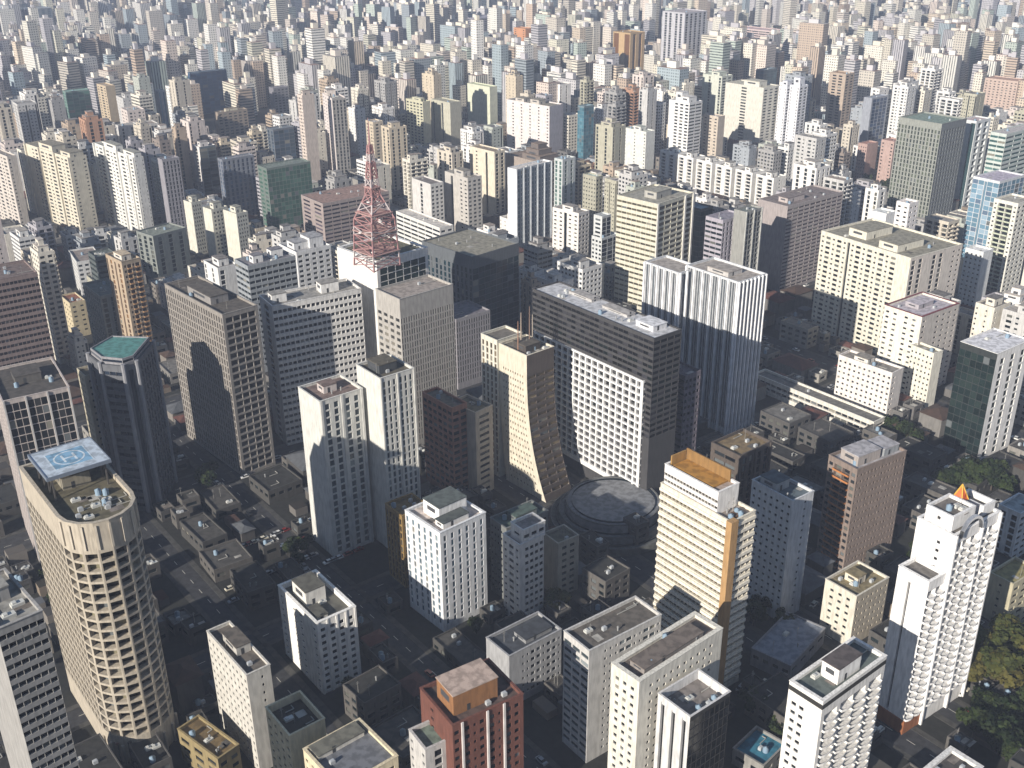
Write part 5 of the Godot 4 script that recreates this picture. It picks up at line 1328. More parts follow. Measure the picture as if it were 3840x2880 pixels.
	filler("tall grey patchwork tower behind the dark green tucked tower", [139.7, -698.8, 34.2, 14.6, 10.0, 45.9], 5, "9c9b99", "a39d95", 1)
	filler("mid-rise pale grey balconied tower in front of the nearest of the cream trio", [-164.4, -699.6, 41.1, 14.3, 12.1, 28.4], 4, "bdbcb8", "8f8b86", 1)
	filler("mid-rise blue-grey balconied tower behind the low white grid block", [-293.3, -701.9, 38.5, 19.5, 13.2, 23.4], 4, "95a0aa", "8f8b86", 3)
	filler("mid-rise white seamed tower right of the white terraced building", [-15.3, -704.6, 37.1, 13.5, 11.1, 28.3], 7, "e0ddd6", "968a80", 1)
	filler("mid-rise grey striped tower left of the white-framed glass tower", [286.6, -705.5, 37.4, 19.7, 9.9, 28.8], 6, "9c9b99", "a39d95", 2)
	filler("mid-rise lavender-grey balconied tower behind the low white grid block", [-323.4, -706.3, 40.5, 17.9, 10.1, 34.0], 4, "a8a4ad", "6d6a68", 2)
	filler("low-rise pale grey gridded tower left of the white terraced building", [-120.0, -707.0, 41.4, 17.4, 16.4, 15.7], 1, "bdbcb8", "77726e", 0)
	filler("tall pale grey banded tower left of the mauve louvred slab", [154.1, -711.4, 40.6, 14.7, 14.5, 40.2], 2, "bdbcb8", "8f8b86", 3)
	filler("mid-rise cream ribbed tower behind the low white grid block", [-349.4, -712.6, 35.2, 19.7, 15.3, 27.5], 3, "d9d0b8", "a39d95", 0)
	filler("mid-rise cream seamed tower left of the green-striped block", [-276.4, -717.3, 35.5, 14.8, 12.1, 24.0], 7, "d9d0b8", "6d6a68", 2)
	filler("mid-rise pale grey gridded tower behind the low white grid block", [-309.8, -718.4, 36.6, 14.3, 11.3, 24.5], 1, "bdbcb8", "6d6a68", 1)
	filler("mid-rise pale grey balconied tower behind the low white grid block", [-334.5, -723.8, 36.3, 19.0, 13.6, 27.2], 4, "bdbcb8", "8f8b86", 2)
	filler("mid-rise greenish dotted tower behind the white-framed glass tower", [320.5, -730.4, 35.7, 19.5, 10.6, 23.6], 0, "aab3a2", "6d6a68", 2)
	filler("mid-rise off-white balconied tower left of the green-striped block", [-294.9, -734.2, 35.7, 11.5, 11.7, 20.6], 4, "d6d6d2", "6d6a68", 2)
	filler("very tall pale grey gridded tower behind the stair-stepped block", [84.8, -736.3, 34.5, 13.9, 15.1, 58.3], 1, "bdbcb8", "6d6a68", 3)
	filler("very tall pale grey balconied tower behind the mauve louvred slab", [235.3, -740.8, 39.7, 17.1, 10.7, 52.5], 4, "bdbcb8", "968a80", 0)
	filler("mid-rise cream banded tower behind the white-framed glass tower", [333.8, -744.0, 39.2, 19.9, 11.2, 24.0], 2, "d9d0b8", "8f8b86", 0)
	filler("very tall olive seamed tower right of the olive mottled tower", [75.8, -750.6, 35.3, 12.8, 10.7, 51.2], 7, "b0ab8a", "b5aea6", 0)
	filler("tall off-white dotted tower behind the mauve louvred slab", [247.1, -754.8, 38.4, 15.6, 10.2, 40.7], 0, "d6d6d2", "6d6a68", 3)
	filler("very tall white ribbed tower behind the mauve louvred slab", [219.1, -755.5, 37.3, 20.0, 15.9, 58.1], 3, "e0ddd6", "a39d95", 2)
	filler("low-rise sandy seamed tower right of the middle of the cream trio", [-188.1, -762.0, 37.9, 18.0, 9.7, 15.4], 7, "cbb58e", "8f8b86", 1)
	filler("tall lavender-grey gridded tower in front of the green mesh tower", [263.7, -766.8, 39.8, 18.4, 13.2, 40.7], 1, "a8a4ad", "8f8b86", 2)
	filler("mid-rise lavender-grey striped tower in front of the first white row tower", [204.3, -775.1, 39.4, 9.1, 11.7, 34.9], 6, "a8a4ad", "8f8b86", 2)
	filler("low-rise white dotted tower behind the steel-blue finned tower", [1.5, -777.4, 36.0, 16.3, 14.5, 15.2], 0, "e0ddd6", "a39d95", 2)
	filler("tall white dotted tower right of the olive mottled tower", [105.1, -777.8, 35.2, 20.1, 12.1, 39.2], 0, "e0ddd6", "6d6a68", 1)
	filler("low-rise pale grey seamed tower in front of the green mesh tower", [280.4, -779.6, 38.3, 11.7, 12.2, 20.0], 7, "bdbcb8", "968a80", 0)
	filler("mid-rise blue-grey patchwork tower right of the lavender shade tower", [-231.4, -781.0, 39.4, 13.0, 15.3, 28.1], 5, "95a0aa", "77726e", 0)
	filler("mid-rise white seamed tower right of the olive mottled tower", [147.3, -783.3, 37.4, 11.2, 12.4, 28.5], 7, "e0ddd6", "a39d95", 2)
	filler("mid-rise dusky brown seamed tower right of the olive mottled tower", [120.4, -789.1, 37.7, 15.8, 15.3, 33.2], 7, "8e7b6d", "8f8b86", 1)
	filler("mid-rise off-white ribbed tower right of the second steel-blue tower", [63.8, -794.9, 39.8, 11.8, 12.5, 28.0], 3, "d6d6d2", "a39d95", 2)
	filler("very tall cream ribbed tower in front of the first white row tower", [236.2, -797.5, 37.3, 8.5, 11.9, 52.2], 3, "d9d0b8", "8f8b86", 0)
	filler("mid-rise white gridded tower right of the olive mottled tower", [137.0, -798.3, 39.4, 15.9, 9.6, 27.8], 1, "e0ddd6", "8f8b86", 3)
	filler("mid-rise sandy dotted tower right of the lavender shade tower", [-241.9, -799.1, 38.4, 13.0, 10.8, 27.6], 0, "cbb58e", "968a80", 2)
	filler("tall pale grey patchwork tower right of the first white row tower", [256.2, -812.1, 41.6, 9.4, 12.4, 39.8], 5, "bdbcb8", "8f8b86", 3)
	filler("very tall cream balconied tower behind the twin-striped tower", [-77.0, -816.2, 35.6, 11.4, 16.0, 52.4], 4, "d9d0b8", "968a80", 2)
	filler("tall cream seamed tower right of the second steel-blue tower", [93.8, -818.1, 34.8, 19.6, 16.6, 39.2], 7, "d9d0b8", "6d6a68", 1)
	filler("low-rise white gridded tower left of the dark slate tower", [-237.3, -823.3, 37.3, 8.6, 11.0, 19.9], 1, "e0ddd6", "b5aea6", 2)
	filler("mid-rise white balconied tower right of the second steel-blue tower", [68.6, -826.8, 39.0, 18.3, 13.3, 34.9], 4, "e0ddd6", "77726e", 2)
	filler("mid-rise grey ribbed tower behind the red-brown mast-side block", [-138.1, -827.0, 40.2, 17.3, 16.7, 33.9], 3, "9c9b99", "8f8b86", 3)
	filler("mid-rise lavender-grey banded tower right of the dark slate tower", [-193.1, -832.7, 40.4, 16.5, 15.4, 33.7], 2, "a8a4ad", "8f8b86", 1)
	filler("tall tan patchwork tower right of the second steel-blue tower", [81.4, -835.6, 35.8, 12.3, 14.5, 40.6], 5, "b89a78", "8f8b86", 2)
	filler("low-rise off-white balconied tower left of the dark slate tower", [-254.6, -841.7, 35.6, 21.6, 9.2, 19.8], 4, "d6d6d2", "8f8b86", 0)
	filler("very tall beige ribbed tower left of the sandy twin-flank block", [-45.9, -842.4, 41.3, 19.4, 11.4, 52.2], 3, "c9bba0", "6d6a68", 2)
	filler("very tall beige patchwork tower behind the left cream high-rise", [-351.6, -844.4, 40.0, 17.2, 10.4, 66.7], 5, "c9bba0", "b5aea6", 2)
	filler("tall cream balconied tower right of the right white high-rise", [-280.0, -845.0, 36.4, 16.9, 12.4, 46.7], 4, "d9d0b8", "b5aea6", 1)
	filler("low-rise pale grey seamed tower left of the green mesh tower", [302.4, -847.2, 34.7, 10.6, 10.6, 15.4], 7, "bdbcb8", "b5aea6", 2)
	filler("tall cream striped tower behind the red-brown mast-side block", [-107.8, -851.0, 39.5, 13.8, 13.7, 39.5], 6, "d9d0b8", "77726e", 0)
	filler("low-rise white patchwork tower left of the third white row tower", [144.7, -856.7, 34.4, 19.4, 10.6, 16.5], 5, "e0ddd6", "8f8b86", 2)
	filler("tall cream patchwork tower right of the left cream high-rise", [-336.7, -857.2, 40.4, 15.9, 15.6, 40.4], 5, "d9d0b8", "a39d95", 3)
	filler("mid-rise greenish gridded tower behind the green glass slab", [-162.4, -858.0, 36.4, 18.1, 11.6, 20.6], 1, "aab3a2", "b5aea6", 1)
	filler("mid-rise greenish striped tower left of the sandy twin-flank block", [-62.0, -858.5, 40.8, 12.0, 9.4, 34.8], 6, "aab3a2", "968a80", 1)
	filler("very tall pale grey patchwork tower right of the first white row tower", [246.4, -858.7, 37.4, 21.3, 12.4, 57.3], 5, "bdbcb8", "8f8b86", 0)
	filler("very tall lavender-grey striped tower behind the right white high-rise", [-294.9, -862.7, 39.8, 13.3, 12.7, 52.1], 6, "a8a4ad", "a39d95", 2)
	filler("tall off-white patchwork tower left of the green-slatted block", [389.6, -864.1, 37.7, 19.9, 16.6, 40.7], 5, "d6d6d2", "6d6a68", 2)
	filler("mid-rise white dotted tower left of the fourth white row tower", [110.7, -864.5, 34.5, 17.8, 12.8, 24.3], 0, "e0ddd6", "6d6a68", 1)
	filler("very tall cream ribbed tower behind the pinkish edge high-rise", [-395.7, -864.7, 40.1, 11.5, 14.1, 52.5], 3, "d9d0b8", "77726e", 0)
	filler("tall white banded tower behind the red-brown mast-side block", [-116.3, -865.9, 40.2, 16.6, 13.6, 39.7], 2, "e0ddd6", "a39d95", 1)
	filler("very tall olive striped tower right of the stepped pyramid block", [83.3, -866.6, 41.2, 19.5, 15.1, 66.1], 6, "b0ab8a", "b5aea6", 3)
	filler("very tall pinkish banded tower behind the dark slate tower", [-220.8, -869.0, 39.2, 10.6, 15.0, 51.6], 2, "d3c0b4", "968a80", 2)
	filler("mid-rise sandy balconied tower right of the stepped pyramid block", [55.9, -870.0, 38.6, 18.0, 14.7, 34.2], 4, "cbb58e", "77726e", 1)
	filler("very tall off-white banded tower right of the first white row tower", [257.8, -870.2, 37.2, 14.8, 13.4, 57.9], 2, "d6d6d2", "a39d95", 2)
	filler("mid-rise grey dotted tower left of the sandy twin-flank block", [-44.5, -872.7, 40.9, 15.4, 15.3, 34.6], 0, "9c9b99", "968a80", 1)
	filler("very tall off-white balconied tower behind the left cream high-rise", [-352.0, -873.3, 37.8, 20.3, 13.1, 52.9], 4, "d6d6d2", "6d6a68", 2)
	filler("tall off-white striped tower behind the sandy twin-flank block", [-1.8, -876.1, 36.3, 16.7, 10.4, 45.4], 6, "d6d6d2", "77726e", 0)
	filler("tall beige seamed tower behind the dark slate tower", [-207.1, -881.9, 38.2, 16.8, 13.1, 40.9], 7, "c9bba0", "968a80", 2)
	filler("tall dusky brown banded tower in front of the left salmon block", [277.6, -883.0, 38.0, 12.0, 9.0, 39.5], 2, "8e7b6d", "a39d95", 1)
	filler("tall blue-grey patchwork tower behind the stepped pyramid block", [13.3, -888.4, 39.3, 18.4, 16.0, 40.1], 5, "95a0aa", "6d6a68", 3)
	filler("mid-rise white balconied tower in front of the slim rosy tower", [-188.7, -889.2, 35.5, 19.8, 13.3, 34.3], 4, "e0ddd6", "8f8b86", 1)
	filler("tall grey gridded tower behind the second white row tower", [221.0, -889.6, 35.0, 17.9, 9.5, 39.8], 1, "9c9b99", "a39d95", 2)
	filler("low-rise sandy banded tower left of the fifth white row tower", [119.1, -892.4, 35.6, 21.6, 11.6, 16.1], 2, "cbb58e", "a39d95", 2)
	filler("tall pale grey striped tower behind the green-slatted block", [396.2, -893.9, 39.0, 19.4, 12.2, 46.3], 6, "bdbcb8", "6d6a68", 0)
	filler("very tall dusky brown patchwork tower left of the white ladder tower", [-292.7, -894.9, 38.6, 16.8, 9.2, 52.7], 5, "8e7b6d", "77726e", 2)
	filler("tall white striped tower behind the pinkish edge high-rise", [-420.3, -897.1, 35.3, 16.9, 14.2, 39.9], 6, "e0ddd6", "b5aea6", 2)
	filler("very tall lavender-grey ribbed tower left of the white ladder tower", [-318.3, -898.9, 40.7, 11.1, 10.9, 51.3], 3, "a8a4ad", "8f8b86", 2)
	filler("tall off-white gridded tower right of the second white row tower", [235.6, -900.2, 37.8, 11.3, 14.0, 40.5], 1, "d6d6d2", "77726e", 1)
	filler("very tall off-white seamed tower right of the pinkish edge high-rise", [-378.5, -902.3, 38.3, 11.9, 10.3, 57.5], 7, "d6d6d2", "a39d95", 2)
	filler("tall blue-grey dotted tower right of the third white row tower", [203.2, -904.0, 38.8, 10.5, 9.9, 39.4], 0, "95a0aa", "6d6a68", 3)
	filler("very tall sandy ribbed tower right of the slim rosy tower", [-101.9, -909.2, 35.3, 14.1, 17.0, 58.8], 3, "cbb58e", "8f8b86", 1)
	filler("tall white ribbed tower behind the sandy twin-flank block", [-28.7, -912.1, 41.3, 19.6, 13.7, 39.5], 3, "e0ddd6", "77726e", 3)
	filler("tall beige banded tower right of the white ladder tower", [-230.3, -912.3, 35.5, 21.3, 15.6, 46.5], 2, "c9bba0", "77726e", 1)
	filler("tall pinkish gridded tower behind the pinkish edge high-rise", [-431.4, -913.4, 35.9, 16.3, 16.7, 46.4], 1, "d3c0b4", "a39d95", 2)
	filler("tall pale grey dotted tower behind the sandy twin-flank block", [-58.0, -915.2, 36.2, 14.0, 16.0, 39.1], 0, "bdbcb8", "a39d95", 1)
	filler("very tall terracotta ribbed tower behind the left cream high-rise", [-360.4, -916.4, 34.6, 20.0, 14.6, 65.9], 3, "b08468", "968a80", 3)
	filler("very tall tan striped tower left of the white ladder tower", [-285.9, -920.6, 37.8, 8.7, 9.4, 58.0], 6, "b89a78", "a39d95", 2)
	filler("mid-rise tan dotted tower right of the third white row tower", [223.9, -921.3, 36.8, 12.6, 16.7, 34.1], 0, "b89a78", "a39d95", 2)
	filler("very tall beige seamed tower left of the white ladder tower", [-317.0, -925.9, 42.0, 15.7, 9.5, 58.4], 7, "c9bba0", "a39d95", 3)
	filler("mid-rise terracotta gridded tower in front of the stained cream block", [64.3, -929.5, 40.4, 10.3, 15.3, 20.5], 1, "b08468", "b5aea6", 2)
	filler("mid-rise pale grey balconied tower right of the pale pink tower", [-67.2, -932.2, 41.7, 18.0, 12.3, 34.7], 4, "bdbcb8", "6d6a68", 1)
	filler("mid-rise blue-grey patchwork tower right of the fourth white row tower", [208.5, -933.8, 37.8, 16.8, 11.6, 34.5], 5, "95a0aa", "8f8b86", 2)
	filler("tall dusky brown dotted tower behind the white ladder tower", [-270.6, -935.5, 37.4, 15.8, 15.2, 40.5], 0, "8e7b6d", "6d6a68", 3)
	filler("mid-rise pale grey gridded tower left of the left salmon block", [282.6, -938.0, 38.2, 10.7, 12.0, 34.3], 1, "bdbcb8", "8f8b86", 1)
	filler("tall cream gridded tower right of the pale pink tower", [-95.5, -938.1, 35.1, 18.3, 9.7, 46.2], 1, "d9d0b8", "77726e", 1)
	filler("tall beige dotted tower left of the white ladder tower", [-300.4, -938.8, 41.4, 11.6, 12.3, 45.9], 0, "c9bba0", "968a80", 1)
	filler("tall lavender-grey balconied tower behind the green-slatted block", [457.0, -942.7, 41.5, 20.5, 13.8, 46.6], 4, "a8a4ad", "968a80", 1)
	filler("tall sandy banded tower behind the white ladder tower", [-255.0, -944.0, 35.9, 13.4, 13.1, 40.2], 2, "cbb58e", "968a80", 2)
	filler("tall white ribbed tower left of the white ladder tower", [-356.9, -944.9, 36.8, 12.3, 10.2, 45.8], 3, "e0ddd6", "8f8b86", 0)
	filler("mid-rise cream balconied tower right of the pale pink tower", [-80.7, -947.7, 42.0, 16.1, 11.7, 28.7], 4, "d9d0b8", "b5aea6", 3)
	filler("mid-rise sandy gridded tower behind the left salmon block", [328.4, -950.1, 40.0, 20.4, 14.5, 27.3], 1, "cbb58e", "968a80", 0)
	filler("very tall pinkish striped tower behind the white ladder tower", [-283.3, -951.6, 40.2, 16.7, 15.2, 57.4], 6, "d3c0b4", "8f8b86", 1)
	filler("low-rise beige banded tower right of the fifth white row tower", [195.0, -952.9, 37.6, 21.5, 12.5, 16.2], 2, "c9bba0", "6d6a68", 2)
	filler("tall off-white patchwork tower behind the white ladder tower", [-313.0, -954.8, 36.4, 17.5, 16.5, 46.7], 5, "d6d6d2", "968a80", 3)
	filler("tall cream patchwork tower behind the pinkish edge high-rise", [-412.7, -954.9, 34.6, 16.3, 13.7, 45.8], 5, "d9d0b8", "6d6a68", 3)
	filler("very tall pale grey striped tower left of the white ladder tower", [-345.0, -955.8, 39.1, 12.8, 16.7, 52.9], 6, "bdbcb8", "a39d95", 0)
	filler("mid-rise greenish patchwork tower right of the plain beige tower", [236.9, -961.8, 35.3, 16.8, 13.4, 28.6], 5, "aab3a2", "b5aea6", 1)
	filler("very tall beige striped tower left of the white ladder tower", [-369.4, -961.9, 36.4, 13.0, 16.2, 51.5], 6, "c9bba0", "b5aea6", 2)
	filler("low-rise blue-grey gridded tower left of the stained cream block", [79.7, -967.6, 41.4, 13.3, 11.3, 16.4], 1, "95a0aa", "77726e", 0)
	filler("very tall tan ribbed tower left of the white ladder tower", [-397.0, -969.3, 36.6, 21.8, 14.7, 51.9], 3, "b89a78", "77726e", 2)
	filler("very tall sandy patchwork tower right of the pale pink tower", [-123.0, -971.0, 37.7, 13.1, 10.5, 51.8], 5, "cbb58e", "b5aea6", 0)
	filler("very tall pale grey banded tower behind the white ladder tower", [-328.8, -972.0, 35.4, 16.7, 12.1, 51.5], 2, "bdbcb8", "968a80", 0)
	filler("mid-rise white patchwork tower behind the right salmon block", [356.9, -973.9, 35.7, 15.7, 14.6, 34.3], 5, "e0ddd6", "b5aea6", 2)
	filler("mid-rise white striped tower behind the left salmon block", [329.5, -974.2, 39.6, 17.7, 14.9, 23.5], 6, "e0ddd6", "b5aea6", 0)
	filler("very tall beige ribbed tower behind the pinkish edge high-rise", [-459.8, -974.9, 35.7, 12.7, 11.9, 66.3], 3, "c9bba0", "b5aea6", 2)
	filler("tall cream dotted tower left of the pale pink tower", [-177.8, -978.0, 35.4, 17.9, 10.9, 40.9], 0, "d9d0b8", "77726e", 1)
	filler("very tall olive gridded tower right of the navy rimmed tower", [472.4, -981.7, 36.1, 14.0, 11.2, 52.7], 1, "b0ab8a", "6d6a68", 2)
	filler("tall white seamed tower in front of the long pink slab", [-33.1, -984.9, 39.0, 20.3, 11.1, 39.5], 7, "e0ddd6", "8f8b86", 2)
	filler("tall sandy balconied tower left of the dark bluish block", [-237.1, -987.7, 39.4, 10.1, 10.3, 39.8], 4, "cbb58e", "a39d95", 3)
	filler("mid-rise greenish gridded tower right of the pale pink tower", [-89.3, -991.7, 38.2, 21.1, 12.1, 20.4], 1, "aab3a2", "6d6a68", 2)
	filler("tall lavender-grey banded tower right of the dark bluish block", [-193.9, -993.6, 41.7, 14.4, 10.6, 46.0], 2, "a8a4ad", "b5aea6", 3)
	filler("tall off-white ribbed tower left of the left salmon block", [287.6, -995.6, 35.5, 17.7, 10.5, 40.7], 3, "d6d6d2", "b5aea6", 1)
	filler("tall beige seamed tower in front of the navy rimmed tower", [318.2, -995.6, 37.0, 10.7, 10.0, 39.9], 7, "c9bba0", "968a80", 2)
	filler("tall greenish seamed tower in front of the long pink slab", [-15.7, -1000.6, 39.3, 13.8, 12.2, 40.2], 7, "aab3a2", "6d6a68", 0)
	filler("very tall pale grey seamed tower behind the pinkish edge high-rise", [-453.6, -1002.0, 35.7, 19.3, 16.9, 65.2], 7, "bdbcb8", "8f8b86", 0)
	filler("very tall pinkish patchwork tower behind the white ladder tower", [-355.0, -1006.3, 35.0, 19.8, 16.3, 57.5], 5, "d3c0b4", "b5aea6", 0)
	filler("tall cream banded tower behind the pale pink tower", [-177.2, -1006.7, 35.1, 16.5, 9.9, 40.0], 2, "d9d0b8", "b5aea6", 3)
	filler("very tall olive seamed tower right of the navy rimmed tower", [433.1, -1006.8, 41.2, 12.9, 16.3, 65.2], 7, "b0ab8a", "6d6a68", 0)
	filler("tall pale grey balconied tower behind the white ladder tower", [-379.3, -1007.3, 39.0, 20.1, 10.7, 45.2], 4, "bdbcb8", "968a80", 2)
	filler("very tall grey balconied tower left of the stained cream block", [99.0, -1008.0, 41.0, 11.0, 13.7, 58.2], 4, "9c9b99", "a39d95", 2)
	filler("mid-rise beige patchwork tower left of the navy rimmed tower", [302.8, -1008.4, 35.1, 17.2, 10.8, 34.0], 5, "c9bba0", "968a80", 2)
	filler("mid-rise pinkish patchwork tower left of the dark bluish block", [-281.1, -1009.3, 38.9, 21.5, 14.5, 28.2], 5, "d3c0b4", "a39d95", 1)
	filler("mid-rise cream patchwork tower right of the navy rimmed tower", [475.5, -1011.3, 35.4, 16.6, 9.6, 33.9], 5, "d9d0b8", "968a80", 3)
	filler("very tall beige seamed tower behind the white ladder tower", [-336.5, -1014.1, 41.8, 10.6, 9.5, 51.7], 7, "c9bba0", "77726e", 0)
	filler("very tall off-white balconied tower right of the navy rimmed tower", [422.4, -1019.1, 36.2, 20.7, 9.8, 58.2], 4, "d6d6d2", "6d6a68", 0)
	filler("mid-rise beige dotted tower left of the navy rimmed tower", [317.8, -1019.9, 34.6, 18.5, 9.4, 27.6], 0, "c9bba0", "b5aea6", 2)
	filler("very tall tan gridded tower left of the pale blue fluted tower", [-465.0, -1019.9, 34.5, 12.7, 11.4, 52.3], 1, "b89a78", "b5aea6", 1)
	filler("tall cream balconied tower right of the navy rimmed tower", [490.9, -1022.3, 37.4, 17.0, 15.9, 39.6], 4, "d9d0b8", "b5aea6", 2)
	filler("very tall pale grey ribbed tower behind the dark bluish block", [-193.5, -1025.5, 36.7, 11.4, 15.8, 66.6], 3, "bdbcb8", "968a80", 1)
	filler("tall off-white gridded tower behind the dark bluish block", [-219.2, -1029.4, 41.7, 13.5, 13.9, 46.2], 1, "d6d6d2", "8f8b86", 0)
	filler("tall blue-grey balconied tower in front of the pale blue fluted tower", [-425.4, -1029.8, 41.5, 15.9, 10.0, 39.6], 4, "95a0aa", "b5aea6", 0)
	filler("very tall off-white dotted tower behind the pale pink tower", [-146.2, -1029.9, 35.8, 15.7, 10.2, 52.8], 0, "d6d6d2", "968a80", 2)
	filler("tall cream gridded tower right of the navy rimmed tower", [463.2, -1030.9, 36.6, 18.7, 10.3, 39.5], 1, "d9d0b8", "8f8b86", 1)
	filler("very tall cream banded tower left of the brown stepped block", [-351.0, -1032.9, 40.7, 19.5, 12.6, 66.4], 2, "d9d0b8", "968a80", 1)
	filler("mid-rise sandy ribbed tower behind the white ladder-window tower", [160.7, -1033.2, 36.7, 13.9, 10.0, 33.1], 3, "cbb58e", "968a80", 1)
	filler("tall olive ribbed tower behind the pale pink tower", [-174.8, -1034.8, 38.0, 19.0, 16.4, 46.8], 3, "b0ab8a", "6d6a68", 2)
	filler("very tall pale grey striped tower left of the white ladder-window tower", [131.6, -1035.5, 40.6, 11.1, 13.1, 66.5], 6, "bdbcb8", "968a80", 3)
	filler("low-rise beige ribbed tower behind the plain beige tower", [203.2, -1036.7, 35.9, 18.3, 11.5, 19.7], 3, "c9bba0", "968a80", 2)
	filler("mid-rise white balconied tower left of the plain beige tower", [177.8, -1039.9, 39.0, 16.4, 12.1, 27.5], 4, "e0ddd6", "968a80", 1)
	filler("mid-rise blue-grey dotted tower left of the long pink slab", [-27.2, -1041.6, 35.8, 20.5, 16.8, 28.6], 0, "95a0aa", "6d6a68", 2)
	filler("mid-rise pinkish seamed tower in front of the brown stepped block", [-305.7, -1041.8, 38.9, 12.2, 15.0, 33.7], 7, "d3c0b4", "8f8b86", 2)
	filler("tall grey striped tower left of the olive gridded tower", [-128.5, -1042.0, 41.4, 21.5, 9.2, 40.6], 6, "9c9b99", "6d6a68", 2)
	filler("very tall off-white patchwork tower right of the navy rimmed tower", [381.3, -1042.3, 40.0, 16.1, 14.7, 66.7], 5, "d6d6d2", "a39d95", 1)
	filler("tall sandy ribbed tower behind the pale pink tower", [-156.6, -1048.4, 41.1, 11.0, 11.0, 46.6], 3, "cbb58e", "6d6a68", 1)
	filler("very tall off-white gridded tower behind the white ladder-window tower", [144.3, -1049.7, 40.4, 10.7, 10.4, 51.9], 1, "d6d6d2", "8f8b86", 0)
	filler("very tall white seamed tower left of the pale blue fluted tower", [-467.1, -1051.7, 36.2, 21.4, 10.9, 65.8], 7, "e0ddd6", "968a80", 1)
	filler("mid-rise cream seamed tower behind the plain beige tower", [192.1, -1055.7, 38.0, 14.0, 15.6, 33.1], 7, "d9d0b8", "968a80", 2)
	filler("tall off-white seamed tower behind the teal glass tower", [90.2, -1057.5, 41.7, 13.6, 13.7, 46.5], 7, "d6d6d2", "968a80", 1)
	filler("tall grey banded tower right of the navy rimmed tower", [468.4, -1059.4, 35.6, 19.4, 15.7, 40.1], 2, "9c9b99", "8f8b86", 1)
	filler("tall beige ribbed tower in front of the brown stepped block", [-316.3, -1059.4, 41.7, 16.0, 14.7, 39.7], 3, "c9bba0", "6d6a68", 1)
	filler("tall cream gridded tower behind the teal glass tower", [58.0, -1059.7, 37.8, 15.2, 15.2, 39.3], 1, "d9d0b8", "a39d95", 0)
	filler("very tall grey dotted tower left of the pale blue fluted tower", [-446.0, -1059.8, 38.2, 16.4, 12.0, 58.2], 0, "9c9b99", "968a80", 3)
	filler("very tall cream gridded tower left of the plain beige tower", [162.6, -1060.4, 36.7, 16.9, 13.5, 58.5], 1, "d9d0b8", "b5aea6", 3)
	filler("mid-rise cream balconied tower behind the dark bluish block", [-244.6, -1061.6, 38.8, 19.7, 10.9, 27.9], 4, "d9d0b8", "968a80", 2)
	filler("mid-rise pale grey striped tower in front of the yellow-fluted tower", [-39.0, -1062.2, 41.9, 10.0, 13.4, 28.7], 6, "bdbcb8", "77726e", 1)
	filler("very tall white banded tower left of the olive gridded tower", [-170.7, -1063.3, 35.7, 18.2, 15.1, 66.3], 2, "e0ddd6", "b5aea6", 1)
	filler("very tall pale grey dotted tower in front of the pale blue fluted tower", [-378.0, -1065.2, 35.7, 21.7, 15.7, 58.7], 0, "bdbcb8", "8f8b86", 1)
	filler("very tall grey balconied tower behind the teal glass tower", [105.6, -1068.6, 35.3, 18.5, 11.5, 58.6], 4, "9c9b99", "8f8b86", 3)
	filler("tall white seamed tower left of the olive gridded tower", [-125.1, -1070.8, 36.8, 21.8, 13.3, 45.9], 7, "e0ddd6", "968a80", 2)
	filler("very tall cream patchwork tower left of the pale blue fluted tower", [-503.9, -1070.9, 34.9, 15.5, 11.8, 51.1], 5, "d9d0b8", "a39d95", 1)
	filler("mid-rise cream patchwork tower behind the navy rimmed tower", [384.0, -1072.7, 35.1, 13.2, 13.1, 27.7], 5, "d9d0b8", "8f8b86", 3)
	filler("tall blue-grey gridded tower in front of the brown stepped block", [-328.8, -1075.3, 35.7, 19.5, 11.3, 39.2], 1, "95a0aa", "8f8b86", 1)
	filler("tall blue-grey dotted tower behind the navy rimmed tower", [351.5, -1075.9, 41.1, 13.3, 16.6, 39.7], 0, "95a0aa", "b5aea6", 3)
	filler("very tall white dotted tower behind the white ladder-window tower", [151.8, -1078.3, 37.7, 19.1, 9.3, 58.6], 0, "e0ddd6", "968a80", 3)
	filler("very tall terracotta balconied tower right of the teal glass tower", [123.0, -1078.6, 35.9, 18.6, 13.2, 58.6], 4, "b08468", "77726e", 3)
	filler("very tall pale grey striped tower behind the dark bluish block", [-212.7, -1083.2, 40.6, 14.4, 9.8, 51.2], 6, "bdbcb8", "a39d95", 2)
	filler("very tall lavender-grey ribbed tower left of the pale blue fluted tower", [-516.5, -1088.2, 39.1, 12.8, 9.7, 66.6], 3, "a8a4ad", "8f8b86", 0)
	filler("very tall white patchwork tower behind the navy rimmed tower", [369.9, -1088.9, 35.7, 10.2, 15.1, 57.3], 5, "e0ddd6", "b5aea6", 0)
	filler("mid-rise tan banded tower in front of the brown stepped block", [-241.0, -1092.0, 36.9, 13.6, 11.4, 34.8], 2, "b89a78", "6d6a68", 3)
	filler("very tall lavender-grey patchwork tower behind the long pink slab", [36.4, -1092.2, 41.2, 14.7, 9.8, 52.9], 5, "a8a4ad", "6d6a68", 0)
	filler("very tall off-white balconied tower behind the navy rimmed tower", [442.7, -1094.3, 34.8, 14.8, 10.6, 52.2], 4, "d6d6d2", "8f8b86", 1)
	filler("very tall white gridded tower left of the pale blue fluted tower", [-503.6, -1100.4, 35.0, 10.7, 14.9, 52.4], 1, "e0ddd6", "77726e", 1)
	filler("very tall olive balconied tower behind the teal glass tower", [77.8, -1101.3, 36.7, 10.0, 9.9, 65.8], 4, "b0ab8a", "a39d95", 2)
	filler("tall cream dotted tower left of the brown stepped block", [-331.3, -1101.4, 35.2, 11.5, 9.4, 39.2], 0, "d9d0b8", "8f8b86", 2)
	filler("tall olive patchwork tower right of the navy rimmed tower", [459.8, -1102.0, 39.1, 11.0, 16.4, 46.7], 5, "b0ab8a", "8f8b86", 3)
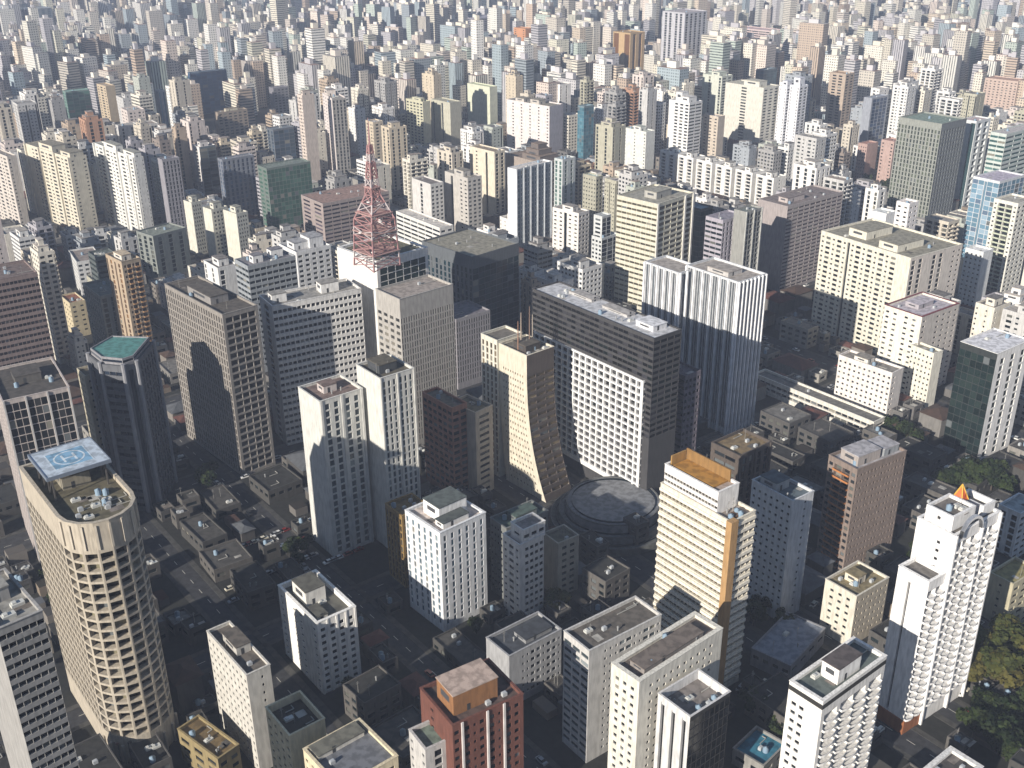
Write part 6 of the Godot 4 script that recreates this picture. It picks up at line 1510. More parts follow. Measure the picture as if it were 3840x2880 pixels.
	filler("tall cream banded tower behind the navy rimmed tower", [382.2, -1102.8, 39.5, 13.0, 16.0, 46.7], 2, "d9d0b8", "968a80", 3)
	filler("very tall grey seamed tower left of the olive gridded tower", [-124.3, -1103.8, 41.0, 21.0, 13.4, 65.9], 7, "9c9b99", "b5aea6", 2)
	filler("very tall beige seamed tower behind the long pink slab", [19.4, -1108.2, 40.1, 12.9, 9.5, 51.5], 7, "c9bba0", "b5aea6", 2)
	filler("very tall cream seamed tower left of the olive gridded tower", [-153.4, -1108.4, 38.1, 14.7, 12.8, 58.7], 7, "d9d0b8", "b5aea6", 1)
	filler("very tall white ribbed tower right of the tan orange tower", [402.0, -1109.4, 37.0, 13.6, 14.3, 57.6], 3, "e0ddd6", "b5aea6", 1)
	filler("very tall cream gridded tower left of the pale blue fluted tower", [-488.1, -1110.8, 39.5, 12.4, 16.5, 51.9], 1, "d9d0b8", "77726e", 2)
	filler("very tall blue-grey patchwork tower behind the left white twin", [297.0, -1111.2, 35.0, 22.0, 16.1, 66.5], 5, "95a0aa", "6d6a68", 2)
	filler("mid-rise white dotted tower right of the tan orange tower", [504.5, -1111.5, 38.1, 14.5, 16.7, 28.1], 0, "e0ddd6", "8f8b86", 1)
	filler("very tall tan gridded tower left of the olive gridded tower", [-185.1, -1112.1, 39.2, 16.1, 14.3, 66.9], 1, "b89a78", "6d6a68", 1)
	filler("low-rise tan gridded tower right of the yellow-fluted tower", [-8.1, -1113.8, 38.3, 21.4, 15.8, 16.7], 1, "b89a78", "77726e", 2)
	filler("very tall pinkish ribbed tower left of the pale green fluted tower", [137.5, -1121.1, 35.5, 17.1, 14.5, 66.8], 3, "d3c0b4", "a39d95", 2)
	filler("very tall beige striped tower left of the brown stepped block", [-342.7, -1121.9, 40.3, 14.1, 16.8, 66.0], 6, "c9bba0", "77726e", 2)
	filler("tall sandy ribbed tower behind the right white twin", [311.8, -1122.5, 40.8, 8.7, 9.1, 40.7], 3, "cbb58e", "8f8b86", 0)
	filler("very tall off-white patchwork tower left of the pale blue fluted tower", [-470.8, -1122.7, 35.1, 12.5, 10.7, 52.1], 5, "d6d6d2", "6d6a68", 3)
	filler("very tall off-white seamed tower right of the tan orange tower", [413.4, -1126.5, 40.1, 14.1, 16.9, 57.7], 7, "d6d6d2", "968a80", 2)
	filler("very tall sandy dotted tower behind the long pink slab", [6.7, -1128.2, 40.0, 16.4, 9.8, 66.5], 0, "cbb58e", "77726e", 3)
	filler("very tall cream seamed tower in front of the pale green fluted tower", [182.4, -1130.1, 36.3, 20.5, 12.8, 58.0], 7, "d9d0b8", "8f8b86", 1)
	filler("mid-rise greenish balconied tower behind the olive gridded tower", [-123.1, -1131.1, 37.8, 18.8, 16.9, 28.2], 4, "aab3a2", "a39d95", 2)
	filler("very tall white striped tower behind the long pink slab", [52.5, -1132.1, 36.6, 12.7, 14.9, 57.3], 6, "e0ddd6", "a39d95", 0)
	filler("low-rise pinkish patchwork tower right of the yellow-fluted tower", [-45.9, -1133.6, 35.5, 17.5, 12.6, 15.3], 5, "d3c0b4", "968a80", 0)
	filler("mid-rise pinkish striped tower in front of the orange-pink edge block", [534.8, -1135.8, 37.6, 15.6, 15.5, 24.7], 6, "d3c0b4", "8f8b86", 2)
	filler("tall off-white balconied tower left of the olive gridded tower", [-148.6, -1135.9, 40.7, 15.8, 15.0, 39.9], 4, "d6d6d2", "a39d95", 1)
	filler("very tall white seamed tower in front of the pale blue fluted tower", [-353.0, -1136.9, 41.2, 10.2, 14.4, 58.0], 7, "e0ddd6", "b5aea6", 1)
	filler("tall cream patchwork tower right of the tan orange tower", [434.1, -1137.4, 41.7, 21.3, 15.5, 46.7], 5, "d9d0b8", "b5aea6", 2)
	filler("very tall sandy dotted tower behind the yellow-fluted tower", [-78.6, -1140.1, 42.0, 19.8, 10.3, 66.9], 0, "cbb58e", "968a80", 3)
	filler("very tall greenish striped tower right of the brown stepped block", [-209.8, -1140.8, 40.9, 18.0, 11.5, 52.0], 6, "aab3a2", "968a80", 1)
	filler("very tall greenish dotted tower in front of the pale blue fluted tower", [-385.6, -1141.4, 40.2, 15.8, 12.2, 66.5], 0, "aab3a2", "a39d95", 1)
	filler("very tall cream striped tower in front of the far tan tower", [-487.7, -1143.1, 39.2, 15.7, 16.6, 52.6], 6, "d9d0b8", "968a80", 1)
	filler("tall pinkish gridded tower behind the teal glass tower", [98.9, -1143.2, 34.4, 10.1, 15.7, 46.5], 1, "d3c0b4", "b5aea6", 1)
	filler("mid-rise pale grey ribbed tower behind the olive gridded tower", [-105.1, -1143.4, 38.4, 17.6, 10.9, 28.3], 3, "bdbcb8", "b5aea6", 1)
	filler("tall beige patchwork tower behind the long pink slab", [68.3, -1148.7, 35.4, 21.8, 10.4, 40.7], 5, "c9bba0", "77726e", 0)
	filler("very tall white balconied tower right of the tan orange tower", [446.4, -1150.4, 39.4, 16.0, 15.2, 66.1], 4, "e0ddd6", "b5aea6", 1)
	# ---- low buildings
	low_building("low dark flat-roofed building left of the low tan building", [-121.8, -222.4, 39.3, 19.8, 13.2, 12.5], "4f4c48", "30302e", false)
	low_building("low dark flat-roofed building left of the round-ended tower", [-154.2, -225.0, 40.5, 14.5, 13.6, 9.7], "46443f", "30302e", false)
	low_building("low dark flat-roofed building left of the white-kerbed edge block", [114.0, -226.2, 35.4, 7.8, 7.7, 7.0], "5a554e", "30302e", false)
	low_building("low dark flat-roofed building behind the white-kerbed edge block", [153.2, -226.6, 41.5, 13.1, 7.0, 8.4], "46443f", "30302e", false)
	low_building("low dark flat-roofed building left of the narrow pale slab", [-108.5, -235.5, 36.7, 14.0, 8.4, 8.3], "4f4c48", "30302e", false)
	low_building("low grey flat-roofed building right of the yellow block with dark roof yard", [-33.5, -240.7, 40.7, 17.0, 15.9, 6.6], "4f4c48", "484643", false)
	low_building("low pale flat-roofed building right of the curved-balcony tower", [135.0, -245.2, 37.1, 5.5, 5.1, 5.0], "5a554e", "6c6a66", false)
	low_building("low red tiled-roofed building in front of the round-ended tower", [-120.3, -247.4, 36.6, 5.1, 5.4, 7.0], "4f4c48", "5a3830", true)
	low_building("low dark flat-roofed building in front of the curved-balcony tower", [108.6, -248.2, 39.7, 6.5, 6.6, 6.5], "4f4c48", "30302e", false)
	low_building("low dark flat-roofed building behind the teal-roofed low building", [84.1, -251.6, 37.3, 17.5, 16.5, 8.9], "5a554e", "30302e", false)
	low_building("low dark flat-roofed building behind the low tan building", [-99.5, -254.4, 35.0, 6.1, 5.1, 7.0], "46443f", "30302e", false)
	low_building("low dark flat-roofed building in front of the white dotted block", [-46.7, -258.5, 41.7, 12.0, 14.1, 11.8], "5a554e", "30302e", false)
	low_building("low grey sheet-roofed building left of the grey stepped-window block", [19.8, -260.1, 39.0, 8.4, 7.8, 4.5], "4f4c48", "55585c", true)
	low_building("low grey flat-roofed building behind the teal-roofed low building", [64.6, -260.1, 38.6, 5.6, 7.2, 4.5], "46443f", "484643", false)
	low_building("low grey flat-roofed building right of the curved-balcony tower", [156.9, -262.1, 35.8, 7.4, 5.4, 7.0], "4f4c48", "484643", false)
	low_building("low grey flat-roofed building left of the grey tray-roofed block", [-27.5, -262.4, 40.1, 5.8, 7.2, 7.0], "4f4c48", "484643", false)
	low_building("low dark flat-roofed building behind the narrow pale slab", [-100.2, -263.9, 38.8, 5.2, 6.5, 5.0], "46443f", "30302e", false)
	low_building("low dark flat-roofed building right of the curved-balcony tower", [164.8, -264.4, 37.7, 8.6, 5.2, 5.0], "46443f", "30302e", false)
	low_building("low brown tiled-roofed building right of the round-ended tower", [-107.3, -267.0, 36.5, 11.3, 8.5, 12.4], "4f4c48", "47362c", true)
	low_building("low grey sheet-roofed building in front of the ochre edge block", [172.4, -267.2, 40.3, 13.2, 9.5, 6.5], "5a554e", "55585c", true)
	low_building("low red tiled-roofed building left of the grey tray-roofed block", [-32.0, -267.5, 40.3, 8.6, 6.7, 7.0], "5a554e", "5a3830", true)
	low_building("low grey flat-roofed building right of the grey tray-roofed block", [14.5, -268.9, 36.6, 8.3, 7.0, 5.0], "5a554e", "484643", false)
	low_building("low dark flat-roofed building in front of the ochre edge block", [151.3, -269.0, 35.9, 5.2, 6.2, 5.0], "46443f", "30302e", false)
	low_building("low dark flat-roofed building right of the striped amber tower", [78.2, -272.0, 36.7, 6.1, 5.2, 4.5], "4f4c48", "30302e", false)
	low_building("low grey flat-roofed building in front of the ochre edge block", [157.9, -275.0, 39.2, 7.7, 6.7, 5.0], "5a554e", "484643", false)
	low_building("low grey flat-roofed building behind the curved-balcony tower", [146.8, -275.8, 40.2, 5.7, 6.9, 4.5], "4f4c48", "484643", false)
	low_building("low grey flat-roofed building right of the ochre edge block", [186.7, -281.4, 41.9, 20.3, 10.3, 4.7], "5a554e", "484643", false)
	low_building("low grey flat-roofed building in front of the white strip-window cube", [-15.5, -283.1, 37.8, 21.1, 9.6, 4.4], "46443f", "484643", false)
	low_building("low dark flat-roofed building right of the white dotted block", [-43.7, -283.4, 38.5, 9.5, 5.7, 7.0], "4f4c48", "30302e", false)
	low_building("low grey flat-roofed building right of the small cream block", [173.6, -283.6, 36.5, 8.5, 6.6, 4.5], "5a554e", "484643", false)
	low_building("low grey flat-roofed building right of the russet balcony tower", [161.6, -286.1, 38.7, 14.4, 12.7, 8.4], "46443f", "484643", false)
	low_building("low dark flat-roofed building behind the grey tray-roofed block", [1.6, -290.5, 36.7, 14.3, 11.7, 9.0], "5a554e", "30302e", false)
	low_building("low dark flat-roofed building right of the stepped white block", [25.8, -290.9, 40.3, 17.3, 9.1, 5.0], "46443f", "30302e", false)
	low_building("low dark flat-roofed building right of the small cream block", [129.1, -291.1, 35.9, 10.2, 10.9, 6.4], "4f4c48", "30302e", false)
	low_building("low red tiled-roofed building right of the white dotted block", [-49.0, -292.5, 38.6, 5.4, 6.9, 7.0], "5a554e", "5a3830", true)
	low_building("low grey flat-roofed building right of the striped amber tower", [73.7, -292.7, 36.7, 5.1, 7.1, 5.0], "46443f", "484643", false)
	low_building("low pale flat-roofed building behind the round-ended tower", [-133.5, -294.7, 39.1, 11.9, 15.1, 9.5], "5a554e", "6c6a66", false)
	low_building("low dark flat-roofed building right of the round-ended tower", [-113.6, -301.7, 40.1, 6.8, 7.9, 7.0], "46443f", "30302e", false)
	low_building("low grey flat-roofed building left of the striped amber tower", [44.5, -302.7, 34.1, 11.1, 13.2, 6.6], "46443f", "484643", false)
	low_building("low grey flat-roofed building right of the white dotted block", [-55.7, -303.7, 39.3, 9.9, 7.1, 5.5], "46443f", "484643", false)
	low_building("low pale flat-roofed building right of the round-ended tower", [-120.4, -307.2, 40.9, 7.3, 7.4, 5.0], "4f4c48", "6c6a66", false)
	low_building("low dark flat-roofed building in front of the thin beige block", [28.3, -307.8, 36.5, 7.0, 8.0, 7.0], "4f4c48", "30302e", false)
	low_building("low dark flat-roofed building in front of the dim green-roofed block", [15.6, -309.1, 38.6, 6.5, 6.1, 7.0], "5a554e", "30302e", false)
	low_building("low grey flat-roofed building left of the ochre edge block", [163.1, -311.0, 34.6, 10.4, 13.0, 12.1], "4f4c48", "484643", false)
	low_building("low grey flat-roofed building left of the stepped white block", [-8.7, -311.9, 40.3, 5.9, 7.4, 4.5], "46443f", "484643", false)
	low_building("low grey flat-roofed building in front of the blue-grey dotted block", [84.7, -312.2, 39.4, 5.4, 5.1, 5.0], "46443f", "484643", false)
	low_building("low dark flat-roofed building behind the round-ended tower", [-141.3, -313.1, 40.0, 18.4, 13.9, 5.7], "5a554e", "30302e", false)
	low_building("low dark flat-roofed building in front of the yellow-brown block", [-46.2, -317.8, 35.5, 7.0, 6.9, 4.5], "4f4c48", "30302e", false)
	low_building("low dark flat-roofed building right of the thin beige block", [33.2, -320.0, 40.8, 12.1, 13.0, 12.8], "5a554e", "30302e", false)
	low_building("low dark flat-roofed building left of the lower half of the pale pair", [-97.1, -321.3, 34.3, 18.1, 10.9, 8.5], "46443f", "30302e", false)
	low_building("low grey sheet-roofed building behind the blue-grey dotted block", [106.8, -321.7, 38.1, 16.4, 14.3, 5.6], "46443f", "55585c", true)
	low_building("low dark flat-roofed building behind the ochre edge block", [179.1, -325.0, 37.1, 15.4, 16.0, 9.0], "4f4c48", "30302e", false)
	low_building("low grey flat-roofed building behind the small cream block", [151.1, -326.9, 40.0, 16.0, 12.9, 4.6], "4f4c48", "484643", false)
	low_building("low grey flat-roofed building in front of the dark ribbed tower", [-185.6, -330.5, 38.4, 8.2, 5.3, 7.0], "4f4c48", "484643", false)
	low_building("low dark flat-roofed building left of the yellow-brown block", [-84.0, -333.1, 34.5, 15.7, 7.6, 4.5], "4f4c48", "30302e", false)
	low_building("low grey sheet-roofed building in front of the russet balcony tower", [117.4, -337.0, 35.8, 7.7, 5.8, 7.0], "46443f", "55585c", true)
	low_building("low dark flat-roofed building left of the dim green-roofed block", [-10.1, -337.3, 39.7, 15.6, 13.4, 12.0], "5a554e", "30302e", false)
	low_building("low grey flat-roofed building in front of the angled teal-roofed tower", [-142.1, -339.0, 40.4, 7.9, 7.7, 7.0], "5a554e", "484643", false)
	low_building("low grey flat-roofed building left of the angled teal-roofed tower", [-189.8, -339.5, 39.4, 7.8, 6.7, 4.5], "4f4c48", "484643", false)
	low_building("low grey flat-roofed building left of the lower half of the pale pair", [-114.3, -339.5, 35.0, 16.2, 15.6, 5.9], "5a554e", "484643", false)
	low_building("low dark flat-roofed building right of the russet balcony tower", [140.5, -341.8, 35.6, 6.5, 7.9, 7.0], "46443f", "30302e", false)
	low_building("low dark flat-roofed building left of the dark ribbed tower", [-201.5, -341.9, 37.5, 8.3, 7.5, 4.5], "5a554e", "30302e", false)
	low_building("low dark flat-roofed building behind the thin beige block", [31.9, -343.9, 34.7, 11.0, 6.2, 11.9], "4f4c48", "30302e", false)
	low_building("low dark flat-roofed building left of the russet balcony tower", [112.3, -347.6, 40.8, 6.6, 6.2, 5.0], "4f4c48", "30302e", false)
	low_building("low grey sheet-roofed building in front of the dark ribbed tower", [-153.8, -352.9, 36.6, 8.3, 7.9, 5.0], "4f4c48", "55585c", true)
	low_building("low grey flat-roofed building left of the taller half of the pale pair", [-98.2, -353.1, 35.6, 5.0, 6.9, 7.0], "46443f", "484643", false)
	low_building("low grey sheet-roofed building left of the pale edge block", [185.6, -355.8, 36.3, 6.8, 5.8, 5.0], "46443f", "55585c", true)
	low_building("low grey flat-roofed building right of the dark ribbed tower", [-122.9, -356.7, 40.0, 21.3, 10.6, 7.2], "46443f", "484643", false)
	low_building("low grey flat-roofed building left of the brown drum tower", [48.7, -357.9, 35.4, 8.2, 6.7, 12.3], "4f4c48", "484643", false)
	low_building("low grey sheet-roofed building left of the russet balcony tower", [123.4, -359.7, 41.9, 17.9, 9.5, 9.3], "4f4c48", "55585c", true)
	low_building("low red tiled-roofed building behind the russet balcony tower", [155.3, -366.1, 39.4, 6.9, 6.0, 7.0], "4f4c48", "5a3830", true)
	low_building("low grey flat-roofed building behind the pale edge block", [198.2, -366.2, 40.3, 11.6, 15.6, 11.7], "46443f", "484643", false)
	low_building("low grey sheet-roofed building left of the lower half of the pale pair", [-110.3, -367.4, 38.8, 8.6, 5.8, 4.5], "4f4c48", "55585c", true)
	low_building("low dark flat-roofed building left of the pale edge block", [168.7, -367.9, 38.2, 13.0, 15.0, 8.4], "5a554e", "30302e", false)
	low_building("low dark flat-roofed building left of the blond wedge block", [-213.9, -370.7, 38.8, 8.0, 5.4, 7.0], "5a554e", "30302e", false)
	low_building("low dark flat-roofed building left of the taller half of the pale pair", [-88.1, -371.1, 38.2, 5.9, 6.3, 5.0], "46443f", "30302e", false)
	low_building("low brown tiled-roofed building in front of the dim purple block", [68.3, -373.9, 34.5, 13.8, 11.6, 6.2], "46443f", "47362c", true)
	low_building("low grey flat-roofed building behind the russet balcony tower", [140.9, -374.8, 38.6, 18.7, 16.6, 9.2], "4f4c48", "484643", false)
	low_building("low dark flat-roofed building right of the round podium", [36.6, -377.2, 38.1, 10.0, 7.6, 9.4], "5a554e", "30302e", false)
	low_building("low pale flat-roofed building in front of the angled teal-roofed tower", [-139.5, -377.6, 35.7, 6.6, 5.9, 7.0], "5a554e", "6c6a66", false)
	low_building("low pale flat-roofed building behind the pale edge block", [213.3, -378.7, 36.9, 17.0, 12.4, 4.4], "46443f", "6c6a66", false)
	low_building("low grey flat-roofed building in front of the slim sandy tower", [-7.9, -383.1, 37.4, 7.0, 6.4, 4.5], "4f4c48", "484643", false)
	low_building("low dark flat-roofed building behind the dark ribbed tower", [-221.7, -383.2, 37.9, 16.9, 16.2, 7.0], "46443f", "30302e", false)
	low_building("low dark flat-roofed building in front of the angled teal-roofed tower", [-147.5, -383.3, 39.4, 8.7, 6.3, 5.0], "4f4c48", "30302e", false)
	low_building("low grey flat-roofed building in front of the brick-topped block", [-20.8, -383.8, 37.9, 11.1, 7.5, 9.1], "46443f", "484643", false)
	low_building("low grey flat-roofed building left of the pale edge block", [180.4, -384.1, 39.8, 19.1, 10.0, 9.0], "5a554e", "484643", false)
	low_building("low grey flat-roofed building right of the angled teal-roofed tower", [-124.9, -385.0, 35.9, 19.9, 11.0, 4.6], "46443f", "484643", false)
	low_building("low grey flat-roofed building in front of the black glass block with white roof", [162.7, -386.4, 40.4, 6.7, 5.6, 5.0], "5a554e", "484643", false)
	low_building("low dark flat-roofed building right of the angled teal-roofed tower", [-140.0, -389.1, 35.2, 7.2, 7.7, 7.0], "5a554e", "30302e", false)
	low_building("low grey flat-roofed building left of the slim sandy tower", [-33.8, -389.6, 39.2, 6.8, 7.2, 7.0], "4f4c48", "484643", false)
	low_building("low pale flat-roofed building behind the russet balcony tower", [126.5, -389.9, 40.1, 15.0, 10.3, 6.9], "46443f", "6c6a66", false)
	low_building("low brown tiled-roofed building right of the black glass block with white roof", [228.2, -390.3, 34.4, 18.2, 13.8, 11.2], "46443f", "47362c", true)
	low_building("low grey flat-roofed building right of the brick-topped block", [-12.8, -390.3, 36.4, 8.8, 5.2, 7.0], "4f4c48", "484643", false)
	low_building("low dark flat-roofed building right of the dim purple block", [82.9, -395.8, 39.0, 5.9, 5.0, 7.0], "4f4c48", "30302e", false)
	low_building("low grey flat-roofed building in front of the dense grid block", [188.2, -396.1, 39.2, 7.0, 5.8, 4.5], "46443f", "484643", false)
	low_building("low grey sheet-roofed building behind the lower half of the pale pair", [-85.8, -396.1, 38.6, 7.5, 6.2, 5.0], "5a554e", "55585c", true)
	low_building("low dark flat-roofed building in front of the brown sunshade slab", [-105.0, -396.3, 39.5, 18.1, 16.5, 7.0], "46443f", "30302e", false)
	low_building("low grey flat-roofed building in front of the cream lower wing", [199.2, -396.4, 40.1, 11.2, 12.6, 6.2], "46443f", "484643", false)
	low_building("low grey flat-roofed building in front of the long low deck", [170.3, -404.4, 38.2, 5.4, 5.9, 5.0], "5a554e", "484643", false)
	low_building("low dark flat-roofed building behind the russet balcony tower", [139.5, -405.0, 35.1, 12.1, 16.2, 8.2], "46443f", "30302e", false)
	low_building("low dark flat-roofed building in front of the black glass block with white roof", [214.4, -405.1, 35.3, 12.1, 15.7, 8.7], "46443f", "30302e", false)
	low_building("low dark flat-roofed building in front of the finned white tower", [114.4, -405.7, 34.9, 16.4, 11.5, 6.2], "46443f", "30302e", false)
	low_building("low dark flat-roofed building behind the pale edge block", [191.9, -408.7, 37.6, 5.4, 5.8, 7.0], "46443f", "30302e", false)
	low_building("low grey sheet-roofed building in front of the deep window block", [-92.6, -411.4, 36.3, 17.0, 13.5, 8.5], "46443f", "55585c", true)
	low_building("low dark flat-roofed building right of the black lattice slab", [86.0, -412.1, 34.2, 20.2, 11.7, 6.1], "46443f", "30302e", false)
	low_building("low dark flat-roofed building in front of the dense grid block", [185.9, -414.2, 38.0, 19.7, 12.5, 9.4], "4f4c48", "30302e", false)
	low_building("low dark flat-roofed building right of the blond wedge block", [-155.7, -414.6, 39.9, 6.8, 6.3, 5.0], "5a554e", "30302e", false)
	low_building("low dark flat-roofed building in front of the long low deck", [171.3, -415.9, 36.2, 6.8, 7.9, 5.0], "4f4c48", "30302e", false)
	low_building("low grey flat-roofed building left of the brick-topped block", [-49.2, -417.8, 34.3, 16.9, 9.3, 8.7], "46443f", "484643", false)
	low_building("low dark flat-roofed building in front of the cream lower wing", [204.8, -418.9, 35.8, 6.9, 7.6, 5.0], "5a554e", "30302e", false)
	low_building("low grey flat-roofed building right of the black glass block with white roof", [231.5, -419.6, 37.8, 10.1, 11.6, 9.3], "8a847a", "484643", false)
	low_building("low dark flat-roofed building behind the brick-topped block", [-37.1, -421.2, 35.4, 7.5, 5.4, 4.5], "4f4c48", "30302e", false)
	low_building("low grey flat-roofed building right of the dim purple block", [97.8, -421.8, 36.6, 17.4, 11.9, 8.5], "46443f", "484643", false)
	low_building("low dark flat-roofed building right of the finned white tower", [126.9, -423.0, 39.3, 19.7, 9.6, 4.4], "4f4c48", "30302e", false)
	low_building("low grey flat-roofed building left of the brown sunshade slab", [-154.2, -426.0, 35.7, 7.7, 7.1, 5.0], "5a554e", "484643", false)
	low_building("low grey sheet-roofed building in front of the black glass block with white roof", [197.2, -426.7, 40.8, 6.6, 7.7, 5.0], "46443f", "55585c", true)
	low_building("low grey flat-roofed building right of the brown sunshade slab", [-103.0, -427.6, 36.4, 6.1, 9.1, 4.3], "5a554e", "484643", false)
	low_building("low grey flat-roofed building behind the brick-topped block", [-42.0, -429.6, 39.0, 7.3, 5.4, 7.0], "4f4c48", "484643", false)
	low_building("low pale flat-roofed building left of the black glass block with white roof", [170.9, -429.6, 38.8, 13.2, 7.7, 12.2], "5a554e", "6c6a66", false)
	low_building("low grey flat-roofed building left of the black glass block with white roof", [159.6, -430.8, 37.2, 7.5, 5.5, 7.0], "46443f", "484643", false)
	low_building("low brown tiled-roofed building behind the blond wedge block", [-236.0, -431.4, 37.6, 12.9, 15.8, 6.8], "7c7266", "47362c", true)
	low_building("low grey flat-roofed building right of the finned white tower", [145.6, -432.2, 34.9, 18.7, 16.8, 9.4], "4f4c48", "484643", false)
	low_building("low grey flat-roofed building right of the blond wedge block", [-158.9, -434.4, 40.3, 11.0, 5.5, 7.2], "46443f", "484643", false)
	low_building("low brown tiled-roofed building left of the black glass block with white roof", [189.7, -441.0, 41.0, 17.6, 9.9, 5.6], "77736c", "47362c", true)
	low_building("low grey flat-roofed building right of the black lattice slab", [127.0, -441.9, 38.4, 8.8, 5.1, 4.5], "46443f", "484643", false)
	low_building("low dark flat-roofed building left of the dense grid block", [113.8, -444.1, 38.1, 7.4, 7.1, 7.0], "4f4c48", "30302e", false)
	low_building("low dark flat-roofed building left of the black glass block with white roof", [161.7, -444.7, 37.5, 11.7, 8.2, 5.3], "46443f", "30302e", false)
	low_building("low pale flat-roofed building in front of the long low deck", [130.5, -447.1, 36.8, 17.8, 15.7, 11.4], "4f4c48", "6c6a66", false)
	low_building("low grey sheet-roofed building left of the brown sunshade slab", [-175.6, -447.5, 38.6, 10.3, 13.0, 8.4], "77736c", "55585c", true)
	low_building("low dark flat-roofed building behind the blond wedge block", [-202.2, -452.2, 36.2, 10.9, 16.6, 6.8], "958f82", "30302e", false)
	low_building("low brown tiled-roofed building in front of the cream lower wing", [204.6, -453.1, 36.8, 11.9, 13.8, 9.3], "77736c", "47362c", true)
	low_building("low red tiled-roofed building behind the brown sunshade slab", [-127.5, -459.5, 37.8, 13.9, 14.0, 5.2], "66635f", "5a3830", true)
	low_building("low grey sheet-roofed building in front of the finned white tower", [89.1, -460.5, 38.2, 5.0, 7.8, 4.5], "4f4c48", "55585c", true)
	low_building("low red tiled-roofed building in front of the long low deck", [147.0, -461.9, 41.0, 11.1, 10.2, 5.8], "958f82", "5a3830", true)
	low_building("low grey flat-roofed building behind the black glass block with white roof", [250.8, -463.2, 36.7, 17.1, 9.4, 12.7], "958f82", "484643", false)
	low_building("low grey flat-roofed building right of the dense grid block", [190.8, -465.7, 40.3, 6.4, 6.2, 7.0], "66635f", "484643", false)
	low_building("low red tiled-roofed building behind the blond wedge block", [-163.0, -467.1, 36.1, 8.2, 7.3, 4.5], "77736c", "5a3830", true)
	low_building("low pale flat-roofed building in front of the red-brown banded slab", [-256.3, -468.0, 39.5, 6.6, 6.9, 7.0], "958f82", "6c6a66", false)
	low_building("low dark flat-roofed building right of the dense grid block", [198.4, -471.8, 38.7, 6.3, 7.9, 7.0], "66635f", "30302e", false)
	low_building("low pale flat-roofed building left of the deep window block", [-115.4, -471.9, 37.2, 16.6, 12.6, 7.2], "7c7266", "6c6a66", false)
	low_building("low grey sheet-roofed building right of the ribbed grey tower", [-12.7, -472.4, 34.8, 18.1, 11.8, 11.4], "958f82", "55585c", true)
	low_building("low grey sheet-roofed building behind the brown sunshade slab", [-169.3, -476.7, 40.7, 10.8, 13.5, 4.9], "7c7266", "55585c", true)
	low_building("low red tiled-roofed building left of the cream lower wing", [196.4, -483.6, 35.3, 5.3, 7.0, 5.0], "8a847a", "5a3830", true)
	low_building("low red tiled-roofed building in front of the red-brown banded slab", [-221.4, -484.2, 40.8, 5.1, 7.4, 7.0], "66635f", "5a3830", true)
	low_building("low dark flat-roofed building behind the deep window block", [-127.3, -488.5, 35.2, 17.9, 13.0, 7.6], "958f82", "30302e", false)
	low_building("low brown tiled-roofed building in front of the red-brown banded slab", [-228.8, -489.8, 41.0, 18.3, 14.8, 6.9], "7c7266", "47362c", true)
	low_building("low brown tiled-roofed building behind the finned white tower", [121.9, -491.6, 36.8, 12.0, 11.9, 7.7], "8a847a", "47362c", true)
	low_building("low grey sheet-roofed building right of the red-kerbed cream block", [227.3, -495.8, 38.6, 5.2, 7.5, 4.5], "66635f", "55585c", true)
	low_building("low grey flat-roofed building behind the long low deck", [147.7, -504.5, 37.8, 6.9, 7.3, 7.0], "958f82", "484643", false)
	low_building("low red tiled-roofed building right of the red-kerbed cream block", [240.6, -506.8, 37.5, 14.0, 11.6, 6.1], "7c7266", "5a3830", true)
	low_building("low red tiled-roofed building behind the long low deck", [141.1, -511.9, 37.7, 6.6, 6.1, 5.0], "66635f", "5a3830", true)
	low_building("low grey flat-roofed building in front of the slim orange tower", [-194.5, -513.8, 37.5, 15.3, 10.2, 4.1], "7c7266", "484643", false)
	low_building("low grey flat-roofed building left of the dense grid block", [163.5, -516.2, 40.4, 6.7, 7.5, 5.0], "958f82", "484643", false)
	low_building("low red tiled-roofed building left of the dense grid block", [155.1, -520.2, 37.8, 19.6, 14.1, 5.6], "77736c", "5a3830", true)
	low_building("low pale flat-roofed building in front of the slim orange tower", [-183.7, -522.7, 35.3, 19.3, 15.9, 5.9], "77736c", "6c6a66", false)
	low_building("low pale flat-roofed building left of the long low deck", [124.5, -523.2, 39.0, 12.4, 16.4, 6.8], "7c7266", "6c6a66", false)
	low_building("low pale flat-roofed building behind the red-kerbed cream block", [241.9, -535.9, 34.5, 16.1, 8.3, 4.5], "8a847a", "6c6a66", false)
	low_building("low grey flat-roofed building left of the red-kerbed cream block", [140.6, -538.2, 39.3, 11.5, 11.5, 6.9], "8a847a", "484643", false)
	low_building("low brown tiled-roofed building right of the slim orange tower", [-191.3, -542.4, 39.5, 8.7, 7.8, 7.0], "7c7266", "47362c", true)
	low_building("low brown tiled-roofed building left of the red-kerbed cream block", [195.7, -543.5, 36.7, 8.7, 7.4, 7.0], "7c7266", "47362c", true)
	low_building("low red tiled-roofed building left of the grey-green ribbed block", [-247.5, -546.7, 38.0, 5.3, 7.4, 5.0], "958f82", "5a3830", true)
	low_building("low dark flat-roofed building in front of the big cream slab", [183.2, -547.3, 35.9, 7.3, 7.6, 4.5], "958f82", "30302e", false)
	low_building("low red tiled-roofed building in front of the big cream slab", [190.9, -553.0, 38.5, 8.6, 6.7, 4.5], "77736c", "5a3830", true)
	low_building("low grey flat-roofed building in front of the dark ladder tower", [144.2, -554.2, 39.2, 6.4, 6.0, 5.0], "7c7266", "484643", false)
	low_building("low dark flat-roofed building right of the slim orange tower", [-202.3, -557.4, 36.1, 6.5, 7.4, 7.0], "958f82", "30302e", false)
	low_building("low pale flat-roofed building left of the big cream slab", [168.7, -562.6, 39.7, 19.1, 9.8, 12.1], "958f82", "6c6a66", false)
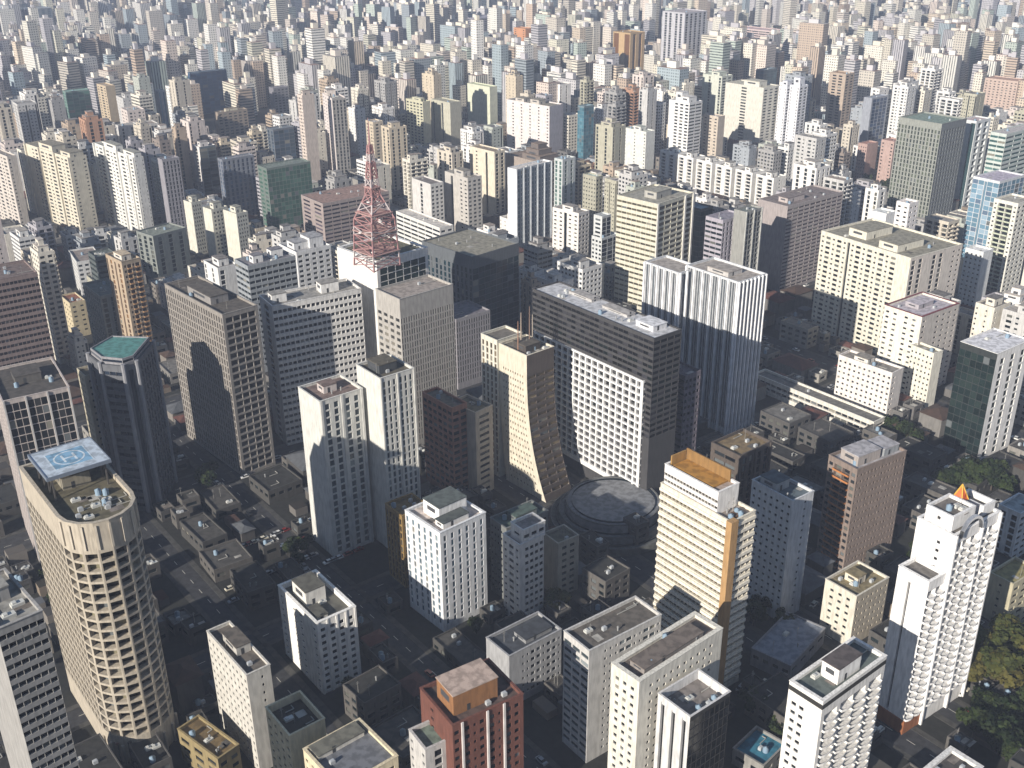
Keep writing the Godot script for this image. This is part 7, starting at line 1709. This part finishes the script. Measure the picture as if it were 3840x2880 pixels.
	low_building("low red tiled-roofed building right of the slim orange tower", [-196.4, -565.5, 35.1, 6.6, 6.5, 7.0], "7c7266", "5a3830", true)
	low_building("low pale flat-roofed building right of the dark ladder tower", [180.0, -567.4, 37.1, 8.5, 5.1, 7.0], "958f82", "6c6a66", false)
	low_building("low dark flat-roofed building right of the grey-green ribbed block", [-217.4, -574.5, 41.2, 14.1, 16.9, 5.6], "7c7266", "30302e", false)
	low_building("low grey flat-roofed building left of the big cream slab", [173.9, -586.7, 38.9, 7.6, 6.0, 7.0], "66635f", "484643", false)
	low_building("low red tiled-roofed building in front of the white-capped slim block", [275.7, -587.1, 39.6, 19.7, 14.8, 8.3], "958f82", "5a3830", true)
	low_building("low grey flat-roofed building right of the dark ladder tower", [162.4, -588.0, 38.3, 6.9, 6.9, 7.0], "77736c", "484643", false)
	low_building("low pale flat-roofed building right of the dark teal side block", [-202.1, -588.5, 39.0, 16.8, 9.0, 6.3], "8a847a", "6c6a66", false)
	low_building("low grey sheet-roofed building in front of the dark ladder tower", [148.6, -593.0, 35.8, 8.6, 5.8, 4.5], "958f82", "55585c", true)
	low_building("low pale flat-roofed building right of the violet box tower", [170.1, -595.6, 37.8, 6.9, 7.1, 7.0], "7c7266", "6c6a66", false)
	low_building("low brown tiled-roofed building right of the dark ladder tower", [154.6, -597.8, 37.6, 6.8, 6.0, 7.0], "7c7266", "47362c", true)
	low_building("low dark flat-roofed building left of the beige banded tower", [62.2, -604.5, 41.9, 13.9, 16.1, 8.4], "66635f", "30302e", false)
	low_building("low grey flat-roofed building left of the white-capped slim block", [263.6, -605.4, 38.0, 14.7, 15.1, 11.6], "958f82", "484643", false)
	low_building("low red tiled-roofed building right of the dark ladder tower", [162.1, -606.0, 35.3, 16.9, 14.7, 12.0], "66635f", "5a3830", true)
	low_building("low brown tiled-roofed building right of the violet box tower", [174.9, -617.4, 36.3, 12.0, 16.2, 12.7], "77736c", "47362c", true)
	low_building("low dark flat-roofed building in front of the mauve louvred slab", [193.9, -628.5, 40.5, 12.9, 11.2, 6.4], "77736c", "30302e", false)
	low_building("low red tiled-roofed building behind the white-capped slim block", [297.1, -630.4, 35.4, 12.7, 12.6, 5.4], "77736c", "5a3830", true)
	low_building("low pale flat-roofed building in front of the green-striped block", [-227.5, -646.2, 35.6, 13.7, 10.2, 12.9], "7c7266", "6c6a66", false)
	low_building("low brown tiled-roofed building left of the green-striped block", [-255.4, -680.2, 34.1, 10.7, 10.2, 8.2], "958f82", "47362c", true)
	low_building("low red tiled-roofed building behind the low white grid block", [-307.8, -690.1, 34.6, 15.3, 11.8, 9.3], "7c7266", "5a3830", true)
	low_building("low red tiled-roofed building left of the white seam block", [-0.6, -716.8, 34.8, 10.8, 15.4, 8.5], "8a847a", "5a3830", true)
	low_building("low dark flat-roofed building in front of the red-brown mast-side block", [-115.8, -732.2, 34.5, 15.4, 16.8, 9.9], "66635f", "30302e", false)
	low_building("low red tiled-roofed building in front of the right white high-rise", [-320.5, -732.8, 37.8, 15.0, 9.5, 7.6], "7c7266", "5a3830", true)
	low_building("low pale flat-roofed building right of the white seam block", [60.1, -740.7, 34.8, 8.3, 8.5, 6.3], "77736c", "6c6a66", false)
	low_building("low dark flat-roofed building left of the lavender shade tower", [-278.8, -745.9, 34.6, 21.1, 16.7, 12.9], "958f82", "30302e", false)
	low_building("low grey flat-roofed building left of the twin-striped tower", [-98.7, -749.9, 37.6, 15.6, 13.0, 9.0], "66635f", "484643", false)
	low_building("low grey flat-roofed building left of the right white high-rise", [-334.2, -754.2, 36.4, 20.5, 13.9, 6.1], "958f82", "484643", false)
	low_building("low grey flat-roofed building right of the red-brown mast-side block", [-88.5, -761.6, 37.3, 14.3, 11.7, 8.8], "7c7266", "484643", false)
	low_building("low pale flat-roofed building in front of the lavender shade tower", [-245.2, -770.3, 35.2, 11.3, 12.7, 8.4], "7c7266", "6c6a66", false)
	low_building("low grey sheet-roofed building in front of the right white high-rise", [-300.1, -777.2, 37.8, 15.5, 12.7, 9.0], "66635f", "55585c", true)
	low_building("low grey sheet-roofed building in front of the left cream high-rise", [-360.4, -782.6, 38.9, 11.9, 15.0, 11.8], "77736c", "55585c", true)
	low_building("low brown tiled-roofed building right of the recessed beige tower", [-11.3, -794.7, 36.1, 20.6, 13.7, 6.9], "7c7266", "47362c", true)
	low_building("low grey flat-roofed building in front of the left cream high-rise", [-342.8, -796.2, 40.7, 9.3, 8.4, 5.5], "958f82", "484643", false)
	low_building("low pale flat-roofed building in front of the second steel-blue tower", [35.2, -799.1, 35.0, 15.1, 9.5, 12.9], "66635f", "6c6a66", false)
	low_building("low dark flat-roofed building in front of the pinkish edge high-rise", [-400.7, -805.4, 36.9, 16.5, 15.2, 6.5], "77736c", "30302e", false)
	low_building("low grey flat-roofed building in front of the first white row tower", [197.0, -817.6, 40.6, 19.2, 13.2, 9.8], "958f82", "484643", false)
	low_building("low brown tiled-roofed building in front of the sandy twin-flank block", [-4.0, -818.7, 39.2, 9.7, 10.4, 6.8], "8a847a", "47362c", true)
	low_building("low grey flat-roofed building right of the right white high-rise", [-283.1, -819.5, 36.7, 10.7, 16.9, 9.7], "66635f", "484643", false)
	low_building("low red tiled-roofed building in front of the dark slate tower", [-210.2, -822.4, 39.7, 12.2, 9.4, 5.3], "77736c", "5a3830", true)
	low_building("low dark flat-roofed building left of the first white row tower", [170.8, -823.8, 35.2, 17.2, 12.7, 12.4], "7c7266", "30302e", false)
	low_building("low pale flat-roofed building right of the red-brown mast-side block", [-93.0, -832.0, 39.2, 18.5, 10.6, 8.4], "8a847a", "6c6a66", false)
	low_building("low grey flat-roofed building behind the right white high-rise", [-294.2, -834.8, 35.6, 13.1, 11.8, 8.5], "958f82", "484643", false)
	low_building("low red tiled-roofed building in front of the dark framed tower", [356.6, -840.9, 38.3, 14.3, 10.0, 9.0], "77736c", "5a3830", true)
	low_building("low brown tiled-roofed building left of the second white row tower", [168.7, -853.6, 41.3, 15.0, 13.0, 9.2], "7c7266", "47362c", true)
	low_building("low dark flat-roofed building left of the sandy twin-flank block", [-89.2, -860.3, 36.2, 20.5, 12.2, 7.4], "7c7266", "30302e", false)
	low_building("low brown tiled-roofed building in front of the third white row tower", [157.4, -868.5, 35.0, 14.5, 10.1, 9.9], "8a847a", "47362c", true)
	low_building("low red tiled-roofed building behind the dark slate tower", [-250.3, -870.8, 41.4, 11.0, 16.7, 9.3], "958f82", "5a3830", true)
	low_building("low red tiled-roofed building behind the pinkish edge high-rise", [-408.9, -879.0, 35.8, 19.4, 16.9, 9.2], "8a847a", "5a3830", true)
	low_building("low dark flat-roofed building behind the red-brown mast-side block", [-102.4, -880.0, 37.8, 12.5, 12.3, 9.5], "7c7266", "30302e", false)
	low_building("low brown tiled-roofed building left of the sandy twin-flank block", [-88.1, -889.5, 34.8, 20.4, 9.6, 5.3], "66635f", "47362c", true)
	low_building("low pale flat-roofed building in front of the white ladder tower", [-249.4, -901.3, 36.7, 15.7, 11.2, 8.7], "77736c", "6c6a66", false)
	low_building("low red tiled-roofed building in front of the fifth white row tower", [131.1, -902.7, 36.0, 14.2, 16.8, 6.9], "8a847a", "5a3830", true)
	low_building("low grey sheet-roofed building right of the slim rosy tower", [-127.7, -912.8, 34.7, 20.7, 14.0, 11.7], "958f82", "55585c", true)
	low_building("low pale flat-roofed building in front of the slim rosy tower", [-158.6, -916.5, 35.6, 19.8, 12.0, 8.8], "958f82", "6c6a66", false)
	low_building("low grey sheet-roofed building in front of the last white row tower", [122.1, -919.4, 36.9, 18.0, 9.5, 12.3], "77736c", "55585c", true)
	low_building("low grey flat-roofed building in front of the last white row tower", [135.3, -929.0, 40.5, 21.3, 10.3, 6.7], "8a847a", "484643", false)
	low_building("low grey flat-roofed building in front of the pale pink tower", [-140.3, -956.0, 36.1, 15.3, 14.6, 9.3], "958f82", "484643", false)
	low_building("low pale flat-roofed building right of the slim rosy tower", [-165.5, -960.9, 39.9, 11.3, 5.5, 9.5], "958f82", "6c6a66", false)
	low_building("low pale flat-roofed building in front of the teal glass tower", [67.8, -988.1, 36.8, 18.2, 10.4, 8.4], "7c7266", "6c6a66", false)
	low_building("low grey flat-roofed building right of the stained cream block", [139.4, -991.7, 37.4, 21.8, 16.4, 12.8], "7c7266", "484643", false)
	low_building("low red tiled-roofed building behind the pale pink tower", [-151.3, -1005.6, 37.9, 20.0, 10.8, 12.9], "958f82", "5a3830", true)
	low_building("low grey flat-roofed building left of the teal glass tower", [55.8, -1032.5, 39.1, 14.6, 10.8, 9.2], "66635f", "484643", false)
	low_building("low red tiled-roofed building behind the plain beige tower", [219.0, -1049.2, 34.3, 15.3, 12.4, 12.5], "7c7266", "5a3830", true)
	low_building("low brown tiled-roofed building left of the long pink slab", [-10.8, -1085.2, 41.4, 21.8, 9.2, 7.7], "77736c", "47362c", true)
	low_building("low pale flat-roofed building left of the brown stepped block", [-325.4, -1134.3, 36.3, 16.4, 13.2, 11.8], "958f82", "6c6a66", false)
	greenery()
	traffic()
	for f in [[-131.0, -243.0, 38.0, 48.0, 24.0], [-172.0, -386.0, 20.0, 36.0, 26.0], [6.2, -392.0, 40.0, 46.0, 17.0], [10.0, -379.0, 38.0, 56.0, 60.0], [120.5, -256.0, 35.0, 14.0, 32.0], [49.0, -390.0, 38.0, 72.0, 8.0]]:
		footprints.append([f[0], f[1], deg_to_rad(f[2]), f[3], f[4], 1.5])
	for s in CARLIST:
		if s[4] > 14.0:
			footprints.append([s[0], s[1], atan2(-(s[2] - s[0]), -(s[3] - s[1])), Vector2(s[0] - s[2], s[1] - s[3]).length(), 14.0, 2.0])
	infill()
	far_city()


func road(a: Vector2, b: Vector2, w: float) -> void:
	var d := (b - a).normalized()
	var n := Vector2(-d.y, d.x)
	footprints.append([a.x - n.x * (w / 2 + 2.2), a.y - n.y * (w / 2 + 2.2), atan2(-d.x, -d.y), a.distance_to(b), w + 4.4, 0.5])
	footprints.append([a.x + n.x * (w / 2 + 2.2), a.y + n.y * (w / 2 + 2.2), atan2(-d.x, -d.y), a.distance_to(b), 0.5, 0.5])
	var g := Geo.new()
	var p = func(s: float, t: float, y: float) -> Vector3: return Vector3(a.x + d.x * s + n.x * t, y, a.y + d.y * s + n.y * t)
	var l := a.distance_to(b)
	g.quad(p.call(0.0, -w / 2, 0.006), p.call(l, -w / 2, 0.006), p.call(l, w / 2, 0.006), p.call(0.0, w / 2, 0.006), Vector3.UP)
	setting("road", g.mesh(), paint("353639", 0.9, "roof"), Vector3(0, 0.004 * get_child_count() * 0.02, 0))
	var m := Geo.new()
	var s := 2.0
	while s < l - 4.0:
		m.quad(p.call(s, -0.1, 0.03), p.call(s + 3.0, -0.1, 0.03), p.call(s + 3.0, 0.1, 0.03), p.call(s, 0.1, 0.03), Vector3.UP)
		s += 8.0
	setting("road_markings", m.mesh(), paint("b9b7ae", 0.8, "plain"))
	for side in [-1.0, 1.0]:
		var k := Geo.new()
		var o: Vector3 = p.call(0.0, side * w / 2, 0.0)
		var e: Vector3 = p.call(l, side * w / 2, 0.0)
		var out_: Vector3 = p.call(0.0, side * (w / 2 + 2.2), 0.0) - o
		k.obox(o, e - o, Vector3(0, 0.12, 0), out_, false)
		setting("pavement", k.mesh(), paint("454441", 0.9, "roof"))


func greenery() -> void:
	var dark := ["27301a", "2e381e", "202a18"]
	var warm := ["444620", "3a4020", "4e4a24"]
	var kinds := [make_tree(dark, 1), make_tree(dark, 2), make_tree(warm, 3), make_tree(warm, 4)]
	rng.seed = 21
	var spots: Array = [[-139.0, -409.0, 6.0, 3, 9.0, 0, "dark leafy tree in the deep shade left of the pale pair"], [18.0, -319.0, 5.0, 3, 9.0, 1, "yellowish leafy tree beside the stepped white block"], [202.0, -403.0, 16.0, 10, 11.0, 0, "tree in the sunlit grove below the black glass block with white roof"], [159.0, -287.0, 14.0, 16, 13.0, 1, "tall yellow-green tree beside the curved-balcony tower"], [155.0, -257.0, 16.0, 16, 9.0, 0, "dark tree in the shaded corner at the bottom right"], [76.0, -257.0, 10.0, 6, 7.0, 0, "small dark tree near the blue roof at the bottom"], [310.0, -901.0, 40.0, 26, 10.0, 0, "tree in the dark park below the salmon pair"], [378.0, -982.0, 30.0, 10, 10.0, 0, "tree behind the green mesh tower's foot"], [340.0, -778.0, 16.0, 8, 9.0, 0, "tree between the green mesh tower and the white-capped slim block"], [-355.0, -753.0, 14.0, 6, 8.0, 0, "tree at the foot of the broad cream high-rise"], [-86.0, -353.0, 8.0, 4, 7.0, 0, "tree at the foot of the pale pair"], [92.0, -313.0, 8.0, 4, 8.0, 0, "tree behind the large grey shed roof"], [183.0, -447.0, 14.0, 8, 8.0, 0, "tree along the shaded street right of the russet balcony tower"], [-286.0, -740.0, 10.0, 5, 8.0, 1, "tree behind the slim orange tower"], [-176.0, -711.0, 10.0, 5, 8.0, 0, "tree below the stepped cream trio"]]
	var first := [true, true, true, true]
	for s in spots:
		for i in int(s[3]):
			var k: int = int(s[5]) * 2 + i % 2
			var t: Node3D = kinds[k]
			if not first[k]:
				t = kinds[k].duplicate()
				t.name = "tree"
				add_child(t, true)
			first[k] = false
			var a := rng.randf() * TAU
			var r: float = s[2] * sqrt(rng.randf())
			var h: float = s[4] * rng.randf_range(0.75, 1.2)
			t.position = Vector3(s[0] + cos(a) * r, 0, s[1] + sin(a) * r)
			t.scale = Vector3(h * 0.62, h * 0.6, h * 0.62)
			t.rotation.y = rng.randf() * TAU
			meta(t, s[6], "tree", "trees: " + s[6])


func traffic() -> void:
	rng.seed = 31
	var hexes := ["d9d9d6", "2a2c2f", "8d9094", "7a2420", "c9c4b4"]
	var called := ["white", "black", "silver", "dark red", "beige"]
	var kinds: Array[Node3D] = []
	for h in hexes:
		kinds.append(car(h))
	var first := [true, true, true, true, true]
	for s in CARLIST:
		var n: int = s[5]
		for i in n:
			var k: int = [0, 0, 1, 2, 2, 3, 4][rng.randi() % 7]
			var t := kinds[k]
			if not first[k]:
				t = kinds[k].duplicate()
				t.name = "car"
				add_child(t, true)
			first[k] = false
			var d := Vector2(s[2] - s[0], s[3] - s[1]).normalized()
			var f: float = (i + rng.randf_range(0.2, 0.8)) / n
			var side := 1.0 if rng.randf() < 0.5 else -1.0
			var p: Vector2 = Vector2(s[0], s[1]).lerp(Vector2(s[2], s[3]), f) + Vector2(-d.y, d.x) * s[4] * 0.25 * side
			t.position = Vector3(p.x, 0.04, p.y)
			t.rotation.y = atan2(d.x, d.y) + (PI if side > 0.0 else 0.0)
			meta(t, called[k] + " car on the " + s[6], "car", called[k] + " cars on the " + s[6])


const CARLIST := [[-118.0, -350.0, -70.0, -388.0, 22.0, 26, "shaded yard left of the pale pair"], [-108.0, -330.0, -62.0, -366.0, 16.0, 22, "shaded yard left of the pale pair"], [-163.0, -392.0, 200.0, -677.0, 14.0, 30, "wide avenue behind the brown sunshade slab"], [-40.0, -290.0, -140.0, -420.0, 12.0, 14, "shaded street left of the pale pair"], [20.0, -392.0, 230.0, -556.0, 8.0, 12, "street beside the white lattice"], [150.0, -270.0, -10.0, -465.0, 9.0, 8, "street right of the striped amber tower"], [290.0, -392.0, 120.0, -610.0, 12.0, 16, "street below the big cream slab"], [-90.0, -205.0, -180.0, -330.0, 9.0, 6, "dark street by the round-ended tower"], [-176.0, -350.0, -92.0, -245.0, 8.0, 8, "dark street by the round-ended tower"], [-30.0, -290.0, 30.0, -215.0, 7.0, 7, "shaded street below the white strip-window cube"], [120.0, -330.0, 60.0, -255.0, 10.0, 10, "street right of the striped amber tower"], [180.0, -320.0, 140.0, -262.0, 9.0, 8, "shaded street behind the curved-balcony tower"], [-100.0, -600.0, 60.0, -725.0, 10.0, 14, "street behind the white mast tower"], [60.0, -725.0, 250.0, -870.0, 10.0, 12, "street beyond the beige banded tower"]]
